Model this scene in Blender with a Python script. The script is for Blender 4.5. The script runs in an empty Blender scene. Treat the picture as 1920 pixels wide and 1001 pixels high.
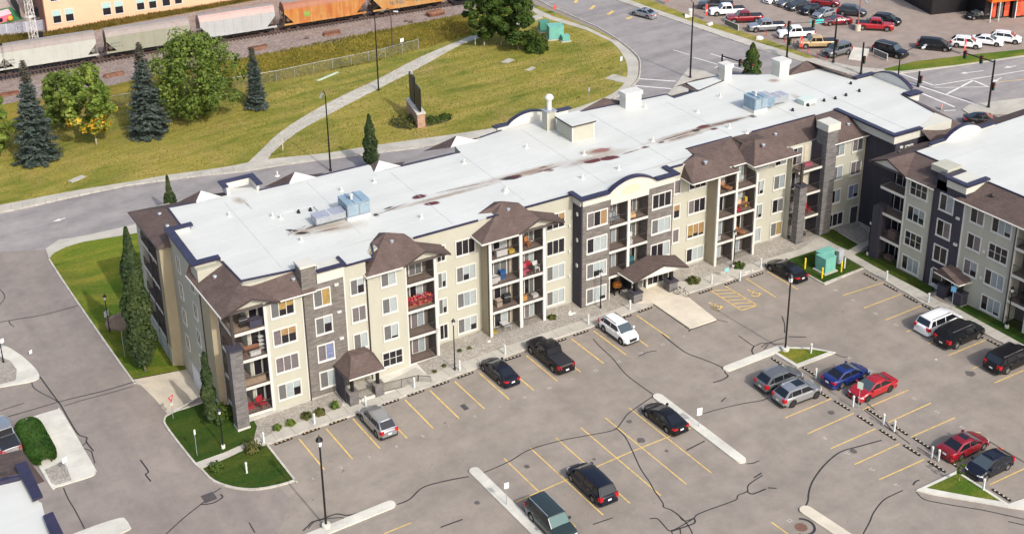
import bpy, bmesh, math, random
from math import radians, sin, cos, pi, sqrt, atan2
from mathutils import Vector, Matrix
from mathutils.geometry import tessellate_polygon
S = bpy.context.scene
COL = S.collection
RND = random.Random(7)

# ------------------------------------------------------------------ camera, world, sun, exposure
F_PX = 2453.56
CAM = Vector((-36.2147, -90.3115, 70.3282))
PPX, PPY = 787.7, 220.8
YAW, PITCH, ROLL = 0.5045, 0.3932, -0.0419
FW = Vector((sin(YAW) * cos(PITCH), cos(YAW) * cos(PITCH), -sin(PITCH)))
_r = Vector((cos(YAW), -sin(YAW), 0)); _u = _r.cross(FW)
RT = _r * cos(ROLL) + _u * sin(ROLL); UP = _u * cos(ROLL) - _r * sin(ROLL)
cam_data = bpy.data.cameras.new('camera'); cam = bpy.data.objects.new('camera', cam_data); COL.objects.link(cam)
cam_data.sensor_width = 36; cam_data.sensor_fit = 'HORIZONTAL'; cam_data.lens = F_PX / 1920 * 36
cam_data.shift_x = (960 - PPX) / 1920; cam_data.shift_y = -(500.5 - PPY) / 1920
cam_data.clip_end = 3000; cam_data.clip_start = 1
M = Matrix((RT, UP, -FW)).transposed().to_4x4(); M.translation = CAM; cam.matrix_world = M
S.camera = cam

SUN_EL = 40
w = bpy.data.worlds.new('World'); S.world = w; w.use_nodes = True
nt = w.node_tree; bg = nt.nodes['Background']; sky = nt.nodes.new('ShaderNodeTexSky'); sky.sky_type = 'NISHITA'
sky.sun_disc = False; sky.sun_elevation = radians(SUN_EL); sky.sun_rotation = radians(180); sky.dust_density = 4.0; sky.ozone_density = 1.0; sky.air_density = 1.0
nt.links.new(sky.outputs[0], bg.inputs[0]); bg.inputs[1].default_value = 0.15
sd = bpy.data.lights.new('sun', 'SUN'); sd.energy = 2.0; sd.angle = radians(0.8); sd.color = (1, 0.955, 0.89)
so = bpy.data.objects.new('sun', sd); COL.objects.link(so); so.rotation_euler = (radians(90 - SUN_EL), 0, radians(2)); so.location = (0, -60, 80)
S.view_settings.view_transform = 'Standard'; S.view_settings.look = 'None'; S.view_settings.gamma = 1
S.view_settings.exposure = 0.58

# ------------------------------------------------------------------ measuring helpers (photo pixel -> ground point)
def zg(x):                       # the site falls gently towards the west
    return -0.035 * min(max(23.0 - x, 0.0), 29.0)
def _ray(px, py):
    return FW + RT * ((px - PPX) / F_PX) - UP * ((py - PPY) / F_PX)
def G(px, py, h=0.0):            # ground point under a photo pixel, h metres above the ground
    d = _ray(px, py); z = h
    for _ in range(12):
        t = (z - CAM.z) / d.z; p = CAM + d * t; z = zg(p.x) + h
    return p
def Gxy(px, py):
    p = G(px, py); return (p.x, p.y)
TH = -0.04796; OX, OY = 0.0, 5.6954       # frame of the long apartment building
def L2W(u, v, z=0.0):
    return Vector((OX + u * cos(TH) - v * sin(TH), OY + u * sin(TH) + v * cos(TH), z))

# ------------------------------------------------------------------ mesh builder
SPLIT = {'corner_trim', 'downspout', 'wall_vent', 'foundation', 'post', 'wheel', 'side_panel_rib', 'leg', 'road_edge', 'stand', 'conduit', 'panel', 'parapet_wall', 'parapet_cap', 'bumper', 'roof_rail', 'fascia'}
class MB:
    def __init__(s): s.v = []; s.f = []
    def poly(s, pts):
        b = len(s.v); s.v += [tuple(p) for p in pts]; s.f.append(tuple(range(b, b + len(pts)))); return s
    def box(s, x0, x1, y0, y1, z0, z1):
        b = len(s.v)
        s.v += [(x0, y0, z0), (x1, y0, z0), (x1, y1, z0), (x0, y1, z0), (x0, y0, z1), (x1, y0, z1), (x1, y1, z1), (x0, y1, z1)]
        s.f += [(b, b + 3, b + 2, b + 1), (b + 4, b + 5, b + 6, b + 7), (b, b + 1, b + 5, b + 4), (b + 1, b + 2, b + 6, b + 5), (b + 2, b + 3, b + 7, b + 6), (b + 3, b, b + 4, b + 7)]
        return s
    def prism(s, pts, z0, z1):           # horizontal outline, z may be functions of (x, y)
        n = len(pts); a = sum(pts[i][0] * pts[(i + 1) % n][1] - pts[(i + 1) % n][0] * pts[i][1] for i in range(n))
        if a < 0: pts = pts[::-1]
        f0 = z0 if callable(z0) else (lambda x, y: z0); f1 = z1 if callable(z1) else (lambda x, y: z1)
        b = len(s.v); s.v += [(x, y, f0(x, y)) for x, y in pts] + [(x, y, f1(x, y)) for x, y in pts]
        s.f += [tuple(b + n + i for i in range(n)), tuple(b + i for i in reversed(range(n)))]
        for i in range(n): j = (i + 1) % n; s.f.append((b + i, b + j, b + n + j, b + n + i))
        return s
    def tube(s, p0, p1, r0, r1=None, n=8, caps=True):
        r1 = r0 if r1 is None else r1; p0 = Vector(p0); p1 = Vector(p1); d = (p1 - p0).normalized()
        a = d.cross(Vector((0, 0, 1)) if abs(d.z) < .9 else Vector((1, 0, 0))).normalized(); c = d.cross(a); b = len(s.v)
        for p, r in ((p0, r0), (p1, r1)):
            for i in range(n): t = 2 * pi * i / n; s.v.append(tuple(p + a * (r * cos(t)) + c * (r * sin(t))))
        for i in range(n): j = (i + 1) % n; s.f.append((b + i, b + n + i, b + n + j, b + j))
        if caps: s.f += [tuple(b + i for i in range(n)), tuple(b + n + i for i in reversed(range(n)))]
        return s
    def path(s, pts, r, n=6):
        for a, b in zip(pts, pts[1:]): s.tube(a, b, r, r, n)
        return s
    def lathe(s, prof, n=12, o=(0, 0, 0)):        # profile [(r, z)]
        b = len(s.v)
        for r, z in prof:
            for i in range(n): t = 2 * pi * i / n; s.v.append((o[0] + r * cos(t), o[1] + r * sin(t), o[2] + z))
        for k in range(len(prof) - 1):
            for i in range(n): j = (i + 1) % n; s.f.append((b + k * n + i, b + k * n + j, b + (k + 1) * n + j, b + (k + 1) * n + i))
        s.f += [tuple(b + i for i in reversed(range(n))), tuple(b + (len(prof) - 1) * n + i for i in range(n))]
        return s
    def mesh(s, name, smooth=False):
        me = bpy.data.meshes.new(name); me.from_pydata(s.v, [], s.f); me.update()
        if smooth: me.polygons.foreach_set('use_smooth', [True] * len(me.polygons))
        return me
    def islands(s):                      # separate pieces of the mesh
        par = list(range(len(s.v)))
        def find(a):
            while par[a] != a: par[a] = par[par[a]]; a = par[a]
            return a
        for f in s.f:
            for k in f[1:]: par[find(k)] = find(f[0])
        grp = {}
        for f in s.f: grp.setdefault(find(f[0]), []).append(f)
        out = []
        for fs in grp.values():
            ids = sorted({k for f in fs for k in f}); mp = {k: i for i, k in enumerate(ids)}; q = MB(); q.v = [s.v[k] for k in ids]; q.f = [tuple(mp[k] for k in f) for f in fs]; out.append(q)
        return out
    def build(s, name, mat, parent=None, smooth=False, loc=None, rz=0.0):
        if name in SPLIT and parent is not None:
            for q in s.islands(): o = link(name, q.mesh(name, smooth), mat, parent, loc, rz)
            return o
        return link(name, s.mesh(name, smooth), mat, parent, loc, rz)
def link(name, me, mat, parent=None, loc=None, rz=0.0):
    o = bpy.data.objects.new(name, me); COL.objects.link(o)
    if mat is not None:
        if len(me.materials) == 0: me.materials.append(mat)
        if me.materials[0] != mat:
            o.material_slots[0].link = 'OBJECT'; o.material_slots[0].material = mat
    if parent is not None: o.parent = parent
    if loc is not None: o.location = loc
    if rz: o.rotation_euler = (0, 0, rz)
    return o
def tag(o, label=None, cat=None, group=None, kind=None):
    if label: o['label'] = label
    if cat: o['category'] = cat
    if group: o['group'] = group
    if kind: o['kind'] = kind
    return o
def thing(name, label, cat, loc=(0, 0, 0), rz=0.0, group=None):
    o = bpy.data.objects.new(name, None); COL.objects.link(o); o.location = loc; o.rotation_euler = (0, 0, rz); o.empty_display_size = .3
    return tag(o, label, cat, group)
def copy_tree(o, parent=None):
    c = o.copy(); COL.objects.link(c); c.parent = parent
    for ch in list(o.children): copy_tree(ch, c)
    return c
def bevel(o, wdt=.03, seg=2):
    m = o.modifiers.new('bevel', 'BEVEL'); m.width = wdt; m.segments = seg; m.limit_method = 'ANGLE'; return o

# ------------------------------------------------------------------ materials
MT = {}
def mat(name, col, rough=.8, var=0.0, scale=3.0, bump=0.0, bscale=40.0, metal=0.0, spec=.4, col2=None, emit=None):
    if name in MT: return MT[name]
    m = bpy.data.materials.new(name); m.use_nodes = True; t = m.node_tree; b = t.nodes['Principled BSDF']
    b.inputs['Base Color'].default_value = (*col, 1); b.inputs['Roughness'].default_value = rough; b.inputs['Metallic'].default_value = metal
    b.inputs['Specular IOR Level'].default_value = spec
    geo = t.nodes.new('ShaderNodeNewGeometry')
    if var or col2:
        n = t.nodes.new('ShaderNodeTexNoise'); n.inputs['Scale'].default_value = scale; n.inputs['Detail'].default_value = 6; n.inputs['Roughness'].default_value = .62
        t.links.new(geo.outputs['Position'], n.inputs['Vector'])
        r = t.nodes.new('ShaderNodeValToRGB'); c2 = col2 or tuple(min(1, c * (1 + var)) for c in col); c1 = col if col2 else tuple(c * (1 - var) for c in col)
        r.color_ramp.elements[0].color = (*c1, 1); r.color_ramp.elements[1].color = (*c2, 1); r.color_ramp.elements[0].position = .33; r.color_ramp.elements[1].position = .67
        t.links.new(n.outputs['Fac'], r.inputs[0]); t.links.new(r.outputs[0], b.inputs['Base Color'])
    if bump:
        n2 = t.nodes.new('ShaderNodeTexNoise'); n2.inputs['Scale'].default_value = bscale; n2.inputs['Detail'].default_value = 4
        t.links.new(geo.outputs['Position'], n2.inputs['Vector'])
        bp = t.nodes.new('ShaderNodeBump'); bp.inputs['Strength'].default_value = bump; bp.inputs['Distance'].default_value = .05
        t.links.new(n2.outputs['Fac'], bp.inputs['Height']); t.links.new(bp.outputs[0], b.inputs['Normal'])
    if emit: b.inputs['Emission Color'].default_value = (*col, 1); b.inputs['Emission Strength'].default_value = emit
    MT[name] = m; return m
class N:                                   # tiny node-graph helper
    def __init__(s, m): s.t = m.node_tree; s.b = s.t.nodes['Principled BSDF']
    def n(s, typ, **kw):
        x = s.t.nodes.new('ShaderNode' + typ)
        for k, v in kw.items():
            if hasattr(x, k): setattr(x, k, v)
            else: x.inputs[k.replace('_', ' ')].default_value = v
        return x
    def l(s, a, b): s.t.links.new(a, b)
    def pos(s, sc=(1, 1, 1), rot=0.0):
        g = s.n('NewGeometry'); m = s.n('Mapping'); m.inputs['Scale'].default_value = sc; m.inputs['Rotation'].default_value = (0, 0, rot); s.l(g.outputs['Position'], m.inputs['Vector']); return m.outputs[0]
    def noise(s, vec, scale, detail=5, rough=.6, dist=0.0):
        x = s.n('TexNoise'); x.inputs['Scale'].default_value = scale; x.inputs['Detail'].default_value = detail; x.inputs['Roughness'].default_value = rough; x.inputs['Distortion'].default_value = dist
        s.l(vec, x.inputs['Vector']); return x.outputs['Fac']
    def ramp(s, fac, stops):
        r = s.n('ValToRGB'); e = r.color_ramp.elements
        while len(e) < len(stops): e.new(.5)
        for el, (p, c) in zip(e, stops): el.position = p; el.color = (*c, 1) if len(c) == 3 else c
        s.l(fac, r.inputs[0]); return r.outputs[0]
    def mix(s, fac, a, b, mode='MIX'):
        x = s.n('Mix'); x.data_type = 'RGBA'; x.blend_type = mode; x.clamp_factor = True
        for sock, val in ((x.inputs[0], fac), (x.inputs[6], a), (x.inputs[7], b)):
            if isinstance(val, (int, float)): sock.default_value = val
            elif isinstance(val, tuple): sock.default_value = (*val, 1)
            else: s.l(val, sock)
        return x.outputs[2]
    def math(s, op, a, b=None):
        x = s.n('Math'); x.operation = op
        for i, val in enumerate((a, b)):
            if val is None: continue
            if isinstance(val, (int, float)): x.inputs[i].default_value = val
            else: s.l(val, x.inputs[i])
        return x.outputs[0]
    def bump(s, h, st=.3, d=.05):
        x = s.n('Bump'); x.inputs['Strength'].default_value = st; x.inputs['Distance'].default_value = d; s.l(h, x.inputs['Height']); s.l(x.outputs[0], s.b.inputs['Normal'])
    def col(s, c): s.l(c, s.b.inputs['Base Color'])
def newmat(name, rough=.85, spec=.3):
    m = bpy.data.materials.new(name); m.use_nodes = True; MT[name] = m; g = N(m); g.b.inputs['Roughness'].default_value = rough; g.b.inputs['Specular IOR Level'].default_value = spec
    return m, g
BW = ((0, (0, 0, 0)), (1, (1, 1, 1)))
def ground_mat(name, a, b, c, rot=0.0, stretch=(.05, .35, 1), fine=.12, speck=0.0):
    # a broad patches, b streaks of traffic, c fine aggregate
    m, g = newmat(name, .9, .25); p = g.pos(); q = g.pos(stretch, rot)
    base = g.ramp(g.noise(p, .07, 6, .65), ((.3, a), (.7, b)))
    base = g.mix(g.ramp(g.noise(q, 1.0, 4, .6), ((.42, (0, 0, 0)), (.75, (.7, .7, .7)))), base, c)
    blot = g.ramp(g.noise(p, .45, 5, .7), ((.35, (.86, .86, .86)), (.65, (1.08, 1.07, 1.06))))
    base = g.mix(1.0, base, blot, 'MULTIPLY')
    fn = g.ramp(g.noise(p, 9, 4, .7), ((.2, (1 - fine,) * 3), (.8, (1 + fine,) * 3)))
    base = g.mix(1.0, base, fn, 'MULTIPLY')
    if speck:
        sp = g.ramp(g.noise(p, 1.6, 2, .5), ((.73, (0, 0, 0)), (.80, (speck,) * 3))); base = g.mix(sp, base, tuple(x * .45 for x in a))
    g.col(base); g.bump(g.noise(p, 25, 3, .6), .25, .02); return m
ASPH = ground_mat('lot_asphalt', (.242, .210, .178), (.295, .262, .226), (.212, .195, .168), rot=.05, stretch=(.07, .4, 1), speck=.8)
ROAD = ground_mat('road_asphalt', (.26, .245, .24), (.31, .29, .28), (.18, .168, .172), rot=.16, stretch=(.02, .42, 1))
STREET = ground_mat('street_asphalt', (.225, .197, .175), (.275, .24, .215), (.195, .172, .16), rot=-.45, stretch=(.35, .03, 1))
DLOT = ground_mat('dealer_asphalt', (.27, .22, .185), (.31, .26, .225), (.25, .205, .18), speck=.5)
CONC = ground_mat('concrete', (.40, .38, .33), (.49, .47, .41), (.36, .345, .30), fine=.12, speck=.3)
CONC_L = ground_mat('pale_concrete', (.55, .54, .48), (.62, .61, .54), (.43, .42, .375), fine=.1, speck=.3)
CONC_W = ground_mat('warm_concrete', (.56, .50, .40), (.60, .55, .45), (.52, .47, .38), fine=.06)
DIRT = ground_mat('ballast_dirt', (.235, .185, .165), (.30, .25, .225), (.19, .15, .14), rot=.17, stretch=(.03, .4, 1), fine=.3)
def grass_mat(name, dark, mid, dry, brown, rot=0.0, dryness=.5, stripe=0.0):
    m, g = newmat(name, .95, .1); p = g.pos(); q = g.pos((.1, .55, 1), rot)
    base = g.mix(g.ramp(g.noise(p, .06, 7, .72), ((.38, (0, 0, 0)), (.60, (1, 1, 1)))), mid, dark)
    base = g.mix(g.ramp(g.noise(q, .8, 5, .65, .5), ((.5 - .18 * dryness, (0, 0, 0)), (.82 - .16 * dryness, (.95, .95, .95)))), base, dry)
    base = g.mix(g.ramp(g.noise(p, .13, 7, .74), ((.50, (0, 0, 0)), (.72, (.85 * dryness + .1,) * 3))), base, brown)
    fn = g.ramp(g.noise(p, 3.2, 6, .75), ((.25, (.66, .66, .6)), (.75, (1.28, 1.26, 1.2))))
    base = g.mix(1.0, base, fn, 'MULTIPLY'); g.col(base); g.bump(g.noise(p, 7, 5, .7), .8, .12); return m
LAWN = grass_mat('dry_lawn', (.115, .155, .025), (.235, .22, .045), (.36, .295, .085), (.37, .26, .12), rot=.25, dryness=.62)
LAWN_G = grass_mat('green_lawn', (.06, .115, .014), (.11, .165, .018), (.23, .215, .035), (.24, .18, .055), dryness=.35)
LAWN_D = grass_mat('lush_lawn', (.022, .055, .010), (.038, .075, .012), (.07, .095, .016), (.12, .10, .025), dryness=.3)
MEADOW = grass_mat('rough_meadow', (.12, .12, .018), (.20, .18, .028), (.31, .24, .045), (.28, .17, .06), rot=.2, dryness=.8)
BERM = grass_mat('embankment_grass', (.10, .085, .018), (.17, .125, .028), (.24, .16, .045), (.20, .12, .05), rot=.2, dryness=.8)
def gravel_mat(name, c1, c2, sc=3.2, ed=.5):
    m, g = newmat(name, .95, .2); p = g.pos(); v = g.n('TexVoronoi'); v.inputs['Scale'].default_value = sc; g.l(p, v.inputs['Vector'])
    sep = g.n('SeparateColor'); g.l(v.outputs['Color'], sep.inputs[0])
    base = g.ramp(sep.outputs[0], ((0, c1), (1, c2)))
    edge = g.ramp(v.outputs['Distance'], ((.25, (1, 1, 1)), (.75, (ed, ed, ed)))); base = g.mix(1.0, base, edge, 'MULTIPLY')
    base = g.mix(1.0, base, g.ramp(g.noise(p, .5, 5, .7), ((.3, (.8, .79, .77)), (.7, (1.15, 1.15, 1.13)))), 'MULTIPLY')
    g.col(base); g.bump(g.math('MULTIPLY', v.outputs['Distance'], -1.0), .5, .05); return m
GRAVEL = gravel_mat('river_gravel', (.30, .275, .24), (.44, .415, .37), 8.0, .72)
BALLAST = gravel_mat('rail_ballast', (.24, .185, .165), (.34, .285, .26), 3.2, .75)
def siding_mat(name, c, amp=.06):
    m, g = newmat(name, .75, .25); geo = g.n('NewGeometry'); sep = g.n('SeparateXYZ'); g.l(geo.outputs['Position'], sep.inputs[0])
    saw = g.math('FRACT', g.math('MULTIPLY', sep.outputs['Z'], 1 / .19))
    line = g.ramp(saw, ((0, (.80, .80, .80)), (.10, (1, 1, 1))))
    vr = g.ramp(g.noise(g.pos((1, 1, .4)), .6, 5, .65), ((.3, tuple(x * (1 - amp) for x in c)), (.7, tuple(x * (1 + amp) for x in c))))
    g.col(g.mix(1.0, vr, line, 'MULTIPLY')); g.bump(saw, .35, .02); return m
CREAM = siding_mat('cream_siding', (.41, .405, .335)); TAN_SHADE = siding_mat('tan_and_shaded_siding', (.36, .315, .22)); CHAR = siding_mat('charcoal_siding', (.050, .047, .062), .15)  # the tan also stands for cream siding, with shade put into the colour
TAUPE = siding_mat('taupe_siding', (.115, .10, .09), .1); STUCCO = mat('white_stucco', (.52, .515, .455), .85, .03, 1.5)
TRIM = mat('white_trim', (.56, .555, .52), .6, .03, 2.0); NAVY = mat('navy_flashing', (.030, .027, .055), .35, .2, 1.5); BLACKM = mat('black_metal', (.012, .011, .013), .45)
def stone_mat(name, c1, c2, mort, sx=.55, sy=.13):
    m, g = newmat(name, .9, .2); geo = g.n('NewGeometry'); sep = g.n('SeparateXYZ'); g.l(geo.outputs['Position'], sep.inputs[0]); cb = g.n('CombineXYZ')
    g.l(g.math('ADD', sep.outputs['X'], sep.outputs['Y']), cb.inputs[0]); g.l(sep.outputs['Z'], cb.inputs[1])
    b = g.n('TexBrick'); g.l(cb.outputs[0], b.inputs['Vector']); b.inputs['Scale'].default_value = 1; b.inputs['Brick Width'].default_value = sx; b.inputs['Row Height'].default_value = sy; b.inputs['Mortar Size'].default_value = .008
    b.inputs['Color1'].default_value = (*c1, 1); b.inputs['Color2'].default_value = (*c2, 1); b.inputs['Mortar'].default_value = (*mort, 1); b.inputs['Bias'].default_value = 0
    c = g.mix(1.0, b.outputs['Color'], g.ramp(g.noise(g.pos((.7, .7, 2.4)), 1.6, 6, .75), ((.28, (.68, .67, .66)), (.72, (1.32, 1.28, 1.24)))), 'MULTIPLY')
    g.col(c); g.bump(b.outputs['Fac'], -.4, .02); return m
STONE = stone_mat('ledge_stone', (.135, .126, .117), (.195, .183, .17), (.08, .075, .072)); STONE_D = stone_mat('dark_ledge_stone', (.125, .123, .125), (.185, .18, .18), (.075, .073, .075))
BRICK = stone_mat('red_brick', (.36, .20, .13), (.44, .27, .18), (.45, .38, .32), .22, .075)
def shingle_mat(name, c):
    m, g = newmat(name, .95, .15); geo = g.n('NewGeometry'); sep = g.n('SeparateXYZ'); g.l(geo.outputs['Position'], sep.inputs[0]); cb = g.n('CombineXYZ')
    g.l(g.math('ADD', sep.outputs['X'], g.math('MULTIPLY', sep.outputs['Y'], .9)), cb.inputs[0]); g.l(sep.outputs['Z'], cb.inputs[1])
    b = g.n('TexBrick'); g.l(cb.outputs[0], b.inputs['Vector']); b.inputs['Scale'].default_value = 1; b.inputs['Brick Width'].default_value = .32; b.inputs['Row Height'].default_value = .065; b.inputs['Mortar Size'].default_value = .007
    b.inputs['Color1'].default_value = (*(x * .88 for x in c), 1); b.inputs['Color2'].default_value = (*(x * 1.1 for x in c), 1); b.inputs['Mortar'].default_value = (*(x * .8 for x in c), 1)
    cc = g.mix(1.0, b.outputs['Color'], g.ramp(g.noise(g.pos(), .7, 6, .7), ((.3, (.8, .8, .8)), (.7, (1.2, 1.2, 1.2)))), 'MULTIPLY')
    cc = g.mix(1.0, cc, g.ramp(g.noise(g.pos(), 12, 3, .7), ((.3, (.78, .78, .78)), (.7, (1.22, 1.22, 1.22)))), 'MULTIPLY')
    g.col(cc); g.bump(b.outputs['Fac'], -.5, .03); return m
SHING = shingle_mat('brown_shingles', (.112, .083, .074))
GLASS_D = mat('dark_window_glass', (.016, .015, .019), .1, spec=.5); GLASS_S = mat('screened_window_glass', (.115, .118, .118), .3, .15, 6.0); GLASS_B = mat('window_glass_white_blinds', (.235, .275, .29), .15, .18, 6.0, spec=.6)
GLASS_W = mat('window_glass_pale_blinds', (.31, .355, .36), .15, .12, 6.0, spec=.6); GLASS_Y = mat('window_glass_yellow_curtain', (.29, .20, .07), .2, .2, 4.0, spec=.6); GLASS_O = mat('window_glass_orange_curtain', (.28, .175, .085), .2, .2, 4.0, spec=.6)
GLASS_P = mat('window_glass_grey_curtain', (.135, .12, .125), .2, .35, 9.0, spec=.6); GLASS_BL = mat('window_glass_blue_curtain', (.16, .19, .30), .2, .3, 7.0, spec=.6)
RAIL = mat('railing_metal', (.05, .042, .038), .5); DECK = mat('balcony_deck', (.165, .125, .105), .85, .12, 2.0); FASCIA = mat('fascia_white', (.56, .55, .50), .7, .04)
GALV = mat('galvanised_metal', (.36, .39, .42), .45, .12, 2.0, metal=.4); LAMPB = mat('lamp_black', (.010, .009, .011), .4, .2, 3); LAMPG = mat('lamp_glass', (.75, .75, .72), .2)
YELLOW = mat('yellow_line_paint', (.62, .43, .13), .85, .22, 2.2); NUM_P = mat('worn_number_paint', (.40, .375, .345), .85, .2, 4.0); WHITE_P = mat('white_line_paint', (.66, .65, .62), .85, .15, 2.0); TAR = mat('crack_sealant', (.032, .029, .030), .6, .3, 3.0)
GREENBOX = mat('utility_green', (.15, .40, .33), .55, .08, 1.5); GREENBOX_D = mat('utility_green_dark', (.07, .24, .18), .55, .08, 1.5)
RUBBER = mat('stop_rubber', (.020, .017, .017), .8); STOPY = mat('stop_yellow', (.62, .43, .17), .7, .2, 5); STOPW = mat('stop_pale', (.58, .52, .38), .7, .2, 5)
KERB = mat('kerb_concrete', (.44, .42, .37), .9, .22, 1.1, bump=.2)
# ------------------------------------------------------------------ ground sheets
XB = (23.0, -6.0)                      # creases of the ground slope
def sheet_mesh(name, outer, dz, holes=(), skirt=0.0):
    loops = [list(outer)] + [list(h) for h in holes]; pts = [p for l in loops for p in l]
    tris = tessellate_polygon([[Vector((x, y, 0)) for x, y in l] for l in loops])
    bm = bmesh.new(); vs = [bm.verts.new((x, y, 0)) for x, y in pts]
    for t in tris:
        try: bm.faces.new([vs[i] for i in t])
        except ValueError: pass
    for xb in XB:
        bmesh.ops.bisect_plane(bm, geom=bm.verts[:] + bm.edges[:] + bm.faces[:], plane_co=(xb, 0, 0), plane_no=(1, 0, 0), dist=1e-4)
    bm.normal_update()
    for f in bm.faces:
        if f.normal.z < 0: f.normal_flip()
    for v in bm.verts: v.co.z = zg(v.co.x) + dz
    if skirt:
        edges = [e for e in bm.edges if len(e.link_faces) == 1]
        low = {}
        for e in edges:
            for v in e.verts:
                if v not in low: low[v] = bm.verts.new((v.co.x, v.co.y, v.co.z - skirt))
        for e in edges:
            a, b = e.verts
            try: bm.faces.new((a, b, low[b], low[a]))
            except ValueError: pass
        bmesh.ops.recalc_face_normals(bm, faces=bm.faces[:])
    me = bpy.data.meshes.new(name); bm.to_mesh(me); bm.free(); return me
def sheet(name, outer, m, dz, parent=None, holes=(), skirt=0.0, px=True, kind='structure'):
    if px: outer = [Gxy(*p) for p in outer]; holes = [[Gxy(*p) for p in h] for h in holes]
    o = link(name, sheet_mesh(name, outer, dz, holes, skirt), m, parent)
    if parent is None and kind: o['kind'] = kind
    return o
def ribbon_pts(pts, hw, closed=False):
    n = len(pts); L = []; R_ = []
    for i in range(n):
        a = pts[(i - 1) % n] if (i > 0 or closed) else pts[i]; b = pts[(i + 1) % n] if (i < n - 1 or closed) else pts[i]
        d = Vector((b[0] - a[0], b[1] - a[1])); d = d.normalized() if d.length > 1e-9 else Vector((1, 0)); nx, ny = -d.y, d.x
        k = 1.0
        if (0 < i < n - 1) or closed:
            e = Vector((pts[i][0] - a[0], pts[i][1] - a[1])).normalized(); k = 1 / max(.5, abs(e.dot(d)))
        L.append((pts[i][0] + nx * hw * k, pts[i][1] + ny * hw * k)); R_.append((pts[i][0] - nx * hw * k, pts[i][1] - ny * hw * k))
    return L, R_
def split_x(pts):                       # insert points where a line crosses a crease
    out = [pts[0]]
    for a, b in zip(pts, pts[1:]):
        ts = sorted(t for t in ((xb - a[0]) / (b[0] - a[0]) if abs(b[0] - a[0]) > 1e-6 else -1 for xb in XB) if 0.001 < t < .999)
        for t in ts: out.append((a[0] + (b[0] - a[0]) * t, a[1] + (b[1] - a[1]) * t))
        out.append(b)
    return out
def strip(name, pts, width, m, dz, parent=None, h=0.0, closed=False):
    if not closed: pts = split_x(pts)
    L, R_ = ribbon_pts(pts, width / 2, closed); mb = MB(); n = len(pts); rng = range(n if closed else n - 1)
    zt = lambda p: zg(p[0]) + dz
    for i in rng:
        j = (i + 1) % n
        mb.poly([(*R_[i], zt(R_[i])), (*R_[j], zt(R_[j])), (*L[j], zt(L[j])), (*L[i], zt(L[i]))])
        if h:
            for A, B in ((R_[j], R_[i]), (L[i], L[j])):
                mb.poly([(*A, zt(A)), (*B, zt(B)), (*B, zt(B) - h), (*A, zt(A) - h)][::-1])
    if h and not closed:
        for A, B in ((L[0], R_[0]), (R_[-1], L[-1])): mb.poly([(*A, zt(A)), (*B, zt(B)), (*B, zt(B) - h), (*A, zt(A) - h)])
    return mb.build(name, m, parent)
def smooth_line(pts, k=4):
    out = []; n = len(pts)
    for i in range(n - 1):
        p0, p1, p2, p3 = pts[max(i - 1, 0)], pts[i], pts[i + 1], pts[min(i + 2, n - 1)]
        for q in range(k):
            t = q / k
            out.append(tuple(.5 * (2 * p1[c] + (p2[c] - p0[c]) * t + (2 * p0[c] - 5 * p1[c] + 4 * p2[c] - p3[c]) * t * t + (3 * p1[c] - p0[c] - 3 * p2[c] + p3[c]) * t ** 3) for c in (0, 1)))
    out.append(pts[-1]); return out
PX = lambda pts: [Gxy(*p) for p in pts]
def proj_flat(x, y):                    # flat survey coordinate -> photo pixel -> point on the sloping site
    d = Vector((x, y, 0)) - CAM; z = d.dot(FW); return (PPX + F_PX * d.dot(RT) / z, PPY - F_PX * d.dot(UP) / z)
def FL(x, y): return Gxy(*proj_flat(x, y))

PIT = [Gxy(*q) for q in [(316, 778), (290, 747), (262, 720), (247, 712), (190, 632), (130, 545), (92, 487), (102, 475), (125, 464), (155, 455), (270, 436), (330, 424)]] + [tuple(L2W(u, v).xy) for u, v in [(0, 24), (0, 5), (-3.8, 6.8)]]
ground = sheet('parking_lot', [(-700, -500), (900, -500), (900, 1200), (-700, 1200)], ASPH, 0.0, px=False, holes=[PIT])
# north road + crossing
road = sheet('road', smooth_line([(-80, 412), (0, 400), (120, 373.7), (240, 348.7), (360, 332.5), (456, 322.7), (612, 299), (795, 277), (930, 253), (1060, 222), (1150, 186), (1192, 155), (1199, 125), (1192, 105), (1160, 77.5), (1120, 52), (1035, 15), (990, -8), (900, -55)], 3)
     + [(1000, -80), (1130, -9), (1210, 18), (1305, 51), (1435, 96), (1520, 119), (1590, 138), (1660, 143), (1720, 135), (1920, 107), (2000, 97), (2000, 175), (1920, 185), (1818, 197), (1805, 207), (1810, 225), (1800, 262), (1400, 250), (1000, 290), (800, 326), (600, 360), (400, 396), (250, 423), (160, 443), (110, 451), (86, 468), (-80, 476)], ROAD, .004)
street = sheet('street', [(-80, 475), (60, 470), (86, 469), (93, 488), (248, 713), (262, 721), (290, 748), (315, 779), (309, 788), (311, 797), (366, 869), (401, 901), (439, 914), (480, 917), (520, 910), (545, 935), (520, 1005), (480, 1060), (-80, 1080)], STREET, .004)
dealer_lot = sheet('dealership_lot', [(1190, -30), (1235, 6), (1330, 45), (1440, 76), (1530, 110), (1600, 130), (1655, 131), (1715, 116), (1815, 104), (1920, 93), (2020, 84), (2100, -150), (1190, -150)], DLOT, .004)
ballast = sheet('rail_ballast', [(-60, 208), (0, 197), (110, 178), (212, 160), (250, 150), (480, 105), (620, 80), (700, 60), (880, 25), (1000, 2), (1100, -40), (480, 2), (330, 30), (150, 65), (0, 95), (-80, 110)], BALLAST, .02)
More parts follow.
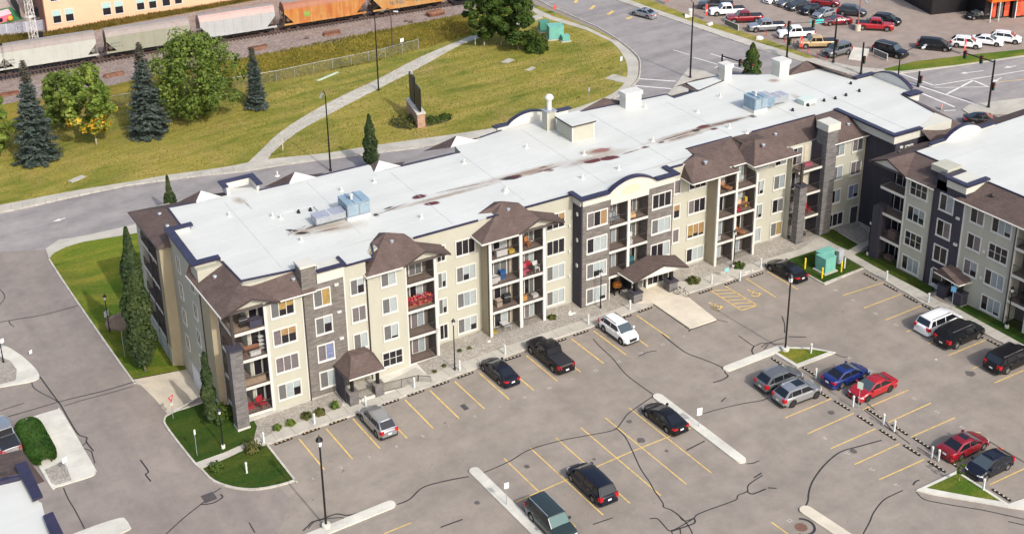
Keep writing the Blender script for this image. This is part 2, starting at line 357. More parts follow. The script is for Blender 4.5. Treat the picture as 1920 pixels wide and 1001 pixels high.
lawn_n = sheet('lawn', smooth_line([(-80, 396), (0, 386), (120, 362.5), (240, 343), (320, 329), (415, 316), (500, 300.6), (612, 288.7), (707, 273.4), (918, 243), (1050, 213), (1135, 184), (1167, 162), (1176, 142), (1174, 117), (1157, 90), (1140, 76), (1100, 57), (1032, 37)], 3)
     + [(1000, 25), (960, 0), (900, 10), (885, 66), (785, 95), (692, 120), (624, 133), (519, 155), (226, 199), (0, 245), (-80, 262)], LAWN, .09, skirt=.2)
meadow = sheet('meadow', [(-80, 262), (0, 245), (226, 199), (519, 155), (624, 133), (692, 120), (785, 95), (885, 66), (900, 10), (880, 26), (700, 61), (620, 81), (480, 106), (250, 151), (212, 161), (0, 198), (-80, 212)], MEADOW, .09, skirt=.2)
blvd = sheet('boulevard_grass', [(1003, 10), (1035, 22), (1075, 40), (1120, 58), (1150, 74), (1140, 73), (1100, 53), (1040, 33), (1005, 19)], LAWN, .10, skirt=.2)
berm = sheet('embankment', [(-80, 84), (0, 68), (90, 62), (250, 33), (390, 11), (480, -5), (700, -50), (720, -30), (480, 1), (330, 29), (150, 64), (0, 94), (-80, 109)], BERM, .09, skirt=.2)
# walks
walk_n = sheet('sidewalk', smooth_line([(-80, 410), (0, 398.5), (120, 372), (240, 347), (360, 331), (456, 321), (612, 297.5), (795, 275.5), (930, 251.5), (1060, 220), (1148, 185), (1190, 155), (1197, 125), (1190, 106), (1158, 78.5)], 3)
     + smooth_line([(1140, 76), (1157, 90), (1174, 117), (1176, 142), (1167, 162), (1135, 184), (1050, 213), (918, 243), (707, 273.4), (612, 288.7), (500, 300.6), (415, 316), (320, 329), (240, 343), (120, 362.5), (0, 386), (-80, 396)], 3), CONC, .125, skirt=.2)
walk_ne = sheet('sidewalk', [(1152, 78), (1160, 84), (1140, 77), (1100, 58), (1032, 38), (1005, 27), (985, 10), (1005, 18), (1036, 32), (1100, 52)], CONC, .115, skirt=.2)
path = sheet('footpath', smooth_line([(466, 306), (490, 283), (525, 250), (587, 210), (655, 175), (705, 152), (792, 107), (890, 67), (960, 45), (1012, 28)], 3) + smooth_line([(1018, 35), (965, 52), (893, 75), (855, 90), (780, 132), (705, 170), (615, 217), (557, 250), (515, 284), (502, 300)], 3), CONC, .14, skirt=.2)
walk_deal = sheet('sidewalk', [(1130, -10), (1152, 0), (1210, 20), (1305, 52), (1435, 97), (1520, 120), (1590, 138), (1660, 143), (1720, 135), (1920, 107), (2000, 97), (2000, 90), (1920, 100), (1790, 119), (1700, 131), (1655, 131), (1600, 126), (1515, 108), (1437, 86), (1308, 44), (1215, 12), (1175, 0), (1150, -10)], CONC, .11, skirt=.2)
verge = sheet('verge_grass', [(1177, 0), (1215, 14), (1310, 46), (1440, 86), (1515, 111), (1530, 110), (1440, 77), (1365, 52), (1322, 42), (1235, 8), (1205, -5)], LAWN, .13, skirt=.2)
verge2 = sheet('verge_grass', [(1657, 131), (1715, 117), (1815, 105), (1920, 94), (2010, 83), (2010, 96), (1920, 105), (1790, 124), (1690, 135), (1660, 134)], LAWN_G, .13, skirt=.2)
isl_n = sheet('traffic_island', [(1251, 179), (1290, 130), (1340, 137), (1370, 165), (1330, 185), (1280, 182)], CONC, .12, skirt=.2)
walk_se = sheet('sidewalk', [(1804, 207), (1818, 197), (1920, 185), (2000, 176), (2000, 215), (1900, 215), (1850, 214), (1815, 214)], CONC, .12, skirt=.2)
walk_s = sheet('sidewalk', [(86, 468), (110, 451), (160, 443), (250, 423), (400, 396), (420, 402), (270, 436), (155, 455), (125, 464), (102, 475), (92, 487)], CONC, .12, skirt=.2)
lawn_sw = sheet('lawn', smooth_line([(384, 754), (340, 768), (316, 778), (309, 787), (311, 797), (335, 830), (366, 868)], 3) + [(420, 849), (476, 824), (482, 800), (470, 780), (440, 740)], LAWN_D, .10, skirt=.2)
lawn_sw2 = sheet('lawn', [(379, 880)] + smooth_line([(379, 880), (390, 893), (401, 900.5), (439, 913), (480, 916), (525, 908), (551, 900)], 3) + [(500, 836), (490, 838), (470, 838), (430, 858)], LAWN_D, .10, skirt=.2)
walk_sw = sheet('sidewalk', [(366, 869), (420, 850), (478, 824), (490, 815), (500, 833), (470, 839), (430, 858), (379, 880)], CONC, .115, skirt=.2)
walk_front = sheet('sidewalk', [(486, 838), (500, 833), (548.7, 816), (615.8, 793.6), (668.6, 776), (740, 748.7), (856.7, 703), (892, 690.3), (1060, 628.7), (1108, 612.7), (1223, 570.4), (1320, 540.3), (1384, 519.5), (1440, 501), (1478, 488), (1500, 480), (1550, 464), (1530, 449), (1500, 469), (1423, 491), (1366, 507.7), (1310, 523), (1250, 535), (1225, 525), (1180, 571), (1146, 585), (1060, 612), (980, 640), (936.6, 655), (880.6, 676), (802, 704.7), (780, 690), (730, 715), (640, 766), (596.7, 780.8), (517, 808), (488, 826)], CONC, .11, skirt=.2)
apron = sheet('entrance_apron', [(1224, 570), (1293, 617), (1343, 600), (1282, 552), (1262, 530), (1225, 520), (1190, 540), (1180, 570)], CONC_W, .122, skirt=.2)
bed1 = sheet('gravel_bed', [(466, 830), (488, 826), (517, 808), (596.7, 780.8), (640, 766), (660, 735), (600, 690), (470, 760)], GRAVEL, .09, skirt=.2)
bed2 = sheet('gravel_bed', [(760, 690), (802, 704), (880, 676), (936, 655), (980, 640), (1060, 612), (1146, 585), (1180, 571), (1190, 540), (1100, 520), (900, 580), (780, 650)], GRAVEL, .09, skirt=.2)
bed3 = sheet('gravel_bed', [(1262, 531), (1310, 523), (1366, 507.7), (1423, 491), (1500, 469), (1545, 450), (1530, 420), (1400, 450), (1260, 490)], GRAVEL, .09, skirt=.2)
bed_ramp = sheet('sidewalk', [(640, 766), (700, 745), (780, 715), (802, 704.7), (780, 680), (700, 690), (650, 730)], CONC_L, .095, skirt=.2)
# courtyard and east walks
court = sheet('sidewalk', [(1530, 449), (1550, 464), (1580, 480), (1620, 503), (1640, 514), (1729, 567), (1843, 623), (1894, 650), (1990, 700), (1990, 686), (1920, 648), (1790, 577), (1760, 566), (1736, 551), (1640, 501), (1600, 478), (1640, 455), (1690, 440), (1640, 420), (1605, 416), (1570, 440)], CONC, .11, skirt=.2)
court_grass = sheet('lawn', [(1531, 441), (1552, 433), (1562, 432), (1609, 460), (1590, 471), (1570, 462)], LAWN_D, .118, skirt=.2)
court_bed = sheet('gravel_bed', [(1562, 431), (1592, 420), (1608, 418), (1640, 448), (1612, 459)], GRAVEL, .116, skirt=.2)
lawn_e = sheet('lawn', [(1602, 479), (1640, 501), (1736, 551), (1752, 545), (1740, 520), (1690, 490), (1640, 465)], LAWN_D, .118, skirt=.2)
lawn_e2 = sheet('lawn', [(1790, 577), (1920, 648), (1990, 686), (1990, 640), (1900, 590), (1820, 560)], LAWN_D, .118, skirt=.2)
lawn_t = sheet('lawn', [(1474, 489), (1550, 464), (1617, 503), (1545, 532), (1504, 510)], LAWN_D, .10, skirt=.2)
isl_hedge = sheet('island', smooth_line([(30, 797), (60, 783), (100, 771), (108, 769), (118, 775), (178, 878), (180, 884), (173, 893), (135, 905), (104, 914), (93, 910), (33, 803), (30, 797)], 3), CONC_L, .12, skirt=.2)
isl_hedge_b = sheet('gravel_bed', [(84, 882), (115, 868), (125, 875), (135, 902), (105, 911), (97, 908)], GRAVEL, .128)
isl_w = sheet('island', smooth_line([(-60, 650), (0, 647.5), (32, 662), (60, 685), (74, 705), (60, 716), (0, 727), (-60, 742)], 3), CONC_L, .12, skirt=.2)
isl_w_b = sheet('gravel_bed', [(-60, 668), (0, 670), (20, 678), (32, 695), (30, 715), (0, 722), (-60, 735)], GRAVEL, .128)
isl_w2 = sheet('island', smooth_line([(130, 1005), (180, 986), (225, 972), (236, 975), (244, 987), (242, 994), (200, 1010), (130, 1020)], 2), CONC_L, .12, skirt=.2)
def bar(name, a, b, wd=1.0, m=CONC_L):
    A, B = Vector(Gxy(*a)), Vector(Gxy(*b)); d = (B - A).normalized(); n = Vector((-d.y, d.x)); out = []
    for c, s, t0 in ((B, 1, -90), (A, -1, 90)):
        for k in range(7):
            t = radians(t0 + 30 * k); v = d * cos(t) + n * sin(t)
            out.append(tuple(c + v * (wd / 2)))
    return sheet(name, out, m, .14, px=False, skirt=.2)
bar('kerb_island', (1234, 745), (1388, 862), .95); bar('kerb_island', (890, 884), (1030, 1022), .95); bar('kerb_island', (731, 947), (560, 1016), .95)
bar('kerb_island', (1364, 692), (1462, 654), .85); bar('kerb_island', (1512, 958), (1600, 1016), 1.1, CONC_W)
isl1 = sheet('island', [(1444, 659), (1462, 652), (1520, 653), (1567, 662), (1494, 690)], CONC_L, .13, skirt=.2)
isl1g = sheet('lawn', [(1456, 661), (1470, 655), (1520, 656.5), (1553, 661.5), (1494, 684)], LAWN_G, .136)
isl5 = sheet('island', [(1718, 920), (1794, 884), (1891, 946), (1920, 936), (1990, 930), (1990, 965), (1890, 952), (1841, 943), (1745, 927)], CONC_L, .13, skirt=.2)
isl5g = sheet('lawn', [(1737, 916.5), (1796, 889), (1876, 941.5), (1830, 934)], LAWN_G, .136)
# kerbs
def kerb(pts, wd=.18, h=.14, parent=None, closed=False): return tag(strip('kerb', PX(pts), wd, KERB, h, parent, h + .05, closed), kind='structure')
kerb([(500, 833.5), (548.7, 816.7), (615.8, 794.3), (668.6, 776.7), (740, 749.4), (856.7, 703.7), (892, 691), (1060, 629.4), (1108, 613.4), (1223, 571)], h=.13)
kerb([(1285, 552), (1320, 541), (1384, 520), (1440, 501.7), (1474, 490)], h=.13)
kerb([(1474, 490), (1504, 511), (1545, 533.5), (1618, 504)]); kerb([(1620, 504), (1640, 515), (1729.5, 568), (1843, 624), (1894, 651), (1990, 703)], h=.13)
kerb(smooth_line([(92, 487), (130, 545), (190, 632), (247, 712), (253, 717), (262, 720)], 3)); kerb(smooth_line([(384, 755), (340, 769), (316, 778), (308.5, 788), (312, 800), (335, 831), (366, 869.5), (380, 882), (401, 902), (439, 915), (480, 918), (525, 910), (553, 901), (553, 901), (501, 835)], 3))
kerb(smooth_line([(1150, 187), (1193, 156), (1200.5, 125), (1194, 105), (1161, 77), (1120, 51.5)], 4)); kerb([(-80, 411), (0, 400), (120, 373.5), (240, 348.5), (360, 332.4), (456, 322.5), (612, 299), (795, 277)])
kerb([(1120, 51.5), (1035, 14.5), (990, -9)]); kerb([(1210, 20), (1305, 52.5), (1435, 97.5), (1520, 120.5), (1590, 139)])
JNT = mat('slab_joint', (.24, .225, .195), .9)
for k in range(-1, 20): strip('slab_joint', [FL(1.8 * k, .78), FL(1.8 * k, 2.15)], .05, JNT, .116, walk_front)
for k in range(14): a_ = Vector(Gxy(1640, 514)).lerp(Vector(Gxy(1894, 650)), k / 13); strip('slab_joint', [(a_.x + .15, a_.y), (a_.x + 1.25, a_.y)], .05, JNT, .116, court)
for k in range(22): a_ = Vector(Gxy(0, 398)).lerp(Vector(Gxy(440, 323)), k / 21) ; strip('slab_joint', [(a_.x, a_.y + .1), (a_.x + .3, a_.y + 1.6)], .06, JNT, .131, walk_n)
# concrete slab joints of the front walk, dark crack at the apron edge
for px_a, px_b in [((1293, 619), (1344, 602))]: strip('joint', PX([px_a, px_b]), .1, TAR, .008, ground)

# ------------------------------------------------------------------ paint
def pline(a, b, wd=.13, m=YELLOW, name='parking_line', z=.008, par=None): return strip(name, [a, b], wd, m, z, par or ground)
for i in range(15): pline(FL(2.7 * i, 0), FL(2.7 * i, -5.2))
HL = [((1332, 544.3), (1390.3, 581.9)), ((1360, 536.3), (1420, 572.3)), ((1399, 522), (1455, 557.6)), ((1439, 509), (1495.8, 542.7))]
for a, b in HL: pline(Gxy(*a), Gxy(*b))
pline(Gxy(1390.3, 581.9), Gxy(1420, 572.3)); A0, A1 = Vector(Gxy(*HL[0][0])), Vector(Gxy(*HL[0][1])); B0, B1 = Vector(Gxy(*HL[1][0])), Vector(Gxy(*HL[1][1]))
for k in range(6): t = .02 + k * .165; pline(tuple(A0.lerp(A1, t)), tuple(B0.lerp(B1, min(1, t + .17))), .11)
for i in range(6): pline(FL(13.747 + 2.7 * i, -12.22), FL(13.747 + 2.7 * i, -22.6 if i < 3 else -23.2), .11)
pline(FL(11.4, -17.5), FL(30.0, -17.5), .11)
for a, b in [((1559, 747), (1472, 783)), ((1600.7, 774.4), (1514.4, 812.7)), ((1642.2, 803), (1557.5, 840.7)), ((1687, 831.4), (1602.3, 870.3)), ((1733.3, 860.7), (1647.8, 899)), ((1618, 767.6), (1703, 731)), ((1665.7, 791.4), (1746, 755)), ((1708, 819), (1791, 782.6)), ((1753, 847), (1838, 810)), ((1800, 877), (1880, 840)), ((1856, 908), (1925, 876)), ((1570, 736), (1622, 679)), ((1655, 530), (1581, 553.7)), ((1690, 551), (1620, 577.5)), ((1728.7, 572.5), (1660, 600)), ((1768, 594), (1700, 622)), ((1808, 616), (1740, 644)), ((1847.5, 637.5), (1778.7, 666)), ((1884, 665), (1824, 691)), ((1920, 693.7), (1865, 717.5)), ((720, 1000), (772, 979)), ((1446, 978), (1478, 1001))]:
    if (a, b) != ((1570, 736), (1622, 679)): pline(Gxy(*a), Gxy(*b), .11)
def text_mesh(s, size):
    c = bpy.data.curves.new('t', 'FONT'); c.body = s; c.size = size; c.align_x = 'CENTER'; c.align_y = 'CENTER'; c.offset = .012; o = bpy.data.objects.new('t', c)
    me = bpy.data.meshes.new_from_object(o); bpy.data.objects.remove(o); return me
def digits(s, xy, rz, size=.5, m=NUM_P): o = link('stall_number', text_mesh(s, size), m, ground, (xy[0], xy[1], zg(xy[0]) + .012), rz); return o
for i in range(-1, 15): digits(str(i + 2), FL(2.7 * (i + .5), -5.75), 0)
for k, (x, y) in enumerate([(1566, 544), (1600, 563), (1642, 588), (1680, 609)]): digits(str(20 + k), Gxy(x, y), -pi / 2)
for k, (x, y) in enumerate([(1545, 821), (1588, 850), (1634, 880), (1681, 909)]): digits(str(39 - k), Gxy(x, y), -pi / 2)
for k, (x, y) in enumerate([(1592, 671), (1634, 695), (1674, 722), (1715, 747), (1758, 772), (1804, 801)]): digits(str(30 + k), Gxy(x, y), pi / 2)
digits('52', Gxy(1481, 976), 0)
def access_symbol(xy):
    mb = MB(); x, y = xy; z = zg(x) + .012
    for k in range(9):
        a0, a1 = radians(150 + k * 24), radians(150 + (k + 1) * 24 + 2)
        mb.poly([(x + r * cos(a), y - .25 + r * sin(a), z) for r, a in ((.36, a0), (.5, a0), (.5, a1), (.36, a1))][::-1])
    for (x0, y0, x1, y1) in ((-.08, -.2, .06, .6), (-.08, -.2, .55, -.06), (.42, -.62, .56, -.06), (-.08, .2, .4, .32)): mb.poly([(x + x0, y + y0, z + .002), (x + x1, y + y0, z + .002), (x + x1, y + y1, z + .002), (x + x0, y + y1, z + .002)])
    mb.poly([(x + .13 * cos(t * pi / 5), y + .8 + .13 * sin(t * pi / 5), z) for t in range(10)])
    return mb.build('accessible_symbol', YELLOW, ground)
access_symbol(Gxy(1341, 574)); access_symbol(Gxy(1413, 550))
# crossing lines and arrows on the road
for a, b, wd in [((1195, 148), (1268, 153), .3), ((1190, 161), (1260, 167), .3), ((1300, 108), (1345, 121), .2), ((1332, 101), (1360, 110), .2), ((1262, 94), (1292, 103), .15), ((1660, 141), (1830, 196), .32), ((1720, 172), (1790, 201), .3), ((1690, 139), (1752, 161), .25), ((1750, 161), (1925, 132), .18), ((1752, 164.5), (1855, 163.5), .15), ((1775, 177), (1825, 151), .3), ((1824, 151), (1855, 164), .3), ((1688, 152), (1660, 141), .2), ((1770, 208), (1792, 207), .2), ((1358, 120), (1395, 132), .2), ((1360, 118), (1410, 123), .2), ((1340, 128), (1360, 118), .2)]: pline(Gxy(*a), Gxy(*b), wd, WHITE_P, 'road_line', .010, road)
for a, b in [((1079, 6), (1081, 1)), ((1107, 18), (1115, 11)), ((1140, 28), (1150, 21)), ((1175, 36), (1186, 32))]: pline(Gxy(*a), Gxy(*b), .55, YELLOW, 'centre_line', .010, road)
for a, b in [((1855, 156), (2000, 141))]: pline(Gxy(*a), Gxy(*b), .15, YELLOW, 'centre_line', .010, road)
def arrow(a, b, parent=road):
    A, B = Vector(Gxy(*a)), Vector(Gxy(*b)); d = (B - A).normalized(); n = Vector((-d.y, d.x)); z = zg(A.x) + .012; mb = MB()
    mb.poly([(*(A + n * .09), z), (*(A - n * .09), z), (*(B - n * .09), z), (*(B + n * .09), z)]); mb.poly([(*(B + n * .38), z), (*(B - n * .38), z), (*(B + d * 1.0), z)][::-1])
    o = mb.build('lane_arrow', WHITE_P, parent); o.data.update(); return o
arrow((122, 409), (113, 412)); arrow((1844, 133), (1812, 137)); arrow((1878, 146), (1868, 151)); arrow((1905, 124), (1893, 126))
# sealed cracks
CR = [[(1241, 626), (1260, 642), (1287, 661.5), (1316, 672.6), (1340, 682), (1357, 691), (1360, 699), (1365, 705), (1354, 712), (1337, 717)],
 [(1112, 635), (1124, 648.7), (1149.5, 672.7), (1172, 700), (1200, 722), (1227, 741)],
 [(1227, 741), (1206, 755), (1178, 775), (1168, 787.6), (1156, 802.7), (1135.5, 810), (1085, 819), (1048, 826.5), (992.6, 842.8), (960, 862), (930, 876), (901, 888)],
 [(879, 893), (838.6, 900.5), (793.5, 913), (768, 935.6), (745, 945)], [(1156, 802.7), (1173, 820), (1187, 848), (1201, 878), (1218, 903), (1226, 918), (1243, 943), (1244, 950), (1261, 957), (1283.5, 975.7), (1296, 994.5), (1300, 1008)],
 [(1261, 957), (1272, 965), (1283, 976), (1301, 970.7), (1307, 964.4), (1331, 954.4), (1363.8, 943), (1381, 935.6), (1384, 928), (1401, 920.5), (1404, 908), (1430, 890.4)], [(1401, 920.5), (1411, 925.5), (1436, 916)],
 [(1218, 972), (1233, 972), (1246, 985.7), (1258.4, 994.5), (1290, 978), (1301, 971)], [(1258.4, 994.5), (1262, 1003)], [(1258, 996), (1275, 990), (1302, 980), (1301, 971)], [(1275, 990), (1277, 1006)],
 [(1316, 776), (1351, 766), (1390, 757), (1426.5, 751), (1440, 746)], [(1653, 825), (1610.5, 836.5), (1580, 845), (1560, 858), (1540, 878), (1523, 903), (1516.5, 923), (1515, 938), (1510, 949)],
 [(1693, 919), (1675, 927), (1655.7, 938), (1638, 960.7), (1630.6, 978), (1618, 1001), (1612, 1010)], [(1718, 922), (1733, 935.6), (1766, 943), (1800, 949), (1841, 955.6), (1880, 964), (1930, 975)], [(1712, 909), (1716, 903), (1724, 899)], [(1890, 977), (1930, 986)], [(1826, 810), (1920, 866)],
 [(0, 604), (40, 597), (82.5, 590), (147.5, 572.5)], [(16, 601), (20, 608), (27, 613)], [(0, 543), (6, 549), (9, 557.5), (4, 566), (0, 571)], [(75, 706), (90, 727), (107, 750), (115, 761), (128, 784), (140.5, 805), (150, 816), (163, 820), (162, 828), (175.5, 845)], [(163, 828), (154, 838), (170, 845), (174, 855), (178, 868)],
 [(75, 706), (61, 710), (62, 725), (77, 736), (95, 745), (107, 752)], [(15, 781), (60, 768), (122, 750), (195, 732.5), (250, 716)], [(0, 770), (46, 755)], [(120, 761), (155, 750), (200, 738), (250, 724)],
 [(263, 861.6), (278, 883), (273, 889), (283, 902)], [(119, 914), (128, 935), (140.5, 955.6), (159, 991)], [(311, 1001), (345, 970), (376, 945.6), (384, 939)], [(376, 945), (398, 943), (417, 932), (413, 926)], [(401, 923), (415, 914)], [(467, 979), (478, 998)],
 [(568, 994.5), (578, 985), (585, 978), (603, 973), (630.5, 963), (650.5, 965.7), (673, 960.7)], [(578, 990), (590, 977), (612, 972), (640, 970), (648, 974)], [(1384.5, 628.8), (1400, 640), (1414, 648.4), (1426.5, 643.5), (1442, 642.8), (1458.7, 636.5), (1471, 633.7)], [(1414, 648.4), (1409.7, 657.5), (1414, 666)],
 [(1427, 651), (1440, 643), (1455, 645), (1470, 644)], [(1433, 654), (1441, 645)], [(1478, 631), (1512, 632)], [(1465.7, 592.4), (1471, 607), (1471, 624)], [(1197.5, 667.5), (1215, 660), (1231, 657.5)], [(1287, 844), (1321, 826.5)], [(1111.7, 982.7), (1149, 970)], [(1400, 869), (1412, 868), (1424, 863)], [(826, 988), (867.5, 973)],
 [(1343, 599), (1365, 604)], [(1225, 571), (1293, 618)], [(1291, 622), (1296, 616)], [(1565, 663), (1580, 669), (1590, 669)], [(1352, 753), (1361, 745)], [(1414, 895), (1428, 886)], [(1620, 768), (1660, 798), (1690, 820), (1706, 832)], [(1660, 790), (1672, 806), (1684, 812)], [(1440, 914), (1456, 915)], [(1720, 838), (1755, 860)], [(1640, 768), (1625, 756)]]
for k, c in enumerate(CR): strip('sealed_crack', smooth_line(PX(c), 4), .10 if k % 3 else .13, TAR, .013, ground)
# manholes, catch basins, oil patches
def disc(xy, r, m, name, z=.014, parent=ground, n=20): return MB().poly([(xy[0] + r * cos(2 * pi * k / n), xy[1] + r * sin(2 * pi * k / n), zg(xy[0]) + z) for k in range(n)]).build(name, m, parent)
disc(Gxy(1502, 988), .5, mat('rusty_iron', (.16, .085, .06), .8, .2, 6), 'manhole_cover'); c0 = Gxy(1504, 987)
strip('sealed_crack', [(c0[0] + .95 * cos(radians(t)), c0[1] + .95 * sin(radians(t))) for t in range(-150, 75, 15)], .2, TAR, .013, ground)
def basin(px, sx=.6, sy=.8):
    x, y = Gxy(*px); mb = MB()
    z = zg(x) + .012; mb.poly([(x - sx / 2, y - sy / 2, z), (x + sx / 2, y - sy / 2, z), (x + sx / 2, y + sy / 2, z), (x - sx / 2, y + sy / 2, z)])
    for k in range(6): q = y - sy / 2 + .08 + k * (sy - .16) / 5.5; mb.box(x - sx / 2 + .05, x + sx / 2 - .05, q, q + .05, z + .002, z + .02)
    return mb.build('drain_grate', mat('grate_iron', (.075, .07, .072), .7, .2, 5), ground)
basin((392, 932), 1.1, 1.1); basin((871, 763), .5, .9)
for px, r in [((1202, 825), .3), ((1180, 790), .22), ((988, 874), .2), ((1250, 845), .14), ((1114, 860), .12), ((895, 942), .2), ((1600, 845), .25), ((1819, 700), .35), ((1558, 773), .25)]:
    x, y = Gxy(*px); rr = random.Random(int(px[0])); MB().poly([(x + r * (1 + .5 * rr.random()) * cos(t * pi / 6), y + r * (1 + .5 * rr.random()) * sin(t * pi / 6), zg(x) + .007) for t in range(12)]).build('oil_stain', mat('oil', (.10, .092, .085), .7, .3, 4), ground)
# ------------------------------------------------------------------ sunken yard west of the long building
def L3(u, v, z): p = L2W(u, v, z); return (p.x, p.y, p.z)
def G3(px, py, dz=.1): p = G(px, py); return (p.x, p.y, zg(p.x) + dz)
_k = [G3(*q) for q in [(330, 424), (270, 436), (155, 455), (125, 464), (102, 475), (92, 487), (130, 545), (190, 632), (247, 712)]]
_w = [L3(-3.9, 26, -2.5), L3(-3.9, 26, -2.5), L3(-3.9, 26, -2.5), L3(-3.9, 26, -2.5), L3(-3.9, 26, -2.5), L3(-3.9, 25, -2.5), L3(-3.9, 21, -2.6), L3(-3.9, 17.5, -2.8), L3(-3.9, 14.6, -2.9)]
mb = MB()
def ruled(mb, A, B, n=6):
    for i in range(len(A) - 1):
        for k in range(n):
            f = lambda a, b, t: tuple(a[c] + (b[c] - a[c]) * t for c in range(3))
            q = [f(A[i], B[i], k / n), f(A[i + 1], B[i + 1], k / n), f(A[i + 1], B[i + 1], (k + 1) / n), f(A[i], B[i], (k + 1) / n)]
            if k == n - 1 and B[i] == B[i + 1]: q = q[:3]
            mb.poly(q)
    return mb
ruled(mb, _k, _w); lw = mb.build('lawn', LAWN_G); lw['kind'] = 'structure'
mb = MB(); ruled(mb, [G3(247, 712, .01), G3(262, 720, .01), G3(290, 747, .01), G3(316, 778, .01)], [L3(-3.9, 14.6, -2.95), L3(-3.9, 13, -3), L3(-3.9, 10, -3), L3(-3.9, 6.9, -2.9)]); ga = mb.build('garage_apron', CONC_W); ga['kind'] = 'structure'
mb = MB(); a, b = G3(316, 778, .1), L3(-3.85, 6.85, -.85); n_ = (.12, .2)
for (p, q) in ((a, b),): mb.poly([p, q, (q[0], q[1], -3.2), (p[0], p[1], p[2] - .4)]); mb.poly([(p[0] - n_[0], p[1] - n_[1], p[2]), (q[0] - n_[0], q[1] - n_[1], q[2]), q, p])
tag(mb.build('retaining_wall', CONC_L), 'low concrete retaining wall beside the sloping garage apron', 'wall')

# ------------------------------------------------------------------ the long apartment building (local frame u along the front, v to the back)
BLD = thing('apartment_building', 'long four storey cream and stone apartment building with flat white roof and brown hip roofs', 'building', (OX, OY, 0), TH)
FZ = [-.1, 2.8, 5.7, 8.6]
def wall(m, u0, u1, v0, v1, z0, z1, name='wall', par=BLD): return MB().box(u0, u1, v0, v1, z0, z1).build(name, m, par)
_fr = {}
PANE = {'D': GLASS_D, 'S': GLASS_S, 'B': GLASS_B, 'W': GLASS_W, 'Y': GLASS_Y, 'O': GLASS_O, 'P': GLASS_P, 'L': GLASS_BL}
def window(par, x, y, z, wd, ht, st, rz=0.0, trim=.12, muntin=False, fm=None):
    n = len(st); key = (round(wd, 2), round(ht, 2), n, trim, muntin)
    if key not in _fr:
        mb = MB(); a, b = wd / 2, ht / 2
        mb.box(-a, a, -.08, 0, b - trim, b); mb.box(-a, a, -.08, 0, -b, -b + trim); mb.box(-a, -a + trim, -.08, 0, -b + trim, b - trim); mb.box(a - trim, a, -.08, 0, -b + trim, b - trim); mb.box(-a - .03, a + .03, -.12, 0, -b - .06, -b)
        iw = (wd - 2 * trim) / n
        for k in range(1, n): c = -a + trim + k * iw; mb.box(c - .03, c + .03, -.07, 0, -b + trim, b - trim)
        if muntin: mb.box(-a + trim, a - trim, -.055, 0, -.02, .02)
        pm = MB().box(-iw / 2 + .031, iw / 2 - .031, -.03, 0, -b + trim + .001, b - trim - .001)
        _fr[key] = (mb.mesh('window'), pm.mesh('pane'), iw)
    fme, pme, iw = _fr[key]
    o = link('window', fme, fm or TRIM, par, (x, y, z), rz)
    for k, c in enumerate(st):
        x_ = -wd / 2 + trim + (k + .5) * iw
        if c in 'WBYO' and ht > 1.5 and RND.random() < .4:      # curtain or blind drawn part of the way
            link('pane', pme, GLASS_D, o, (x_, 0, 0)); f_ = RND.choice([.45, .6, .75, .85]); hb = (ht - 2 * trim) * f_; key2 = ('b', key, f_)
            if key2 not in _fr: _fr[key2] = MB().box(-iw / 2 + .04, iw / 2 - .04, -.034, -.03, ht / 2 - trim - hb, ht / 2 - trim - .01).mesh('blind')
            link('blind', _fr[key2], PANE[c], o, (x_, 0, 0))
        else: link('pane', pme, PANE[c], o, (x_, 0, 0))
    return o
WT = [2.15, 5.05, 7.95, 10.85]        # window head heights
def wcol(u0, u1, v, styles, ht=1.68, floors=(3, 2, 1, 0), par=BLD, **kw):
    for f, st in zip(floors, styles):
        if st: window(par, (u0 + u1) / 2, v, WT[f] - ht / 2, u1 - u0, ht, st, **kw)
# cores
wall(CREAM, -1.2, 19.5, 1.6, 19.0, -1.4, 12.36); wall(CREAM, 19.5, 48.2, 1.6, 16.6, -1.4, 12.36); wall(CREAM, 48.2, 71.6, 1.62, 4.5, -1.4, 11.0); wall(CREAM, 48.2, 71.6, 4.5, 16.8, -1.4, 12.36)
wall(CREAM, 29.5, 58, 16.6, 18.4, -1.4, 12.36); wall(CREAM, 62.2, 68, 16.8, 19.6, -1.4, 12.36); wall(CREAM, 68, 79.4, 4.5, 15.1, -1.4, 12.36)
# concrete foundation bands
FND = mat('foundation_concrete', (.40, .39, .35), .9, .1, 1.0, bump=.1)
MB().box(17.45, 23.1, 1.5, 1.61, -1.4, -.12).box(29.6, 33.8, 1.5, 1.61, -1.4, .2).box(45, 51, 1.5, 1.61, -1.4, .1).box(56.4, 61.8, 1.5, 1.61, -1.4, .15).box(-2.4, 17.4, -.06, 1, -1.4, -.42).box(-3.96, -3.8, 3.7, 24, -3.5, -.55).box(23.1, 29.6, -.04, 1, -1.4, -.32).box(50.9, 56.3, -.04, 1, -1.4, -.32).build('foundation', FND, BLD)
# front blocks
wall(CREAM, .12, 3.75, 0, 1.61, -.45, 11.1); wall(STONE, 3.75, 7.85, -.05, 1.61, -.42, 11.4, 'stone_wall'); wall(STUCCO, 5.3, 7.85, -.03, 1.61, 11.4, 12.6, 'parapet_wall'); wall(CREAM, 7.85, 10.15, 0, 1.61, -.42, 12.36); wall(CREAM, 10.15, 14.15, -.08, 1.61, -.42, 11.05)
MB().box(7.85, 7.97, -.06, 0, -.4, 12.3).box(.12, .26, -.06, 0, -.42, 11).box(3.62, 3.74, -.04, 0, -.42, 11).build('corner_trim', TRIM, BLD)
MB().box(10.08, 10.18, -.16, -.06, -.4, 10.9).box(3.74, 3.84, -.13, -.05, -.7, 10.9).box(17.42, 17.5, 1.5, 1.6, -.6, 10.9).box(23.06, 23.16, .02, .12, -.4, 10.9).build('downspout', mat('brown_downspout', (.035, .028, .025), .5), BLD)
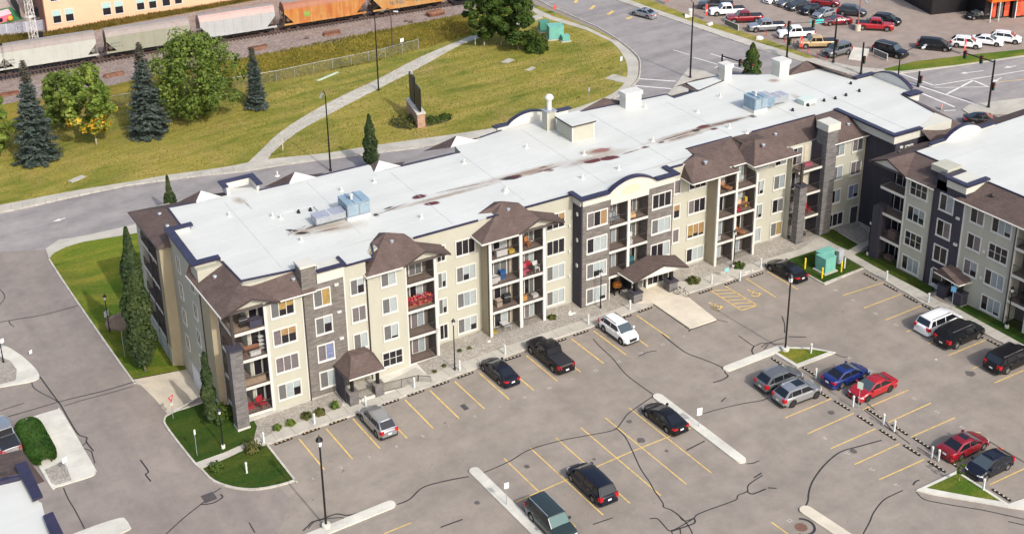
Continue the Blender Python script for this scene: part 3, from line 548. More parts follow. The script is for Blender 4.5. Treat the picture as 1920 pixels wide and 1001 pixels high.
# chimney stack of stone
MB().box(3.78, 5.2, -.09, 1.3, 10.9, 13.35).build('chimney', STONE, BLD); MB().box(3.7, 5.28, -.15, 1.38, 13.35, 13.55).build('chimney_cap', STUCCO, BLD); MB().box(5.2, 5.24, 0, 1.3, 12.4, 13.3).build('chimney_flashing', TRIM, BLD)
MB().box(5.3, 8.15, -.33, .1, 12.6, 12.82).box(7.85, 8.15, .1, 1.4, 12.6, 12.82).build('parapet_cap', NAVY, BLD)
wcol(.6, 2.98, 0, ['SYY', 'POO', 'PPP', 'SWW'], 1.75); wcol(4.75, 6.5, -.05, ['SY', 'SW', 'PL', 'SW'], 1.85); wcol(8.42, 9.98, 0, ['SW', 'PP', 'SW'], 1.72); wcol(11.5, 13.15, -.08, ['SW', 'SW', 'SW'], 1.72); window(BLD, 12.35, -.08, 1.3, 2.25, 1.68, 'DDD', muntin=True)
wcol(18.25, 19.3, 1.6, ['DD', 'SW', 'SW', 'DD'], 1.78); wcol(20.32, 22.58, 1.6, ['DDD', 'SWW', 'SBW', 'SWW'], 1.75); wcol(30.65, 32.92, 1.6, ['DDO', 'DDD', 'SWW', 'SWW'], 1.75)
wcol(34.4, 36.92, -.04, ['PDO', 'DWW', 'SWW', 'SWW'], 1.78); wcol(42.38, 44.86, -.04, ['DDD', 'SWW', 'DDW'], 1.75); wcol(46.4, 47.35, 1.6, ['P', 'O', 'P'], 1.7, floors=(3, 2, 1)); wcol(48.35, 50.72, 1.6, ['DDD', 'PDD', 'YOO', 'DWW'], 1.72)
wcol(57.45, 58.7, 1.6, ['SW', 'SB', 'W'], 1.8, floors=(2, 1, 0)); wcol(60.0, 61.7, 1.6, ['DW', 'SB', 'DS', 'SY'], 1.78); window(BLD, 58.2, 1.6, 10.0, 1.9, 1.5, 'BWW')
wcol(66.9, 68.52, -.02, ['SB', 'SB', 'DB'], 1.75); wcol(69.6, 71.25, -.02, ['PS', 'PP', 'LB'], 1.75); window(BLD, 68.0, -.02, 1.2, 2.5, 1.7, 'DDD')
# small wall vents and lights
MB().box(6.9, 7.3, -.2, -.05, 10.72, 10.95).box(7.0, 7.4, -.2, -.05, 7.85, 8.05).box(7.05, 7.45, -.2, -.05, 5.0, 5.2).box(33.75, 33.87, .6, .85, 10.4, 10.75).box(33.75, 33.87, .6, .85, 7.5, 7.85).box(33.75, 33.87, .6, .85, 4.6, 4.95).box(33.3, 33.5, 1.45, 1.6, 8.9, 9.2).box(33.3, 33.5, 1.45, 1.6, 6.0, 6.3).box(33.3, 33.5, 1.45, 1.6, 3.1, 3.4).build('wall_vent', TRIM, BLD)
# ---- loggias
def railing_mesh(L, h=1.0, gap=.13):
    mb = MB().box(0, L, -.02, .02, h - .05, h).box(0, L, -.015, .015, .08, .12)
    n = max(2, int(L / gap))
    for k in range(n + 1): x = L * k / n; w_ = .022 if k in (0, n) else .0075; mb.box(x - w_, x + w_, -w_, w_, .12, h - .05)
    return mb.mesh('railing')
_rl = {}
def railing(par, u0, v0, z, L, rz=0.0, h=1.0, m=None):
    key = (round(L, 2), h)
    if key not in _rl: _rl[key] = railing_mesh(L, h)
    return link('railing', _rl[key], m or RAIL, par, (u0, v0, z), rz)
DOORG = mat('balcony_door', (.46, .42, .33), .6, .1, 2.0)
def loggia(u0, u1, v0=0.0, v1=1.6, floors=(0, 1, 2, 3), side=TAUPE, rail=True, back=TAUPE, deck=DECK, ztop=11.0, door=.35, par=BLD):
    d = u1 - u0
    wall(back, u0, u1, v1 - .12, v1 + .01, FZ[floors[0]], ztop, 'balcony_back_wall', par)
    for f in floors:
        z = FZ[f]
        o = MB().box(u0 - .02, u1 + .02, v0 - .02, v1, z - .24, z - .02).build('balcony_floor', deck, par)
        MB().box(u0 - .03, u1 + .03, v0 - .05, v0 - .02, z - .27, z - .0).build('fascia', FASCIA, o)
        x = u0 + d * door
        w_ = min(1.5, d * .45); g = MB().box(x - .06, x + w_ + .06, v1 - .2, v1 - .13, z, z + 2.12).build('balcony_door_frame', TRIM, par)
        MB().box(x + .04, x + w_ / 2 - .03, v1 - .215, v1 - .2, z + .08, z + 2.0).build('pane', PANE[RND.choice('DDSP')], g); MB().box(x + w_ / 2 + .03, x + w_ - .04, v1 - .215, v1 - .2, z + .08, z + 2.0).build('pane', PANE[RND.choice('DSBW')], g)
        if d > 3: MB().box(x + w_ + .35, x + w_ + .95, v1 - .17, v1 - .13, z, z + 2.05).build('storage_door', DOORG, par)
        if rail: railing(par, u0 + .04, v0 + .03, z - .02, d - .08)
def post(u0, u1, v0, v1, z0, z1, m=TRIM, par=BLD, name='post'): return MB().box(u0, u1, v0, v1, z0, z1).build(name, m, par)
# bay beside the porch
loggia(14.15, 17.15); wall(TAUPE, 17.1, 17.3, .05, 1.6, -.4, 11.0, 'side_wall'); post(17.12, 17.42, -.1, .08, -.5, 11.0); post(14.1, 14.22, -.1, .0, -.45, 11.0)
wall(CREAM, 17.3, 17.42, .08, 1.6, -.4, 11.0)
# wide bay
wall(TAN_SHADE, 23.15, 23.3, .05, 1.61, -.4, 11.0, 'side_wall'); loggia(23.3, 26.6); loggia(26.9, 29.3, door=.45); wall(TAUPE, 26.6, 26.9, .1, 1.6, -.3, 11.0, 'party_wall'); wall(TAUPE, 29.3, 29.42, .1, 1.6, -.3, 11.0, 'side_wall')  # west-facing tan side wall: cream siding with its shade painted in
for a_, b_ in ((23.12, 23.42), (26.56, 26.9), (29.28, 29.58)): post(a_, b_, -.1, .1, -.4, 11.0)
# entrance block
wall(CHAR, 33.85, 33.95, .0, 1.65, -.3, 11.7, 'side_wall'); wall(STONE, 33.95, 37.25, -.04, 1.61, -.3, 11.7, 'stone_wall'); wall(STONE, 41.95, 45.1, -.04, 1.61, -.3, 11.65, 'stone_wall')
loggia(37.25, 39.45, floors=(1, 2, 3)); loggia(39.7, 41.95, floors=(1, 2, 3)); wall(TAUPE, 39.45, 39.7, .1, 1.6, 2.6, 11.0, 'party_wall'); post(39.4, 39.72, -.1, .1, 2.6, 11.0)
wall(TAUPE, 37.2, 41.95, 1.5, 1.62, -.2, 2.6, 'entrance_back_wall')
mb = MB(); arch = [(36.95, 12.45)]
for k in range(17): t = k / 16; u = 37.1 + t * 5.6; arch.append((u, 12.5 + 1.0 * sin(pi * t) ** .8 * (1 if True else 0)))
prof = [(33.9, 11.7), (37.25, 11.7), (37.25, 11.05), (41.95, 11.05), (41.95, 11.65), (45.15, 11.65), (45.15, 12.5), (42.75, 12.5)] + [(u, z) for u, z in reversed(arch[1:])] + [(36.95, 12.5), (33.9, 12.5)]
b0 = len(mb.v); nP = len(prof)
for v_ in (-.14, .2): mb.v += [(u, v_, z) for u, z in prof]
mb.f.append(tuple(range(nP))); mb.f.append(tuple(reversed(range(nP, 2 * nP))))
for k in range(nP): j = (k + 1) % nP; mb.f.append((j, k, nP + k, nP + j))
mb.box(33.8, 33.95, .2, 1.9, 11.6, 12.5); mb.box(45.1, 45.2, .2, 1.9, 11.6, 12.5); mb.build('entrance_parapet', STUCCO, BLD)
mb = MB().box(33.45, 36.95, -.45, .25, 12.5, 12.68).box(33.45, 34.0, .25, 1.9, 12.5, 12.68).box(42.75, 45.6, -.45, .25, 12.5, 12.68).box(45.0, 45.6, .25, 1.9, 12.5, 12.68)
for (ua, za), (ub, zb) in zip(arch[1:], arch[2:]):
    b0 = len(mb.v); mb.v += [(ua, -.3, za), (ub, -.3, zb), (ub, .25, zb), (ua, .25, za), (ua, -.3, za + .16), (ub, -.3, zb + .16), (ub, .25, zb + .16), (ua, .25, za + .16)]
    mb.f += [(b0 + 4, b0 + 5, b0 + 6, b0 + 7), (b0, b0 + 1, b0 + 5, b0 + 4), (b0 + 2, b0 + 3, b0 + 7, b0 + 6), (b0, b0 + 3, b0 + 2, b0 + 1)]
mb.build('parapet_cap', NAVY, BLD)
MB().poly([(39.68 + 1.18 * cos(t * pi / 16), -.15, 12.25 + .5 * sin(t * pi / 16)) for t in range(32)]).build('oval_medallion', mat('sage_panel', (.48, .49, .36), .8, .05), BLD)
# bay right of the entrance
wall(TAN_SHADE, 50.95, 51.1, .05, 1.61, -.4, 10.2, 'side_wall'); loggia(51.1, 53.4); loggia(53.6, 56.15, door=.3); wall(TAUPE, 53.4, 53.6, .1, 1.6, -.3, 11.0, 'party_wall'); wall(TAUPE, 56.1, 56.22, .1, 1.6, -.3, 10.0, 'side_wall')  # tan side wall here is cream, darkened in colour for shade
for a_, b_ in ((50.92, 51.2), (53.36, 53.62), (56.1, 56.38)): post(a_, b_, -.1, .1, -.4, 10.7 if a_ < 56 else 9.9)
# corner balconies with dark pillar (right)
CHARB = CHAR
loggia(62.0, 65.3, v0=-.1, v1=1.7, back=CREAM, door=.1); wall(CHAR, 65.2, 65.32, -.05, 1.7, -.2, 11.0, 'side_wall'); wall(CREAM, 61.9, 62.0, .9, 1.7, -.2, 11)
for f in range(4): railing(BLD, 62.02, -.08, FZ[f] - .02, 1.6, pi / 2)
MB().box(61.75, 62.75, -.75, .1, -.3, 7.0).build('stone_pillar', STONE_D, BLD); MB().box(61.65, 62.85, -.85, .2, 7.0, 7.15).build('pillar_cap', CHAR, BLD); post(62.1, 62.35, -.45, -.2, 7.15, 9.7, RAIL)
MB().box(65.32, 66.85, -.55, 1.0, -.4, 12.75).build('chimney', STONE_D, BLD); MB().box(65.2, 66.98, -.68, 1.1, 12.75, 13.6).build('chimney_cap', STUCCO, BLD)
wall(CREAM, 66.7, 71.62, 0, 1.61, -.4, 11.05); MB().box(71.45, 71.6, -.06, 0, -.3, 11).build('corner_trim', mat('tan_trim', (.52, .45, .30), .7), BLD)
d_ = MB().box(70.2, 71.42, -.06, 0, -.1, 2.25).build('door', TRIM, BLD); MB().box(70.32, 71.3, -.08, -.06, -.05, 2.1).build('door_leaf', mat('dark_door', (.06, .058, .068), .5), d_)
# wing to the right, charcoal
wall(CHAR, 71.6, 79.5, -4.3, 4.5, -.4, 11.4, 'wing_wall'); wall(STUCCO, 71.1, 79.6, -4.5, 4.5, 11.4, 12.4, 'parapet_wall')
MB().box(70.75, 71.35, -4.75, 4.4, 12.4, 12.6).box(71.35, 75.0, -4.75, -4.2, 12.4, 12.6).build('parapet_cap', NAVY, BLD); window(BLD, 73.6, -4.3, 9.9, 1.2, 1.7, 'SW'); MB().box(72.2, 72.6, -4.45, -4.3, 10.6, 10.85).build('wall_vent', TRIM, BLD)
# ---- west face
wall(CREAM, -3.9, -1.2, 6.2, 15.3, -3.4, 12.36); wall(TAN_SHADE, -3.9, -1.2, 3.65, 6.2, -3.4, 11.0); wall(TAN_SHADE, -4.98, -1.2, 15.3, 16.6, -3.4, 11.0)  # south strip tan siding; north strip's tan is painted-in shade of the hip roof
wall(TAUPE, -3.2, -1.2, 3.5, 3.66, -.3, 11, 'side_wall'); wall(CREAM, -4.9, -1.2, 22.5, 24.2, -3.4, 11.0)
for v_, sts in ((12.72, ['DD', 'DD', 'DD', 'DD']), (8.3, ['DD', 'DD', 'DD', 'DD'])): 
    for f, st in zip((3, 2, 1, 0), sts): window(BLD, -3.9, v_, WT[f] - .85, 1.2, 1.6, st, rz=-pi / 2, trim=.07)
MB().box(-3.99, -3.9, 6.1, 6.2, -2.8, 10.9).build('downspout', RAIL, BLD)
gd = MB().box(-3.98, -3.9, 7.6, 12.0, -3.0, -.62).build('garage_door', mat('garage_door_white', (.62, .64, .66), .5), BLD)
for k in range(3): MB().box(-3.995, -3.98, 7.7, 11.9, -2.9 + k * .75, -2.25 + k * .75).build('panel', mat('garage_door_white', (.6, .6, .6)), gd)
# north-west balconies
for f in range(4):
    z = FZ[f]; o = MB().box(-5.0, -1.2, 16.6, 22.5, z - .22, z).build('balcony_floor', DECK, BLD); MB().box(-5.05, -5.0, 16.6, 22.5, z - .25, z).build('fascia', FASCIA, o); railing(BLD, -4.97, 16.65, z, 5.8, pi / 2)
wall(CHAR, -3.0, -2.9, 16.6, 22.5, -3.4, 11, 'balcony_back_wall'); MB().box(-5.05, -4.9, 19.3, 19.6, -3.3, 11).box(-5.05, -4.9, 16.55, 16.75, -3.3, 11).build('post', CHAR, BLD); wall(FND, -5.05, -2, 15.35, 24.2, -3.5, -.6, 'foundation')
# south-west corner balconies
for f in range(4):
    z = FZ[f]; o = MB().box(-3.05, .12, .05, 3.6, z - .24, z - .01).build('balcony_floor', DECK if f != 3 else mat('timber_deck', (.27, .20, .14), .8, .15, 3), BLD)
    MB().box(-3.1, .12, 0, .05, z - .28, z).box(-3.12, -3.05, 0, 3.6, z - .28, z).build('fascia', FASCIA, o); railing(BLD, -2.9, .1, z, 2.95); railing(BLD, -2.98, .15, z, 3.35, pi / 2)
wall(CHAR, .02, .12, .1, 3.6, -.2, 11, 'side_wall'); wall(CREAM, -1.25, -1.18, 1.6, 3.6, -.2, 11, 'balcony_back_wall')
for f in range(4):
    g = MB().box(-1.0, -.1, 1.5, 1.6, FZ[f], FZ[f] + 2.1).build('balcony_door_frame', TRIM, BLD); MB().box(-.9, -.2, 1.48, 1.5, FZ[f] + .1, FZ[f] + 2.0).build('pane', GLASS_D, g)
post(-3.22, -3.05, 3.5, 3.72, -1.2, 11.0); post(-.02, .2, -.08, .05, -.45, 11.0)
MB().box(-3.75, -2.6, -.9, .2, -.6, 7.45).build('stone_pillar', STONE_D, BLD); MB().box(-3.85, -2.5, -1.0, .3, 7.45, 7.62).build('pillar_cap', CHAR, BLD); MB().box(-3.78, -2.57, -.93, .22, -1.4, -.6).build('pillar_base', STUCCO, BLD); post(-3.15, -2.9, -.05, .15, 7.62, 11.2, RAIL)
# ---- hip roofs over the bays
def roof_poly(name, polys, par=BLD, m=SHING, th=.06):
    mb = MB()
    for p in polys: mb.poly(p)
    return mb.build(name, m, par)
def hip_bay(u0, ugl, up, ur, a1, a2, ub, par=BLD, back=2.4):
    E = 10.97; V = -.58; P0 = (u0, V, E); P1 = (ugl, V, E); Gp = (up, V, 12.02); Gb = (up, back, 12.02); A1 = (a1, 2.6, 13.2); A2 = (a2, 1.6, 13.15); UL = (ub, 2.8, 12.43)
    o = roof_poly('hip_roof', [[P0, P1, A1], [P1, A2, A1], [P1, Gp, A2], [Gp, Gb, A2], [(u0, 1.7, E), P0, A1, UL], [Gp, (ur, V, E), (ur, back, E), Gb], [UL, A1, (a1, 4.3, 12.41)], [A1, A2, (a2 + .5, 2.9, 12.41), (a1, 4.3, 12.41)], [A2, Gb, (a2 + .5, 2.9, 12.41)]], par)
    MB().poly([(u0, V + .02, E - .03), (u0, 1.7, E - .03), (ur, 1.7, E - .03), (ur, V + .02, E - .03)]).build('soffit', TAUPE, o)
    MB().box(u0 - .06, ugl, V - .08, V + .02, E - .12, E + .02).box(u0 - .08, u0 + .02, V, 1.6, E - .12, E + .02).build('gutter', FASCIA, o)
    r = MB()
    for (x0, z0, x1, z1) in ((ugl, E, up, 12.02), (up, 12.02, ur, E)): r.poly([(x0, V - .03, z0 - .16), (x1, V - .03, z1 - .16), (x1, V - .03, z1 + .03), (x0, V - .03, z0 + .03)])
    r.poly([(ur + .01, V, E - .15), (ur + .01, back, E - .15), (ur + .01, back, E + .01), (ur + .01, V, E + .01)]); r.build('rake_board', mat('brown_fascia', (.055, .04, .038), .6), o)
    MB().poly([(ugl + .5, V + .52, E - .02), (ur - .5, V + .52, E - .02), (up, V + .52, 11.9)]).build('gable_panel', CREAM, o)
    MB().lathe([(.0, 0), (.16, 0), (.16, .18), (.22, .2), (.18, .28), (0, .3)], 10, (a1 + .1, 1.7, 12.5)).build('roof_vent', GALV, o); return o
hip_bay(9.95, 13.7, 16.05, 18.75, 13.6, 15.0, 12.0); hip_bay(22.1, 26.2, 28.6, 31.5, 26.3, 27.5, 23.6)
def gut(par, a, b, name='gutter', m=None, dz=-.1):
    mb = MB(); a = Vector(a); b = Vector(b); mb.tube(a + Vector((0, 0, dz + .05)), b + Vector((0, 0, dz + .05)), .075, .075, 6); return mb.build(name, m or FASCIA, par)
E = 10.97
o = roof_poly('hip_roof', [[(-4.42, 8.5, E), (-4.1, -.5, E), (-1.1, -.45, 12.0), (-1.09, 2.25, 12.43), (-1.4, 7.44, 12.43)], [(-1.09, 2.25, 12.43), (-1.1, -.45, 12.0), (1.5, -.45, E)], [(-1.09, 2.25, 12.43), (1.5, -.45, E), (5.0, -.45, E), (4.37, 1.62, 12.43)], [(-4.42, 8.5, E), (-1.4, 7.44, 12.43), (-3.9, 8.4, 12.3)]])
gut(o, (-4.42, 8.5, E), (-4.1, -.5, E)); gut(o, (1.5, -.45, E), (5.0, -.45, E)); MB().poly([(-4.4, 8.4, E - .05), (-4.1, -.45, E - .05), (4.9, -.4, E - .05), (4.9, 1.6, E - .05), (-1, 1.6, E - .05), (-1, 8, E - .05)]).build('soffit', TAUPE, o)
MB().poly([(-3.6, .05, E), (1.1, .05, E), (-1.1, .05, 11.95)]).build('gable_panel', CREAM, o)
r = MB()
for (p, q) in (((-4.1, -.5, E), (-1.1, -.45, 12.0)), ((-1.1, -.45, 12.0), (1.5, -.45, E))): r.poly([(p[0], p[1] - .03, p[2] - .16), (q[0], q[1] - .03, q[2] - .16), (q[0], q[1] - .03, q[2] + .03), (p[0], p[1] - .03, p[2] + .03)])
r.build('rake_board', mat('brown_fascia', (.055, .04, .038)), o)
o = roof_poly('hip_roof', [[(-5.5, 24.5, E), (-5.2, 15.0, E), (-2.5, 15.3, 12.43), (-2.4, 20.2, 12.43)], [(-5.5, 24.5, E), (-2.4, 20.2, 12.43), (3.9, 19.9, 12.43), (4.6, 23.5, E)], [(-5.2, 15.0, E), (-3.9, 14.6, E), (-2.5, 15.3, 12.43)]]); gut(o, (-5.5, 24.5, E), (-5.2, 15, E), m=mat('brown_fascia', (.05, .04, .04)))
MB().poly([(-5.4, 24.4, E - .04), (-5.15, 15.05, E - .04), (-1, 15.05, E - .04), (-1, 24, E - .04)]).build('soffit', TAUPE, o)
# right part: hips and slopes
o = roof_poly('hip_roof', [[(47.25, 2.4, E), (47.25, -.45, E), (48.9, 1.6, 13.0), (47.7, 1.9, 12.43)], [(47.25, -.45, E), (53.5, -.45, E), (50.5, 1.6, 12.3), (48.9, 1.6, 13.0)], [(48.9, 1.6, 13.0), (50.5, 1.6, 12.3), (50.3, 3.2, 12.43), (47.7, 1.9, 12.43)]])
gut(o, (47.25, -.47, E), (53.5, -.47, E)); gut(o, (47.25, 2.2, E), (47.25, -.45, E)); MB().poly([(47.25, -.4, E - .05), (53.4, -.4, E - .05), (53.4, 1.6, E - .05), (47.25, 1.6, E - .05)]).build('soffit', TAUPE, o)
o = roof_poly('mansard_slope', [[(50.2, 4.5, 12.43), (50.3, 1.7, 11.9), (52.6, .9, 10.97), (55.6, .9, 10.97), (57.0, 1.6, 12.9), (56.2, 4.5, 12.43)]])
gut(o, (52.9, .87, E), (55.5, .87, E)); MB().box(50.1, 56.3, 4.45, 4.6, 12.4, 12.5).build('drip_edge', NAVY, o)
o = roof_poly('hip_roof', [[(55.35, 2.8, E), (55.35, -.45, E), (57.0, 1.6, 13.0), (56.2, 2.6, 12.43)], [(55.35, -.45, E), (61.75, -.45, E), (59.4, 1.9, 12.4), (57.0, 1.6, 13.0)], [(57.0, 1.6, 13.0), (59.4, 1.9, 12.4), (59.0, 4.4, 12.43), (56.2, 4.4, 12.43), (56.2, 2.6, 12.43)]])
gut(o, (55.35, -.47, E), (61.75, -.47, E)); gut(o, (55.35, 2.2, E), (55.35, -.45, E)); MB().poly([(55.35, -.4, E - .05), (61.7, -.4, E - .05), (61.7, 1.6, E - .05), (55.35, 1.6, E - .05)]).build('soffit', TAUPE, o)
o = roof_poly('mansard_slope', [[(59.0, 4.45, 12.43), (59.6, 1.9, 11.2), (61.0, 1.7, E), (65.8, 1.7, E), (68.0, 4.3, 12.43)], [(65.8, 1.7, E), (66.6, 2.6, 11.2), (68.0, 4.3, 12.43)]]); gut(o, (61.7, 1.68, E), (65.8, 1.68, E)); MB().box(59.0, 68.0, 4.3, 4.45, 12.4, 12.52).build('drip_edge', NAVY, o)
o = roof_poly('mansard_slope', [[(66.3, 2.2, 12.43), (66.3, -.5, E), (71.95, -.5, E), (71.3, 2.2, 12.43)], [(66.3, 2.2, 12.43), (71.3, 2.2, 12.43), (71.2, 4.4, 12.42), (68, 4.3, 12.42)]]); gut(o, (66.5, -.52, E), (71.95, -.52, E)); MB().poly([(66.3, -.45, E - .04), (71.9, -.45, E - .04), (71.9, 0.05, E - .04), (66.3, 0.05, E - .04)]).build('soffit', TAUPE, o)
for (u, v, z) in [(-2.6, 5.2, 11.9), (3.4, .9, 12.0), (49.8, .8, 12.4), (52.6, 3.2, 12.0), (57.6, .9, 12.5), (61.4, 3.3, 12.0), (70.0, 1.2, 12.0), (-3.4, 17.2, 12.0), (-3.3, 20.2, 12.0)]: MB().lathe([(0, 0), (.17, 0), (.17, .2), (.23, .22), (.18, .3), (0, .32)], 10, (u, v, z - .15)).build('roof_vent', GALV, BLD)
# ---- flat roof membrane
RN = [(-2.4, 20.2), (.6, 19.9), (3.9, 19.9), (4.0, 21.6), (6.6, 20.3), (7.0, 19.2), (19.3, 19.0), (20, 16.8), (29.2, 16.6), (29.5, 18.3), (33, 18.9), (36, 19.4), (44.6, 19.4), (51.6, 18.8), (57.9, 18.3), (58, 17), (61.9, 17.3), (62.2, 20), (68, 19.8), (71.2, 17.6), (74.4, 15.8), (79.4, 15.2), (79.7, 10.6), (82.4, 10), (82.4, 3.7), (80.5, 3.7), (79.5, -2.1), (74.3, -4.4), (71.2, -4.4), (71.2, 2.2), (66.3, 2.2), (68, 4.3), (59, 4.4), (57, 4.4), (50.2, 4.5), (49.8, 3.0), (47.7, 1.9), (47.0, 1.55), (45.2, 1.55), (45.2, .2), (33.9, .2), (33.9, 1.55), (15.8, 1.55), (15.5, 2.9), (13.6, 4.3), (12, 2.8), (11.0, 1.4), (10.9, -.05), (7.85, -.05), (5.2, .1), (5.2, 1.3), (4.37, 1.6), (-1.09, 2.25), (-1.4, 7.2), (-3.9, 7.0), (-3.9, 14.6), (-2.5, 15.3)]
mb = MB(); tr = tessellate_polygon([[Vector((u, v, 0)) for u, v in RN]]); mb.v = [(u, v, 12.42) for u, v in RN]
for t in tr:
    a, b, c = (mb.v[i] for i in t); cr = (b[0] - a[0]) * (c[1] - a[1]) - (b[1] - a[1]) * (c[0] - a[0]); mb.f.append(t if cr > 0 else t[::-1])
def Rpx(px, py):                       # photo pixel -> roof plane
    d = _ray(px, py); t = (12.42 - CAM.z) / d.z; p = CAM + d * t; return p
ROOF, g = newmat('white_roof_membrane', .55, .4); p = g.pos()
base = g.ramp(g.noise(p, .25, 5, .6), ((.3, (.52, .535, .505)), (.7, (.575, .585, .55))))
base = g.mix(1.0, base, g.ramp(g.noise(g.pos((.06, .5, 1), TH), 1.0, 4, .6), ((.3, (.93, .93, .92)), (.7, (1.03, 1.03, 1.03)))), 'MULTIPLY')
base = g.mix(g.ramp(g.noise(p, 1.3, 6, .75), ((.62, (0, 0, 0)), (.85, (.25, .25, .25)))), base, (.42, .43, .41))
wob = g.noise(p, 1.4, 5, .7)
def stain(base, a, b, wd, color, strength, hard=.5):
    A, B = Rpx(*a), Rpx(*b); c = (A + B) / 2; d = B - A; ang = atan2(d.y, d.x); hl = d.length / 2
    m = g.n('Mapping'); m.vector_type = 'TEXTURE'; m.inputs['Location'].default_value = (c.x, c.y, 12.42); m.inputs['Rotation'].default_value = (0, 0, ang); m.inputs['Scale'].default_value = (hl, wd, 50)
    ge = g.n('NewGeometry'); g.l(ge.outputs['Position'], m.inputs['Vector']); ln = g.n('VectorMath'); ln.operation = 'LENGTH'; g.l(m.outputs[0], ln.inputs[0])
    dd = g.math('ADD', ln.outputs['Value'], g.math('MULTIPLY', g.math('SUBTRACT', wob, .5), .9))
    return g.mix(g.ramp(dd, ((max(0.0, 1 - hard), (strength,) * 3), (1.0, (0, 0, 0)))), base, color)
BRN, RED, DK, TN = (.11, .055, .034), (.10, .022, .02), (.026, .016, .014), (.25, .175, .115)
for a, b, w_, c, s_, h_ in [((540, 436), (700, 414), .9, TN, .45, .9), ((535, 436), (590, 436), .55, TN, .8, .8), ((560, 436), (700, 420), .8, TN, .3, .9), ((690, 405), (960, 335), .35, TN, .75, .9), ((790, 372), (1120, 290), .55, TN, .45, .9), ((930, 340), (1060, 305), .5, TN, .85, .9), ((1030, 320), (1200, 275), .6, TN, .7, .9), ((1080, 290), (1160, 278), .7, TN, .8, .8), ((1180, 278), (1420, 214), .5, TN, .85, .9), ((1230, 272), (1340, 240), .4, TN, .8, .9), ((1290, 246), (1420, 215), .45, BRN, .6, .9), ((1440, 155), (1462, 148), .5, TN, .7, .8), ((1480, 175), (1530, 200), .5, TN, .7, .9), ((437, 368), (460, 384), .5, TN, .6, .9), ((1515, 183), (1525, 200), .4, BRN, .6, .8),
    ((700, 405), (770, 378), .13, BRN, .8, .8), ((800, 366), (940, 336), .12, BRN, .75, .8), ((985, 330), (1060, 308), .16, BRN, .85, .8), ((1060, 312), (1095, 303), .14, BRN, .7, .8), ((1160, 292), (1205, 278), .14, BRN, .8, .8), ((1215, 272), (1300, 246), .16, BRN, .8, .8), ((1335, 236), (1412, 217), .2, BRN, .8, .8), ((1250, 266), (1298, 250), .12, BRN, .7, .8), ((590, 436), (640, 424), .14, BRN, .7, .8), ((570, 440), (660, 424), .1, BRN, .6, .8), ((455, 375), (475, 395), .12, BRN, .5, .8), ((1100, 352), (1400, 262), .07, TN, .5, .9), ((620, 470), (760, 430), .07, TN, .4, .9),
    ((533, 431), (560, 433), .22, DK, .95, .5), ((548, 438), (582, 436), .22, DK, .9, .5), ((568, 432), (600, 420), .25, BRN, .8, .7), ((771, 372), (801, 366), .40, RED, .97, .35), ((793, 384), (826, 379), .36, RED, .97, .35), ((699, 404), (712, 402), .35, DK, .9, .6), ((716, 394), (740, 386), .16, DK, .9, .6), ((936, 338), (982, 329), .40, DK, .85, .4), ((958, 333), (978, 328), .3, RED, .7, .5), ((1018, 321), (1040, 318), .28, BRN, .95, .4), ((1010, 316), (1028, 311), .2, BRN, .8, .6), ((1110, 285), (1146, 279), .45, (.25, .12, .10), .9, .35), ((1090, 306), (1130, 298), .42, RED, .95, .3), ((1120, 301), (1163, 293), .42, RED, .95, .3), ((1200, 278), (1220, 274), .26, BRN, .95, .5), ((1232, 269), (1248, 265), .24, BRN, .95, .5), ((1296, 247), (1314, 243), .35, DK, .8, .5), ((1304, 242), (1333, 233), .33, RED, .85, .45), ((1330, 244), (1348, 240), .26, RED, .85, .5), ((1405, 220), (1418, 217), .4, DK, .8, .7)]:
    base = stain(base, a, b, w_ * (1.5 if c == TN else 1.35), c, min(1, s_ * 1.15), h_)
g.col(base); g.bump(g.noise(g.pos((.15, 1, 1), TH), 1.5, 3, .5), .08, .03)
rf = mb.build('flat_roof', ROOF, BLD)
SEAM = mat('roof_seam', (.42, .45, .46), .6, .08, 2)
for k, v in enumerate([4.6, 7.6, 10.6, 13.6, 16.2]): MB().box(-.8 if v > 7 else 1, 58 if v < 16 else 30, v - .025, v + .025, 12.42, 12.435).build('membrane_seam', SEAM, rf)
for u, v0, v1 in [(3, 2.6, 18.5), (12, 5, 18.4), (20.5, 2.2, 16.2), (29, 3, 16), (38, 2, 18.4), (47, 2.5, 18), (56.5, 5, 16.6), (66, 5, 17), (73.5, -4, 14)]: MB().box(u - .025, u + .025, v0, v1, 12.42, 12.438).build('membrane_seam', SEAM, rf)
# thin dark edge along the open roof edges
de = MB()
def edge(pts, par=rf, m=NAVY, wd=.16, h=.1):
    L, R_ = ribbon_pts(pts, wd / 2); q = MB()
    for k in range(len(pts) - 1):
        A, B, C_, D_ = R_[k], R_[k + 1], L[k + 1], L[k]; q.prism([A, B, C_, D_], 12.36, 12.42 + h)
    return q.build('roof_edge', m, par)
edge([(15.9, 1.55), (22.9, 1.55)]); edge([(23.9, 1.55), (25.2, 1.55)]); edge([(27.6, 1.55), (33.5, 1.55)]); edge([(45.6, 1.55), (47.4, 1.55)]); edge([(8.1, -.05), (10.9, -.05), (11.6, 1.4), (12, 2.6)]); edge([(4.3, 1.62), (-1.09, 2.27), (-1.35, 6.6)]); edge([(-2.45, 15.3), (-2.4, 20.2), (.5, 19.9)])
edge([(7.0, 19.2), (10.3, 19.1)]); edge([(13.4, 19.15), (19.2, 19.05)]); edge([(22.1, 16.7), (29.2, 16.6)]); edge([(33, 18.9), (36, 19.4)]); edge([(45, 19.4), (51.4, 18.9)]); edge([(54, 18.6), (57.9, 18.3), (58, 17), (61.9, 17.3)]); edge([(68, 19.8), (71.2, 17.6)]); edge([(74.4, 15.8), (79.4, 15.2), (79.7, 10.6)]); edge([(80.5, 3.7), (79.5, -2.1)])
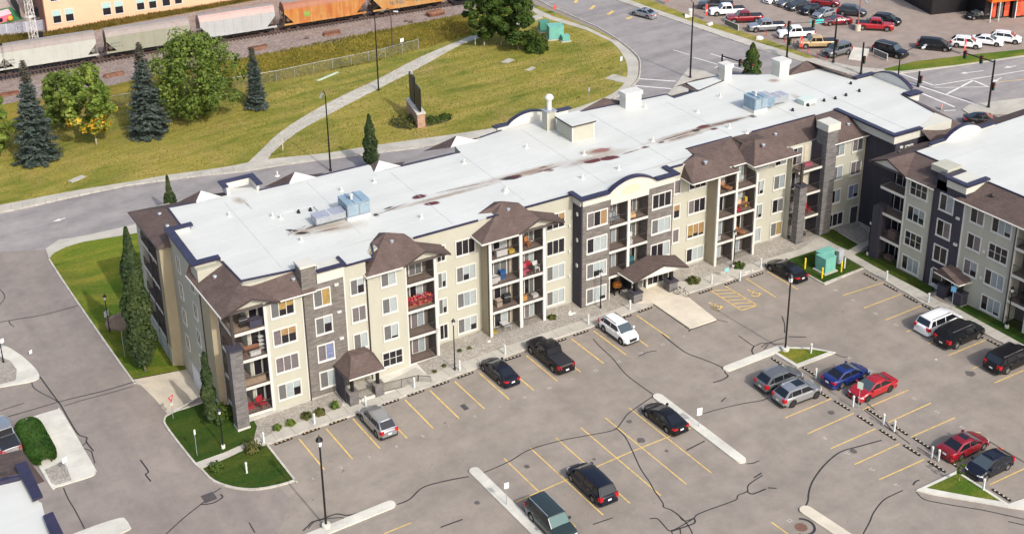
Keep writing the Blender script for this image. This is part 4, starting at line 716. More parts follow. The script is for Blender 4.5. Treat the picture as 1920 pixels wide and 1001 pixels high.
# parapets: west end, north bump, north arch, north-east arch
MB().box(-3.9, -3.6, 6.9, 14.6, 12.36, 12.8).box(-3.6, -1.8, 6.9, 7.2, 12.36, 12.8).box(-3.6, -2, 14.3, 14.6, 12.36, 12.8).build('parapet_wall', STUCCO, BLD)
MB().box(-4.35, -3.55, 6.45, 15.0, 12.8, 12.98).box(-3.55, -1.5, 6.45, 7.2, 12.8, 12.98).box(-3.55, -1.6, 14.3, 15.0, 12.8, 12.98).build('parapet_cap', NAVY, BLD)
MB().box(3.9, 7.0, 21.4, 21.7, 12.3, 13.1).box(6.8, 7.1, 19.3, 21.5, 12.3, 13.1).box(3.8, 4.1, 19.9, 21.5, 12.3, 13.1).build('parapet_wall', TRIM, BLD); MB().box(3.5, 7.4, 21.3, 21.95, 13.1, 13.25).box(6.75, 7.4, 19.0, 21.3, 13.1, 13.25).box(3.5, 4.1, 20.2, 21.3, 13.1, 13.25).build('parapet_cap', NAVY, BLD)
def arch_parapet(u0, u1, v, rise, zb=12.36, rz=None):
    pts = [(u0 + (u1 - u0) * k / 14, 12.75 + rise * sin(pi * k / 14) ** .75) for k in range(15)]; w_ = MB(); c_ = MB()
    for (a, za), (b, zb_) in zip(pts, pts[1:]):
        w_.poly([(a, v, zb), (b, v, zb), (b, v, zb_), (a, v, za)]); w_.poly([(b, v + .25, zb), (a, v + .25, zb), (a, v + .25, za), (b, v + .25, zb_)])
        c_.poly([(a, v - .06, za), (b, v - .06, zb_), (b, v - .06, zb_ + .14), (a, v - .06, za + .14)]); c_.poly([(a, v - .06, za + .14), (b, v - .06, zb_ + .14), (b, v + .45, zb_ + .14), (a, v + .45, za + .14)]); c_.poly([(b, v + .45, zb_), (a, v + .45, za), (a, v + .45, za + .14), (b, v + .45, zb_ + .14)])
    w_.build('parapet_wall', TRIM, BLD); c_.build('parapet_cap', NAVY, BLD)
arch_parapet(37.0, 42.6, 19.6, 1.0); MB().box(35.6, 37.0, 19.6, 19.9, 12.36, 12.75).box(42.6, 45.0, 19.6, 19.9, 12.36, 12.9).build('parapet_wall', TRIM, BLD); MB().box(35.2, 37.0, 19.5, 20.2, 12.75, 12.92).box(42.6, 45.4, 19.5, 20.2, 12.9, 13.06).build('parapet_cap', NAVY, BLD)
# east-end arch faces the street on the right
pts = [(3.9 + 6.0 * k / 14, 12.6 + 1.0 * sin(pi * k / 14) ** .75) for k in range(15)]; w_ = MB(); c_ = MB()
for (a, za), (b, zb_) in zip(pts, pts[1:]):
    w_.poly([(82.2, a, 12.36), (82.2, b, 12.36), (82.2, b, zb_), (82.2, a, za)][::-1]); w_.poly([(82.5, a, 11), (82.5, b, 11), (82.5, b, zb_), (82.5, a, za)]); c_.poly([(82.1, a, za + .12), (82.6, a, za + .12), (82.6, b, zb_ + .12), (82.1, b, zb_ + .12)]); c_.poly([(82.1, b, zb_), (82.1, a, za), (82.1, a, za + .12), (82.1, b, zb_ + .12)])
w_.build('parapet_wall', TRIM, BLD); c_.build('parapet_cap', NAVY, BLD); wall(CREAM, 79.4, 82.3, 3.8, 9.9, -.4, 12.36); MB().box(80.6, 82.7, 2.6, 3.7, 12.5, 12.7).box(79.6, 82.7, 9.9, 10.6, 12.5, 12.7).build('parapet_cap', NAVY, BLD); MB().box(80.6, 82.4, 2.8, 3.7, 11.6, 12.5).box(79.8, 82.4, 9.95, 10.4, 11.6, 12.5).build('parapet_wall', STUCCO, BLD)
# white-backed roofs over the bays of the north front
for (u0, u1, v) in [(.4, 3.2, 19.9), (10.2, 13.4, 19.0), (19.0, 22.2, 16.9), (28.9, 32.6, 18.3)]:
    um = (u0 + u1) / 2 - .3; MB().poly([(u0, v, 12.41), (u1, v, 12.41), (um, v + 1.4, 12.95)]).build('cricket', ROOF, rf)
    o = roof_poly('hip_roof', [[(u0, v, 12.42), (um, v + 1.4, 12.96), (u0 - 1.6, v + 3.6, E)], [(um, v + 1.4, 12.96), (um + .6, v + 4.3, E), (u0 - 1.6, v + 3.6, E)], [(u1, v, 12.42), (u1 + 2.2, v + 3.6, E), (um + .6, v + 4.3, E), (um, v + 1.4, 12.96)]])
roof_poly('mansard_slope', [[(20, 16.9, 12.4), (29.2, 16.7, 12.4), (29.5, 19.2, 11.3), (20, 19.4, 11.3)], [(33, 19, 12.4), (36, 19.5, 12.4), (35.4, 22, 11.0), (31, 21.8, 11.0)], [(45, 19.6, 12.4), (51.4, 19, 12.4), (52, 22, 11), (46, 22.3, 11)], [(58, 17.1, 12.4), (62, 17.5, 12.4), (62, 20.2, 11.2), (57, 20, 11.2)], [(62.2, 20.1, 12.4), (68, 19.9, 12.4), (68.5, 22, 11.2), (62, 22.2, 11.2)], [(74.4, 16, 12.4), (79.4, 15.4, 12.4), (81.5, 17.4, 11), (74, 18, 11)], [(79.5, 15.2, 12.4), (79.8, 10.6, 12.4), (82.4, 10.4, 11), (82, 16.5, 11)], [(80.6, 2.6, 12.4), (79.6, -2.1, 12.4), (82.6, -3, 10.9), (83.4, 2.6, 10.9)], [(79.5, -2.1, 12.4), (74.9, -4.3, 12.4), (75, -7, 10.9), (82.6, -4, 10.9)]])
def LP(px, py, z):
    d = _ray(px, py); p = CAM + d * ((z - CAM.z) / d.z); x, y = p.x - OX, p.y - OY; return (x * cos(TH) + y * sin(TH), -x * sin(TH) + y * cos(TH), z)
roof_poly('hip_roof', [[LP(1480, 142, 12.43), LP(1543, 128, 12.43), LP(1512, 114, 13.2), LP(1470, 137, 12.3)], [LP(1543, 128, 12.43), LP(1604, 151, 12.43), LP(1600, 143, 12.5), LP(1512, 114, 13.2)]])
roof_poly('hip_roof', [[LP(1090, 207, 12.3), LP(1168, 196, 12.43), LP(1168, 190, 12.6), LP(1132, 184, 12.9)]]); roof_poly('mansard_slope', [[LP(1273, 160, 12.2), LP(1305, 149, 12.2), LP(1352, 141, 12.2), LP(1362, 150, 12.44), LP(1312, 171, 12.44), LP(1306, 173, 12.44)]])
for (u, v, du, dv, zt) in [(51.3, 17.2, 2.2, 1.2, 14.3), (66.3, 18.0, 1.1, 1.1, 14.5), (72.7, 15.6, 1.5, 1.4, 14.4)]:
    o = MB().box(u, u + du, v, v + dv, 12.3, zt - .5).build('chimney', STUCCO, BLD); MB().box(u - .12, u + du + .12, v - .12, v + dv + .12, zt - .5, zt).build('chimney_cap', TRIM, o)
# pipe vents and small roof fittings
for k, (px, py) in enumerate([(511, 407), (526, 410), (565, 452), (640, 358), (702, 342), (790, 409), (947, 361), (987, 278), (950, 357), (1160, 318), (1092, 335), (1308, 211), (1367, 240), (1224, 265), (1350, 182), (1210, 203), (870, 306), (520, 330), (430, 405), (1095, 290), (1400, 250), (596, 507)]):
    p = Rpx(px, py); q = Vector((p.x - OX, p.y - OY)); u = q.x * cos(TH) + q.y * sin(TH); v = -q.x * sin(TH) + q.y * cos(TH)
    MB().lathe([(.30, 0), (.26, .04), (.10, .10), (.08, .42), (.13, .44), (.12, .5), (0, .52)], 10, (u, v, 12.42)).build('vent_pipe', TRIM, rf)
for (px, py) in [(560, 399), (582, 395), (1545, 190), (1566, 186), (1586, 180), (1611, 172), (1595, 158), (1524, 192), (1515, 199), (1486, 208)]:
    p = Rpx(px, py); q = Vector((p.x - OX, p.y - OY)); u = q.x * cos(TH) + q.y * sin(TH); v = -q.x * sin(TH) + q.y * cos(TH); MB().lathe([(.22, 0), (.16, .05), (.12, .3), (0, .32)], 10, (u, v, 12.42)).build('vent_pipe', BLACKM, rf)
# penthouse and flue chase
ph = MB().box(40.9, 43.7, 12.5, 15.6, 12.4, 14.25).build('roof_access_hut', CREAM, BLD); MB().box(40.75, 43.85, 12.35, 15.75, 14.25, 14.4).build('hut_roof', ROOF, ph); MB().box(40.72, 43.88, 12.32, 12.36, 14.2, 14.36).box(40.72, 40.76, 12.36, 15.75, 14.2, 14.36).build('hut_trim', RAIL, ph); MB().box(40.85, 40.99, 12.45, 12.6, 12.4, 14.2).box(43.6, 43.75, 12.45, 12.6, 12.4, 14.2).build('corner_trim', TRIM, ph)
fc = MB().box(40.2, 41.35, 16.5, 17.6, 12.4, 14.6).build('flue_chase', CREAM, BLD); MB().box(40.1, 41.45, 16.4, 17.7, 14.6, 14.72).build('chase_cap', GALV, fc); MB().lathe([(.28, 0), (.28, 1.3), (.5, 1.34), (.5, 1.55), (.3, 1.8), (.1, 1.85)], 14, (40.8, 17.05, 14.7)).build('flue', TRIM, fc)
MB().box(40.2, 40.32, 16.46, 16.5, 12.4, 14.6).box(41.23, 41.35, 16.46, 16.5, 12.4, 14.6).build('corner_trim', TRIM, fc)
# ---- entrance canopy
cp = roof_poly('entrance_canopy', [[(38.45, -2.6, 3.05), (42.3, -2.6, 4.0), (42.0, -.1, 4.0), (38.3, -.1, 3.05)], [(42.3, -2.6, 4.0), (45.3, -2.8, 3.05), (45.6, -.1, 3.05), (42.0, -.1, 4.0)]])
MB().poly([(38.45, -2.55, 3.0), (38.3, -.1, 3.0), (45.6, -.1, 3.0), (45.3, -2.75, 3.0)]).build('soffit', FASCIA, cp); r = MB()
for p, q in (((38.45, -2.6, 3.05), (42.3, -2.6, 4.0)), ((42.3, -2.6, 4.0), (45.3, -2.8, 3.05))): r.poly([(p[0], p[1] - .02, p[2] - .2), (q[0], q[1] - .02, q[2] - .2), (q[0], q[1] - .02, q[2] + .02), (p[0], p[1] - .02, p[2] + .02)])
r.build('rake_board', mat('brown_fascia', (.05, .04, .04)), cp); gut(cp, (38.42, -2.6, 3.05), (38.28, -.1, 3.05)); MB().poly([(39.6, -2.45, 3.02), (44.5, -2.5, 3.02), (42.2, -2.45, 3.75)]).build('gable_panel', FASCIA, cp)
for u in (39.5, 44.0): MB().box(u - .55, u + .55, -2.1, -1.1, -.3, 1.15).build('stone_pillar', STONE_D, cp); MB().box(u - .62, u + .62, -2.17, -1.03, 1.15, 1.27).build('pillar_cap', CHAR, cp); MB().box(u - .16, u + .16, -1.75, -1.43, 1.27, 3.0).build('post', BLACKM, cp)
ew = MB().box(40.6, 41.9, .3, .42, -.1, 2.5).box(41.9, 44.8, -.2, -.05, -.1, 2.9).build('entrance_wall', FASCIA, BLD)
for k in range(4): MB().box(42.1 + k * .66, 42.68 + k * .66, -.235, -.205, .5, 2.3).build('pane', GLASS_D, ew)
MB().box(40.75, 41.75, .26, .3, 0, 2.3).build('pane', GLASS_S, ew); MB().box(37.3, 37.4, -.02, .1, -.1, 2.6).box(40.2, 40.3, -.02, .1, -.1, 2.6).build('post', FASCIA, BLD); MB().box(37.4, 40.2, 1.0, 1.05, -.1, 2.6).build('lobby_glass', GLASS_D, BLD); wall(CHAR, 40.3, 40.5, -.3, 1.6, -.1, 2.6, 'side_wall')
# ---- small porch with ramp (left)
pc = roof_poly('porch_roof', [[(6.5, -3.15, 2.5), (10.15, -3.15, 2.5), (9.4, -1.2, 3.5), (7.6, -1.2, 3.5)], [(6.5, -3.15, 2.5), (7.6, -1.2, 3.5), (7.7, -.06, 3.5), (6.3, -.06, 2.5)], [(10.15, -3.15, 2.5), (10.4, -.1, 2.5), (9.5, -.1, 3.5), (9.4, -1.2, 3.5)], [(7.6, -1.2, 3.5), (9.4, -1.2, 3.5), (9.5, -.1, 3.5), (7.7, -.06, 3.5)]])
gut(pc, (6.5, -3.17, 2.5), (10.15, -3.17, 2.5)); gut(pc, (6.5, -3.15, 2.5), (6.3, -.1, 2.5), m=RAIL); MB().poly([(6.5, -3.1, 2.44), (6.3, -.1, 2.44), (10.4, -.1, 2.44), (10.15, -3.1, 2.44)]).build('soffit', TAUPE, pc)
for u in (6.95, 9.55): MB().box(u - .45, u + .45, -3.0, -2.2, -1.6, .75).build('stone_pillar', STONE_D, pc); MB().box(u - .52, u + .52, -3.07, -2.13, .75, .86).build('pillar_cap', STONE, pc); MB().box(u - .13, u + .13, -2.75, -2.45, .86, 2.45).build('post', BLACKM, pc)
MB().box(7.4, 9.1, -2.9, -2.7, -1.6, -.15).box(6.6, 6.85, -2.2, -.1, -1.6, -.15).build('porch_wall', CONC_L, pc); MB().box(6.85, 10.0, -2.7, -.1, -1.4, -.18).build('porch_floor', CONC, pc); railing(pc, 7.4, -2.8, -.15, 1.7); railing(pc, 6.75, -2.2, -.15, 2.1, pi / 2)
MB().box(6.25, 6.3, -2.6, -.3, -.3, 2.4).build('side_screen', CHAR, pc); dq = MB().box(8.1, 9.2, -.16, -.05, -.18, 2.1).build('door', TRIM, pc); MB().box(8.2, 9.1, -.18, -.16, -.15, 2.0).build('door_leaf', DOORG, dq)
rp = MB(); a, b = (10.0, -2.8), (14.0, -2.6)
rp.prism([(10.0, -2.95), (13.6, -2.95), (13.6, -2.75), (10.0, -2.75)], -1.6, lambda x, y: -.2 - .09 * (x - 10)); rp.prism([(10.0, -2.75), (13.6, -2.75), (13.6, -1.4), (10.0, -1.4)], -1.6, lambda x, y: -.35 - .09 * (x - 10)); rp.prism([(13.4, -2.75), (13.6, -2.75), (14.6, -3.5), (14.45, -3.65)], -1.6, -.55); rp.build('ramp', CONC_L, pc)
for k in range(2):
    u = 10.0 + 1.8 * k; q = railing_mesh(1.8, 1.0, .11); o = link('railing', q, RAIL, pc, (u, -2.85, -.2 - .16 * k)); o.rotation_euler = (0, radians(5.1), 0)
link('railing', railing_mesh(1.25, 1.0, .11), RAIL, pc, (13.6, -2.85, -.53), radians(-38))
# ------------------------------------------------------------------ second apartment building (right), aligned with the car park
def PZ(px, py, z):
    d = _ray(px, py); t = (z - CAM.z) / d.z; return CAM + d * t
def PX_(px, py, x):
    d = _ray(px, py); return CAM + d * ((x - CAM.x) / d.x)
EB = thing('apartment_building', 'four storey cream and charcoal apartment block with entrance canopy on the right', 'building', (66.7, 0, 0))
def ewall(m, x0, x1, y0, y1, z0, z1, name='wall'): return MB().box(x0, x1, y0, y1, z0, z1).build(name, m, EB)
ewall(CREAM, 0, 2.7, -11.2, -7.7, -.3, 11.0); ewall(CHAR, -.05, 2.7, -14.95, -11.2, -.3, 12.0, 'charcoal_wall'); ewall(CREAM, 0, 2.7, -21.0, -14.95, -.3, 11.0); ewall(CREAM, 2.7, 28, -45, -6.2, -.3, 12.36)
ewall(CHAR, 1.5, 2.7, -7.7, -4.6, -.3, 11, 'balcony_back_wall'); ewall(TAUPE, 1.5, 2.7, -45, -21, -.3, 11, 'balcony_back_wall'); ewall(CHAR, 1.5, 28, -6.3, -4.9, -.3, 11.0, 'charcoal_wall')
MB().box(-.08, 0, -7.85, -7.7, -.2, 11).box(-.06, 0, -11.25, -11.12, -.2, 11).box(-.06, 0, -15.05, -14.9, -.2, 11).box(-.1, .1, -21.1, -20.9, -.2, 11).build('corner_trim', TRIM, EB)
MB().box(-.14, -.05, -11.3, -11.2, 0, 10.9).box(-.18, -.09, -21.0, -20.9, 0, 10.9).build('downspout', RAIL, EB); MB().box(-.06, 0, -21, -7.8, -.3, .12).build('foundation', FND, EB)
for y0, y1, x, sts, ht in [(-10.5, -8.2, 0, ['DDD', 'DBB', 'DDD', 'DBB'], 1.75), (-13.75, -12.0, -.05, ['DB', 'DP', 'DD', 'DD'], 1.9), (-17.35, -15.65, 0, ['DP', 'DP', 'PB', None], 1.75), (-20.45, -18.15, 0, ['DBB', 'DDD', 'DBB', 'DBB'], 1.75)]:
    for f, st in zip((3, 2, 1, 0), sts):
        if st: window(EB, x, (y0 + y1) / 2, WT[f] - ht / 2 - .05, y1 - y0, ht, st, rz=-pi / 2, muntin=(st == 'DDD'))
MB().box(-.2, 0, -14.6, -14.2, 8.7, 8.95).box(-.2, 0, -14.7, -14.3, 5.8, 6.05).box(-.12, 0, -17.9, -17.6, 6.4, 6.7).box(-.12, 0, -18.0, -17.7, 3.5, 3.8).build('wall_vent', TRIM, EB)
for f in range(4):
    z = FZ[f]
    o = MB().box(-.1, 1.5, -7.68, -4.6, z - .24, z - .01).build('balcony_floor', DECK, EB); MB().box(-.16, -.1, -7.68, -4.6, z - .28, z).box(-.1, 2, -4.6, -4.55, z - .28, z).build('fascia', FASCIA, o)
    railing(EB, 0, -7.6, z, 3.0, pi / 2); g = MB().box(1.4, 1.5, -7.0, -5.2, z, z + 2.1).build('balcony_door_frame', TRIM, EB); MB().box(1.37, 1.4, -6.9, -6.15, z + .1, z + 2).build('pane', GLASS_D, g); MB().box(1.37, 1.4, -6.05, -5.3, z + .1, z + 2).build('pane', GLASS_D, g)
    o = MB().box(-.1, 1.5, -34, -21.05, z - .24, z - .01).build('balcony_floor', DECK, EB); MB().box(-.16, -.1, -34, -21.05, z - .28, z).build('fascia', FASCIA, o)
    railing(EB, -.02, -26.2, z, 5.1, pi / 2); g = MB().box(1.4, 1.5, -24, -22.2, z, z + 2.1).build('balcony_door_frame', TRIM, EB); MB().box(1.37, 1.4, -23.9, -23.15, z + .1, z + 2).build('pane', GLASS_S, g); MB().box(1.37, 1.4, -23.05, -22.3, z + .1, z + 2).build('pane', GLASS_D, g)
MB().box(-.5, .5, -5.2, -4.2, -.3, 6.2).build('stone_pillar', CHAR, EB); MB().box(-.1, .1, -23.3, -23.1, -.2, 11).box(-.1, .1, -26.4, -26.2, -.2, 11).build('post', FASCIA, EB)
X0 = -.5; R0 = 2.6; o = roof_poly('hip_roof', [[(X0, -2.9, E), (X0, -5.4, 12.05), (R0, -6.3, 12.43), (26, -6.2, 12.43), (26, -2.9, E)], [(X0, -5.4, 12.05), (X0, -7.95, E), (R0, -6.3, 12.43)], [(X0, -7.95, E), (X0, -11.45, E), (R0, -11.45, 12.43), (R0, -6.3, 12.43)]], EB)
gut(o, (X0 - .02, -7.95, E), (X0 - .02, -11.45, E)); r = MB()
for p, q in (((X0, -2.9, E), (X0, -5.4, 12.05)), ((X0, -5.4, 12.05), (X0, -7.95, E))): r.poly([(X0 - .03, p[1], p[2] - .16), (X0 - .03, q[1], q[2] - .16), (X0 - .03, q[1], q[2] + .02), (X0 - .03, p[1], p[2] + .02)])
r.build('rake_board', mat('brown_fascia', (.05, .04, .04)), o); MB().poly([(X0 + .3, -3.4, E), (X0 + .3, -7.5, E), (X0 + .3, -5.4, 11.9)]).build('gable_panel', FASCIA, o); MB().poly([(X0, -2.9, E - .05), (X0, -11.4, E - .05), (2, -11.4, E - .05), (2, -6.2, E - .05), (20, -6.2, E - .05), (20, -2.9, E - .05)]).build('soffit', TAUPE, o)
o = roof_poly('mansard_slope', [[(X0, -13.9, E), (X0, -45, E), (R0, -45, 12.43), (R0, -15.2, 12.43), (.4, -14.9, 11.4)]], EB); gut(o, (X0 - .02, -13.9, E), (X0 - .02, -45, E)); MB().poly([(X0, -13.9, E - .05), (X0, -45, E - .05), (1.5, -45, E - .05), (1.5, -13.9, E - .05)]).build('soffit', TAUPE, o)
for (x, y, z) in [(1.3, -16.9, 12.0), (1.3, -22.5, 12.0), (1.6, -5.0, 12.2)]: MB().lathe([(0, 0), (.17, 0), (.17, .2), (.23, .22), (.18, .3), (0, .32)], 10, (x, y, z - .1)).build('roof_vent', RAIL, o)
MB().box(-.05, 2.6, -12.7, -11.45, 11.0, 12.7).build('charcoal_wall', CHAR, EB); MB().box(.6, 2.7, -12.0, -10.0, 12.36, 13.0).build('vent_box', CREAM, EB)
MB().box(-.2, 2.8, -15.0, -12.7, 11.7, 12.6).build('parapet_wall', STUCCO, EB); MB().box(-.45, .15, -15.3, -12.6, 12.6, 12.8).box(.15, 2.9, -15.3, -14.7, 12.6, 12.8).build('parapet_cap', NAVY, EB)
mb = MB().poly([(2.6, -45, 12.43), (28, -45, 12.43), (28, -6.25, 12.43), (2.6, -6.25, 12.43)]).poly([(.15, -14.7, 12.425), (2.6, -14.7, 12.425), (2.6, -12.7, 12.425), (.15, -12.7, 12.425)]); erf = mb.build('flat_roof', ROOF, EB)
MB().box(2.5, 2.66, -11.4, -6.2, 12.4, 12.52).box(2.5, 2.66, -45, -15.3, 12.4, 12.52).build('roof_edge', NAVY, erf)
for y in (-9.5, -12.8, -17, -20.5, -24): MB().box(2.7, 27, y - .025, y + .025, 12.43, 12.445).build('membrane_seam', SEAM, erf)
pts = [(7.2 + 5.6 * k / 14, 12.6 + 1.0 * sin(pi * k / 14) ** .75) for k in range(15)]; w_ = MB(); c_ = MB()
for (a, za), (b, zb_) in zip(pts, pts[1:]): w_.poly([(a, -6.3, 12.4), (b, -6.3, 12.4), (b, -6.3, zb_), (a, -6.3, za)]); w_.poly([(b, -6.05, 11), (a, -6.05, 11), (a, -6.05, za), (b, -6.05, zb_)]); c_.poly([(a, -6.36, za + .13), (b, -6.36, zb_ + .13), (b, -5.9, zb_ + .13), (a, -5.9, za + .13)]); c_.poly([(a, -6.36, za), (b, -6.36, zb_), (b, -6.36, zb_ + .13), (a, -6.36, za + .13)])
w_.build('parapet_wall', TRIM, EB); c_.build('parapet_cap', NAVY, EB); MB().box(4.9, 7.2, -6.4, -5.9, 12.6, 12.75).box(12.8, 15, -6.4, -5.9, 12.6, 12.75).build('parapet_cap', NAVY, EB); MB().box(5, 7.2, -6.3, -6.0, 12.3, 12.6).box(12.8, 15, -6.3, -6.0, 12.3, 12.6).build('parapet_wall', STUCCO, EB)
# its entrance canopy, from the edges seen in the photo
q = lambda px, py, z: tuple(PZ(px, py, z) - Vector((66.7, 0, 0)))
A, B, C_, T1, T2 = q(1751.7, 508.8, 2.7), q(1798.4, 536, 2.7), q(1821.8, 528.3, 2.7), q(1765, 502, 3.5), q(1796, 502, 3.5)
o = roof_poly('entrance_canopy', [[A, B, T2, T1], [B, C_, (-.02, C_[1] + .2, 3.0), T2], [A, T1, (-.02, T1[1], 3.4), (-.02, A[1], 2.8)], [T1, T2, (-.02, T2[1], 3.5), (-.02, T1[1], 3.5)]], EB); gut(o, A, B); gut(o, B, C_); MB().poly([A[:2] + (2.66,), B[:2] + (2.66,), (0, C_[1], 2.66), (0, A[1], 2.66)]).build('soffit', TAUPE, o)
for y in (A[1] - .9, B[1] + .5): MB().box(A[0] + .25, A[0] + 1.25, y - .5, y + .5, -.2, 1.3).build('stone_pillar', CHAR, o); MB().box(A[0] + .18, A[0] + 1.32, y - .57, y + .57, 1.3, 1.42).build('pillar_cap', CHAR, o); MB().box(A[0] + .6, A[0] + .9, y - .15, y + .15, 1.4, 2.66).build('post', BLACKM, o)
d_ = MB().box(-.12, -.05, -14.7, -12.2, -.1, 2.3).build('door', TRIM, EB); MB().box(-.14, -.12, -14.6, -13.5, 0, 2.2).build('pane', GLASS_D, d_); MB().box(-.14, -.12, -13.4, -12.3, .6, 2.2).build('pane', GLASS_D, d_)
MB().box(A[0] + .3, 0, B[1] - .1, A[1], -.2, .13).build('porch_floor', CONC, o)

# ------------------------------------------------------------------ building whose roof corner shows at the lower left
SWB = thing('apartment_building', 'white flat roof corner with navy parapet blocks at the lower left edge', 'building')
hz = 12.0
poly = [PZ(*p, hz) for p in [(-60, 912), (42, 888), (62, 934), (78, 942), (84, 966), (102, 1001), (125, 1050), (-60, 1090)]]
cx = sum(p.x for p in poly) / len(poly); cyy = sum(p.y for p in poly) / len(poly); SWB.location = (cx, cyy, zg(cx))
lp = [(p.x - cx, p.y - cyy) for p in poly]; zb = -zg(cx)
MB().prism(lp, -.5, hz + zb - .05).build('wall', CREAM, SWB); mb = MB().poly([(x, y, hz + zb) for x, y in lp]); rf2 = mb.build('flat_roof', ROOF, SWB)
def capblk(pxs, z0, z1, m, name): 
    pts = [PZ(*p, z1) for p in pxs]; return MB().prism([(p.x - cx, p.y - cyy) for p in pts], z0 + zb, z1 + zb).build(name, m, SWB)
capblk([(27, 871), (49, 863), (80, 928), (61, 936)], 12.3, 12.5, NAVY, 'parapet_cap'); capblk([(80, 966), (99, 958), (125, 1012), (100, 1016)], 12.3, 12.5, NAVY, 'parapet_cap'); capblk([(-40, 905), (34, 889), (37, 893), (-40, 911)], 12.0, 12.35, NAVY, 'parapet_cap')
capblk([(32, 876), (45, 871), (70, 925), (60, 930)], 11.0, 12.28, STUCCO, 'parapet_wall')
s1 = [PZ(*p, z) for p, z in [((-60, 866), 11.0), ((40, 842), 11.0), ((84, 902), 11.0), ((66, 908), 12.0), ((36, 888), 12.0), ((-60, 910), 12.0)]]
MB().poly([(p.x - cx, p.y - cyy, p.z + zb) for p in s1]).build('mansard_slope', SHING, SWB); sv = PZ(8, 888, 11.9); MB().box(sv.x - cx - .2, sv.x - cx + .2, sv.y - cyy - .15, sv.y - cyy + .15, 11.3 + zb, 12.0 + zb).build('roof_vent', RAIL, SWB)

# ------------------------------------------------------------------ pink building behind the railway
PA, PB_ = G(90, 61), G(390, 10); pd = (PB_ - PA); pd.z = 0; pl = pd.length; pd.normalize(); pn = Vector((pd.y, -pd.x, 0)); prz = atan2(pd.y, pd.x)
PK = thing('warehouse', 'pink rendered building with white framed windows behind the railway', 'building', (PA.x, PA.y, zg(PA.x)), prz)
PINK = mat('pink_render', (.70, .43, .28), .85, .05, .25, bump=.05)
MB().box(0, 75, 0, 22, -.5, 11.5).build('wall', PINK, PK); MB().box(-.15, 0, 0, 22, -.5, 11.5).build('side_wall', mat('brown_render', (.28, .13, .085), .85, .1, .4), PK); MB().box(-.3, 75.3, -.3, 22.3, 11.5, 11.8).build('roof', mat('grey_roof', (.3, .3, .3), .9), PK)
def on_pink(px, py):
    d = _ray(px, py); t = (PA - CAM).dot(pn) / d.dot(pn); p = CAM + d * t; return ((p - PA).dot(pd), p.z - zg(PA.x))
SHADE = mat('window_roller_shade', (.36, .52, .49), .5, .05)
for (x0, y0, x1, y1) in [(100, 21, 117, 43), (123.5, 18, 140.5, 39.5), (193, 6, 210, 28), (216, 3, 233, 25), (256.5, -5, 272.5, 18.5), (279.5, -8, 295, 15.5), (304.5, -11, 320.5, 11), (327.5, -14, 342.5, 7), (94, -25, 112, 2)]:
    a, za = on_pink(x0, (y0 + y1) / 2 + (y1 - y0) / 2 + 2); b, zb2 = on_pink(x1, y1); s0, s1 = a, b; zc, h = (za + zb2) / 2, 2.35; o = window(PK, (s0 + s1) / 2, 0, zc + h / 2, s1 - s0, h, 'D', trim=.1)
    MB().box(-(s1 - s0) / 2 + .1, (s1 - s0) / 2 - .1, -.05, -.031, .15, h / 2 - .1).build('shade', SHADE, o)

# ------------------------------------------------------------------ car dealership at the upper right
DB = G(1790, 33); DC = G(1925, 18); dd = DC - DB; dd.z = 0; drz = atan2(dd.y, dd.x)
D1 = G(1893, 33); DLR = thing('dealership_building', 'black car showroom with bright orange band at the upper right corner', 'building', (D1.x, D1.y, 0), drz)
ORG = mat('orange_cladding', (.85, .13, .012), .5, .05)
MB().box(-11, -4.6, 5, 16, 0, 5.2).box(-4.6, 0, .2, 14, 0, 3.3).build('wall', BLACKM, DLR); MB().box(0, 14, -.5, 14, 0, 3.2).build('showroom_wall', BLACKM, DLR); MB().box(-4.5, 14.3, -1.3, 14, 3.3, 5.2).build('orange_band', ORG, DLR)
for k in range(5): MB().box(.7 + k * 2.4, 2.7 + k * 2.4, -.56, -.5, .3, 3.0).build('pane', mat('showroom_glass_red', (.62, .10, .05), .2, .5, 1.2), DLR); MB().box(.5 + k * 2.4, .66 + k * 2.4, -.6, -.5, 0, 3.3).build('mullion', TRIM, DLR)
for k in range(3): MB().box(-3.6 + k * 1.2, -2.7 + k * 1.2, -.05, 0, .3, 3.0).build('pane', mat('showroom_glass_red', (.6, .1, .05)) if k != 1 else GLASS_S, DLR)
for u in (-4.4, -2.9): MB().tube((u, -1.2, 0), (u, -1.2, 3.3), .1).build('column', TRIM, DLR)
# ------------------------------------------------------------------ vehicles
def paint(name, col, metal=.25, rough=.32):
    if name in MT: return MT[name]
    m = mat(name, col, rough, metal=metal, spec=.5); b = m.node_tree.nodes['Principled BSDF']; b.inputs['Coat Weight'].default_value = .7 if max(col) > .04 else .35; b.inputs['Specular IOR Level'].default_value = .5 if max(col) > .04 else .3; b.inputs['Coat Roughness'].default_value = .06; return m
CP = {'silver': paint('silver_paint', (.36, .37, .385), .6), 'grey': paint('grey_paint', (.17, .175, .18), .5), 'black': paint('black_paint', (.008, .008, .010), 0), 'white': paint('white_paint', (.78, .79, .80), 0), 'blue': paint('blue_paint', (.012, .028, .16), .3), 'red': paint('red_paint', (.36, .010, .018), .15), 'maroon': paint('maroon_paint', (.22, .008, .016), .2), 'green': paint('green_paint', (.030, .045, .043), .3), 'navy': paint('navy_paint', (.010, .012, .022), .1), 'tan': paint('tan_paint', (.48, .34, .17), .1), 'dark': paint('dark_grey_paint', (.045, .048, .055), .4)}
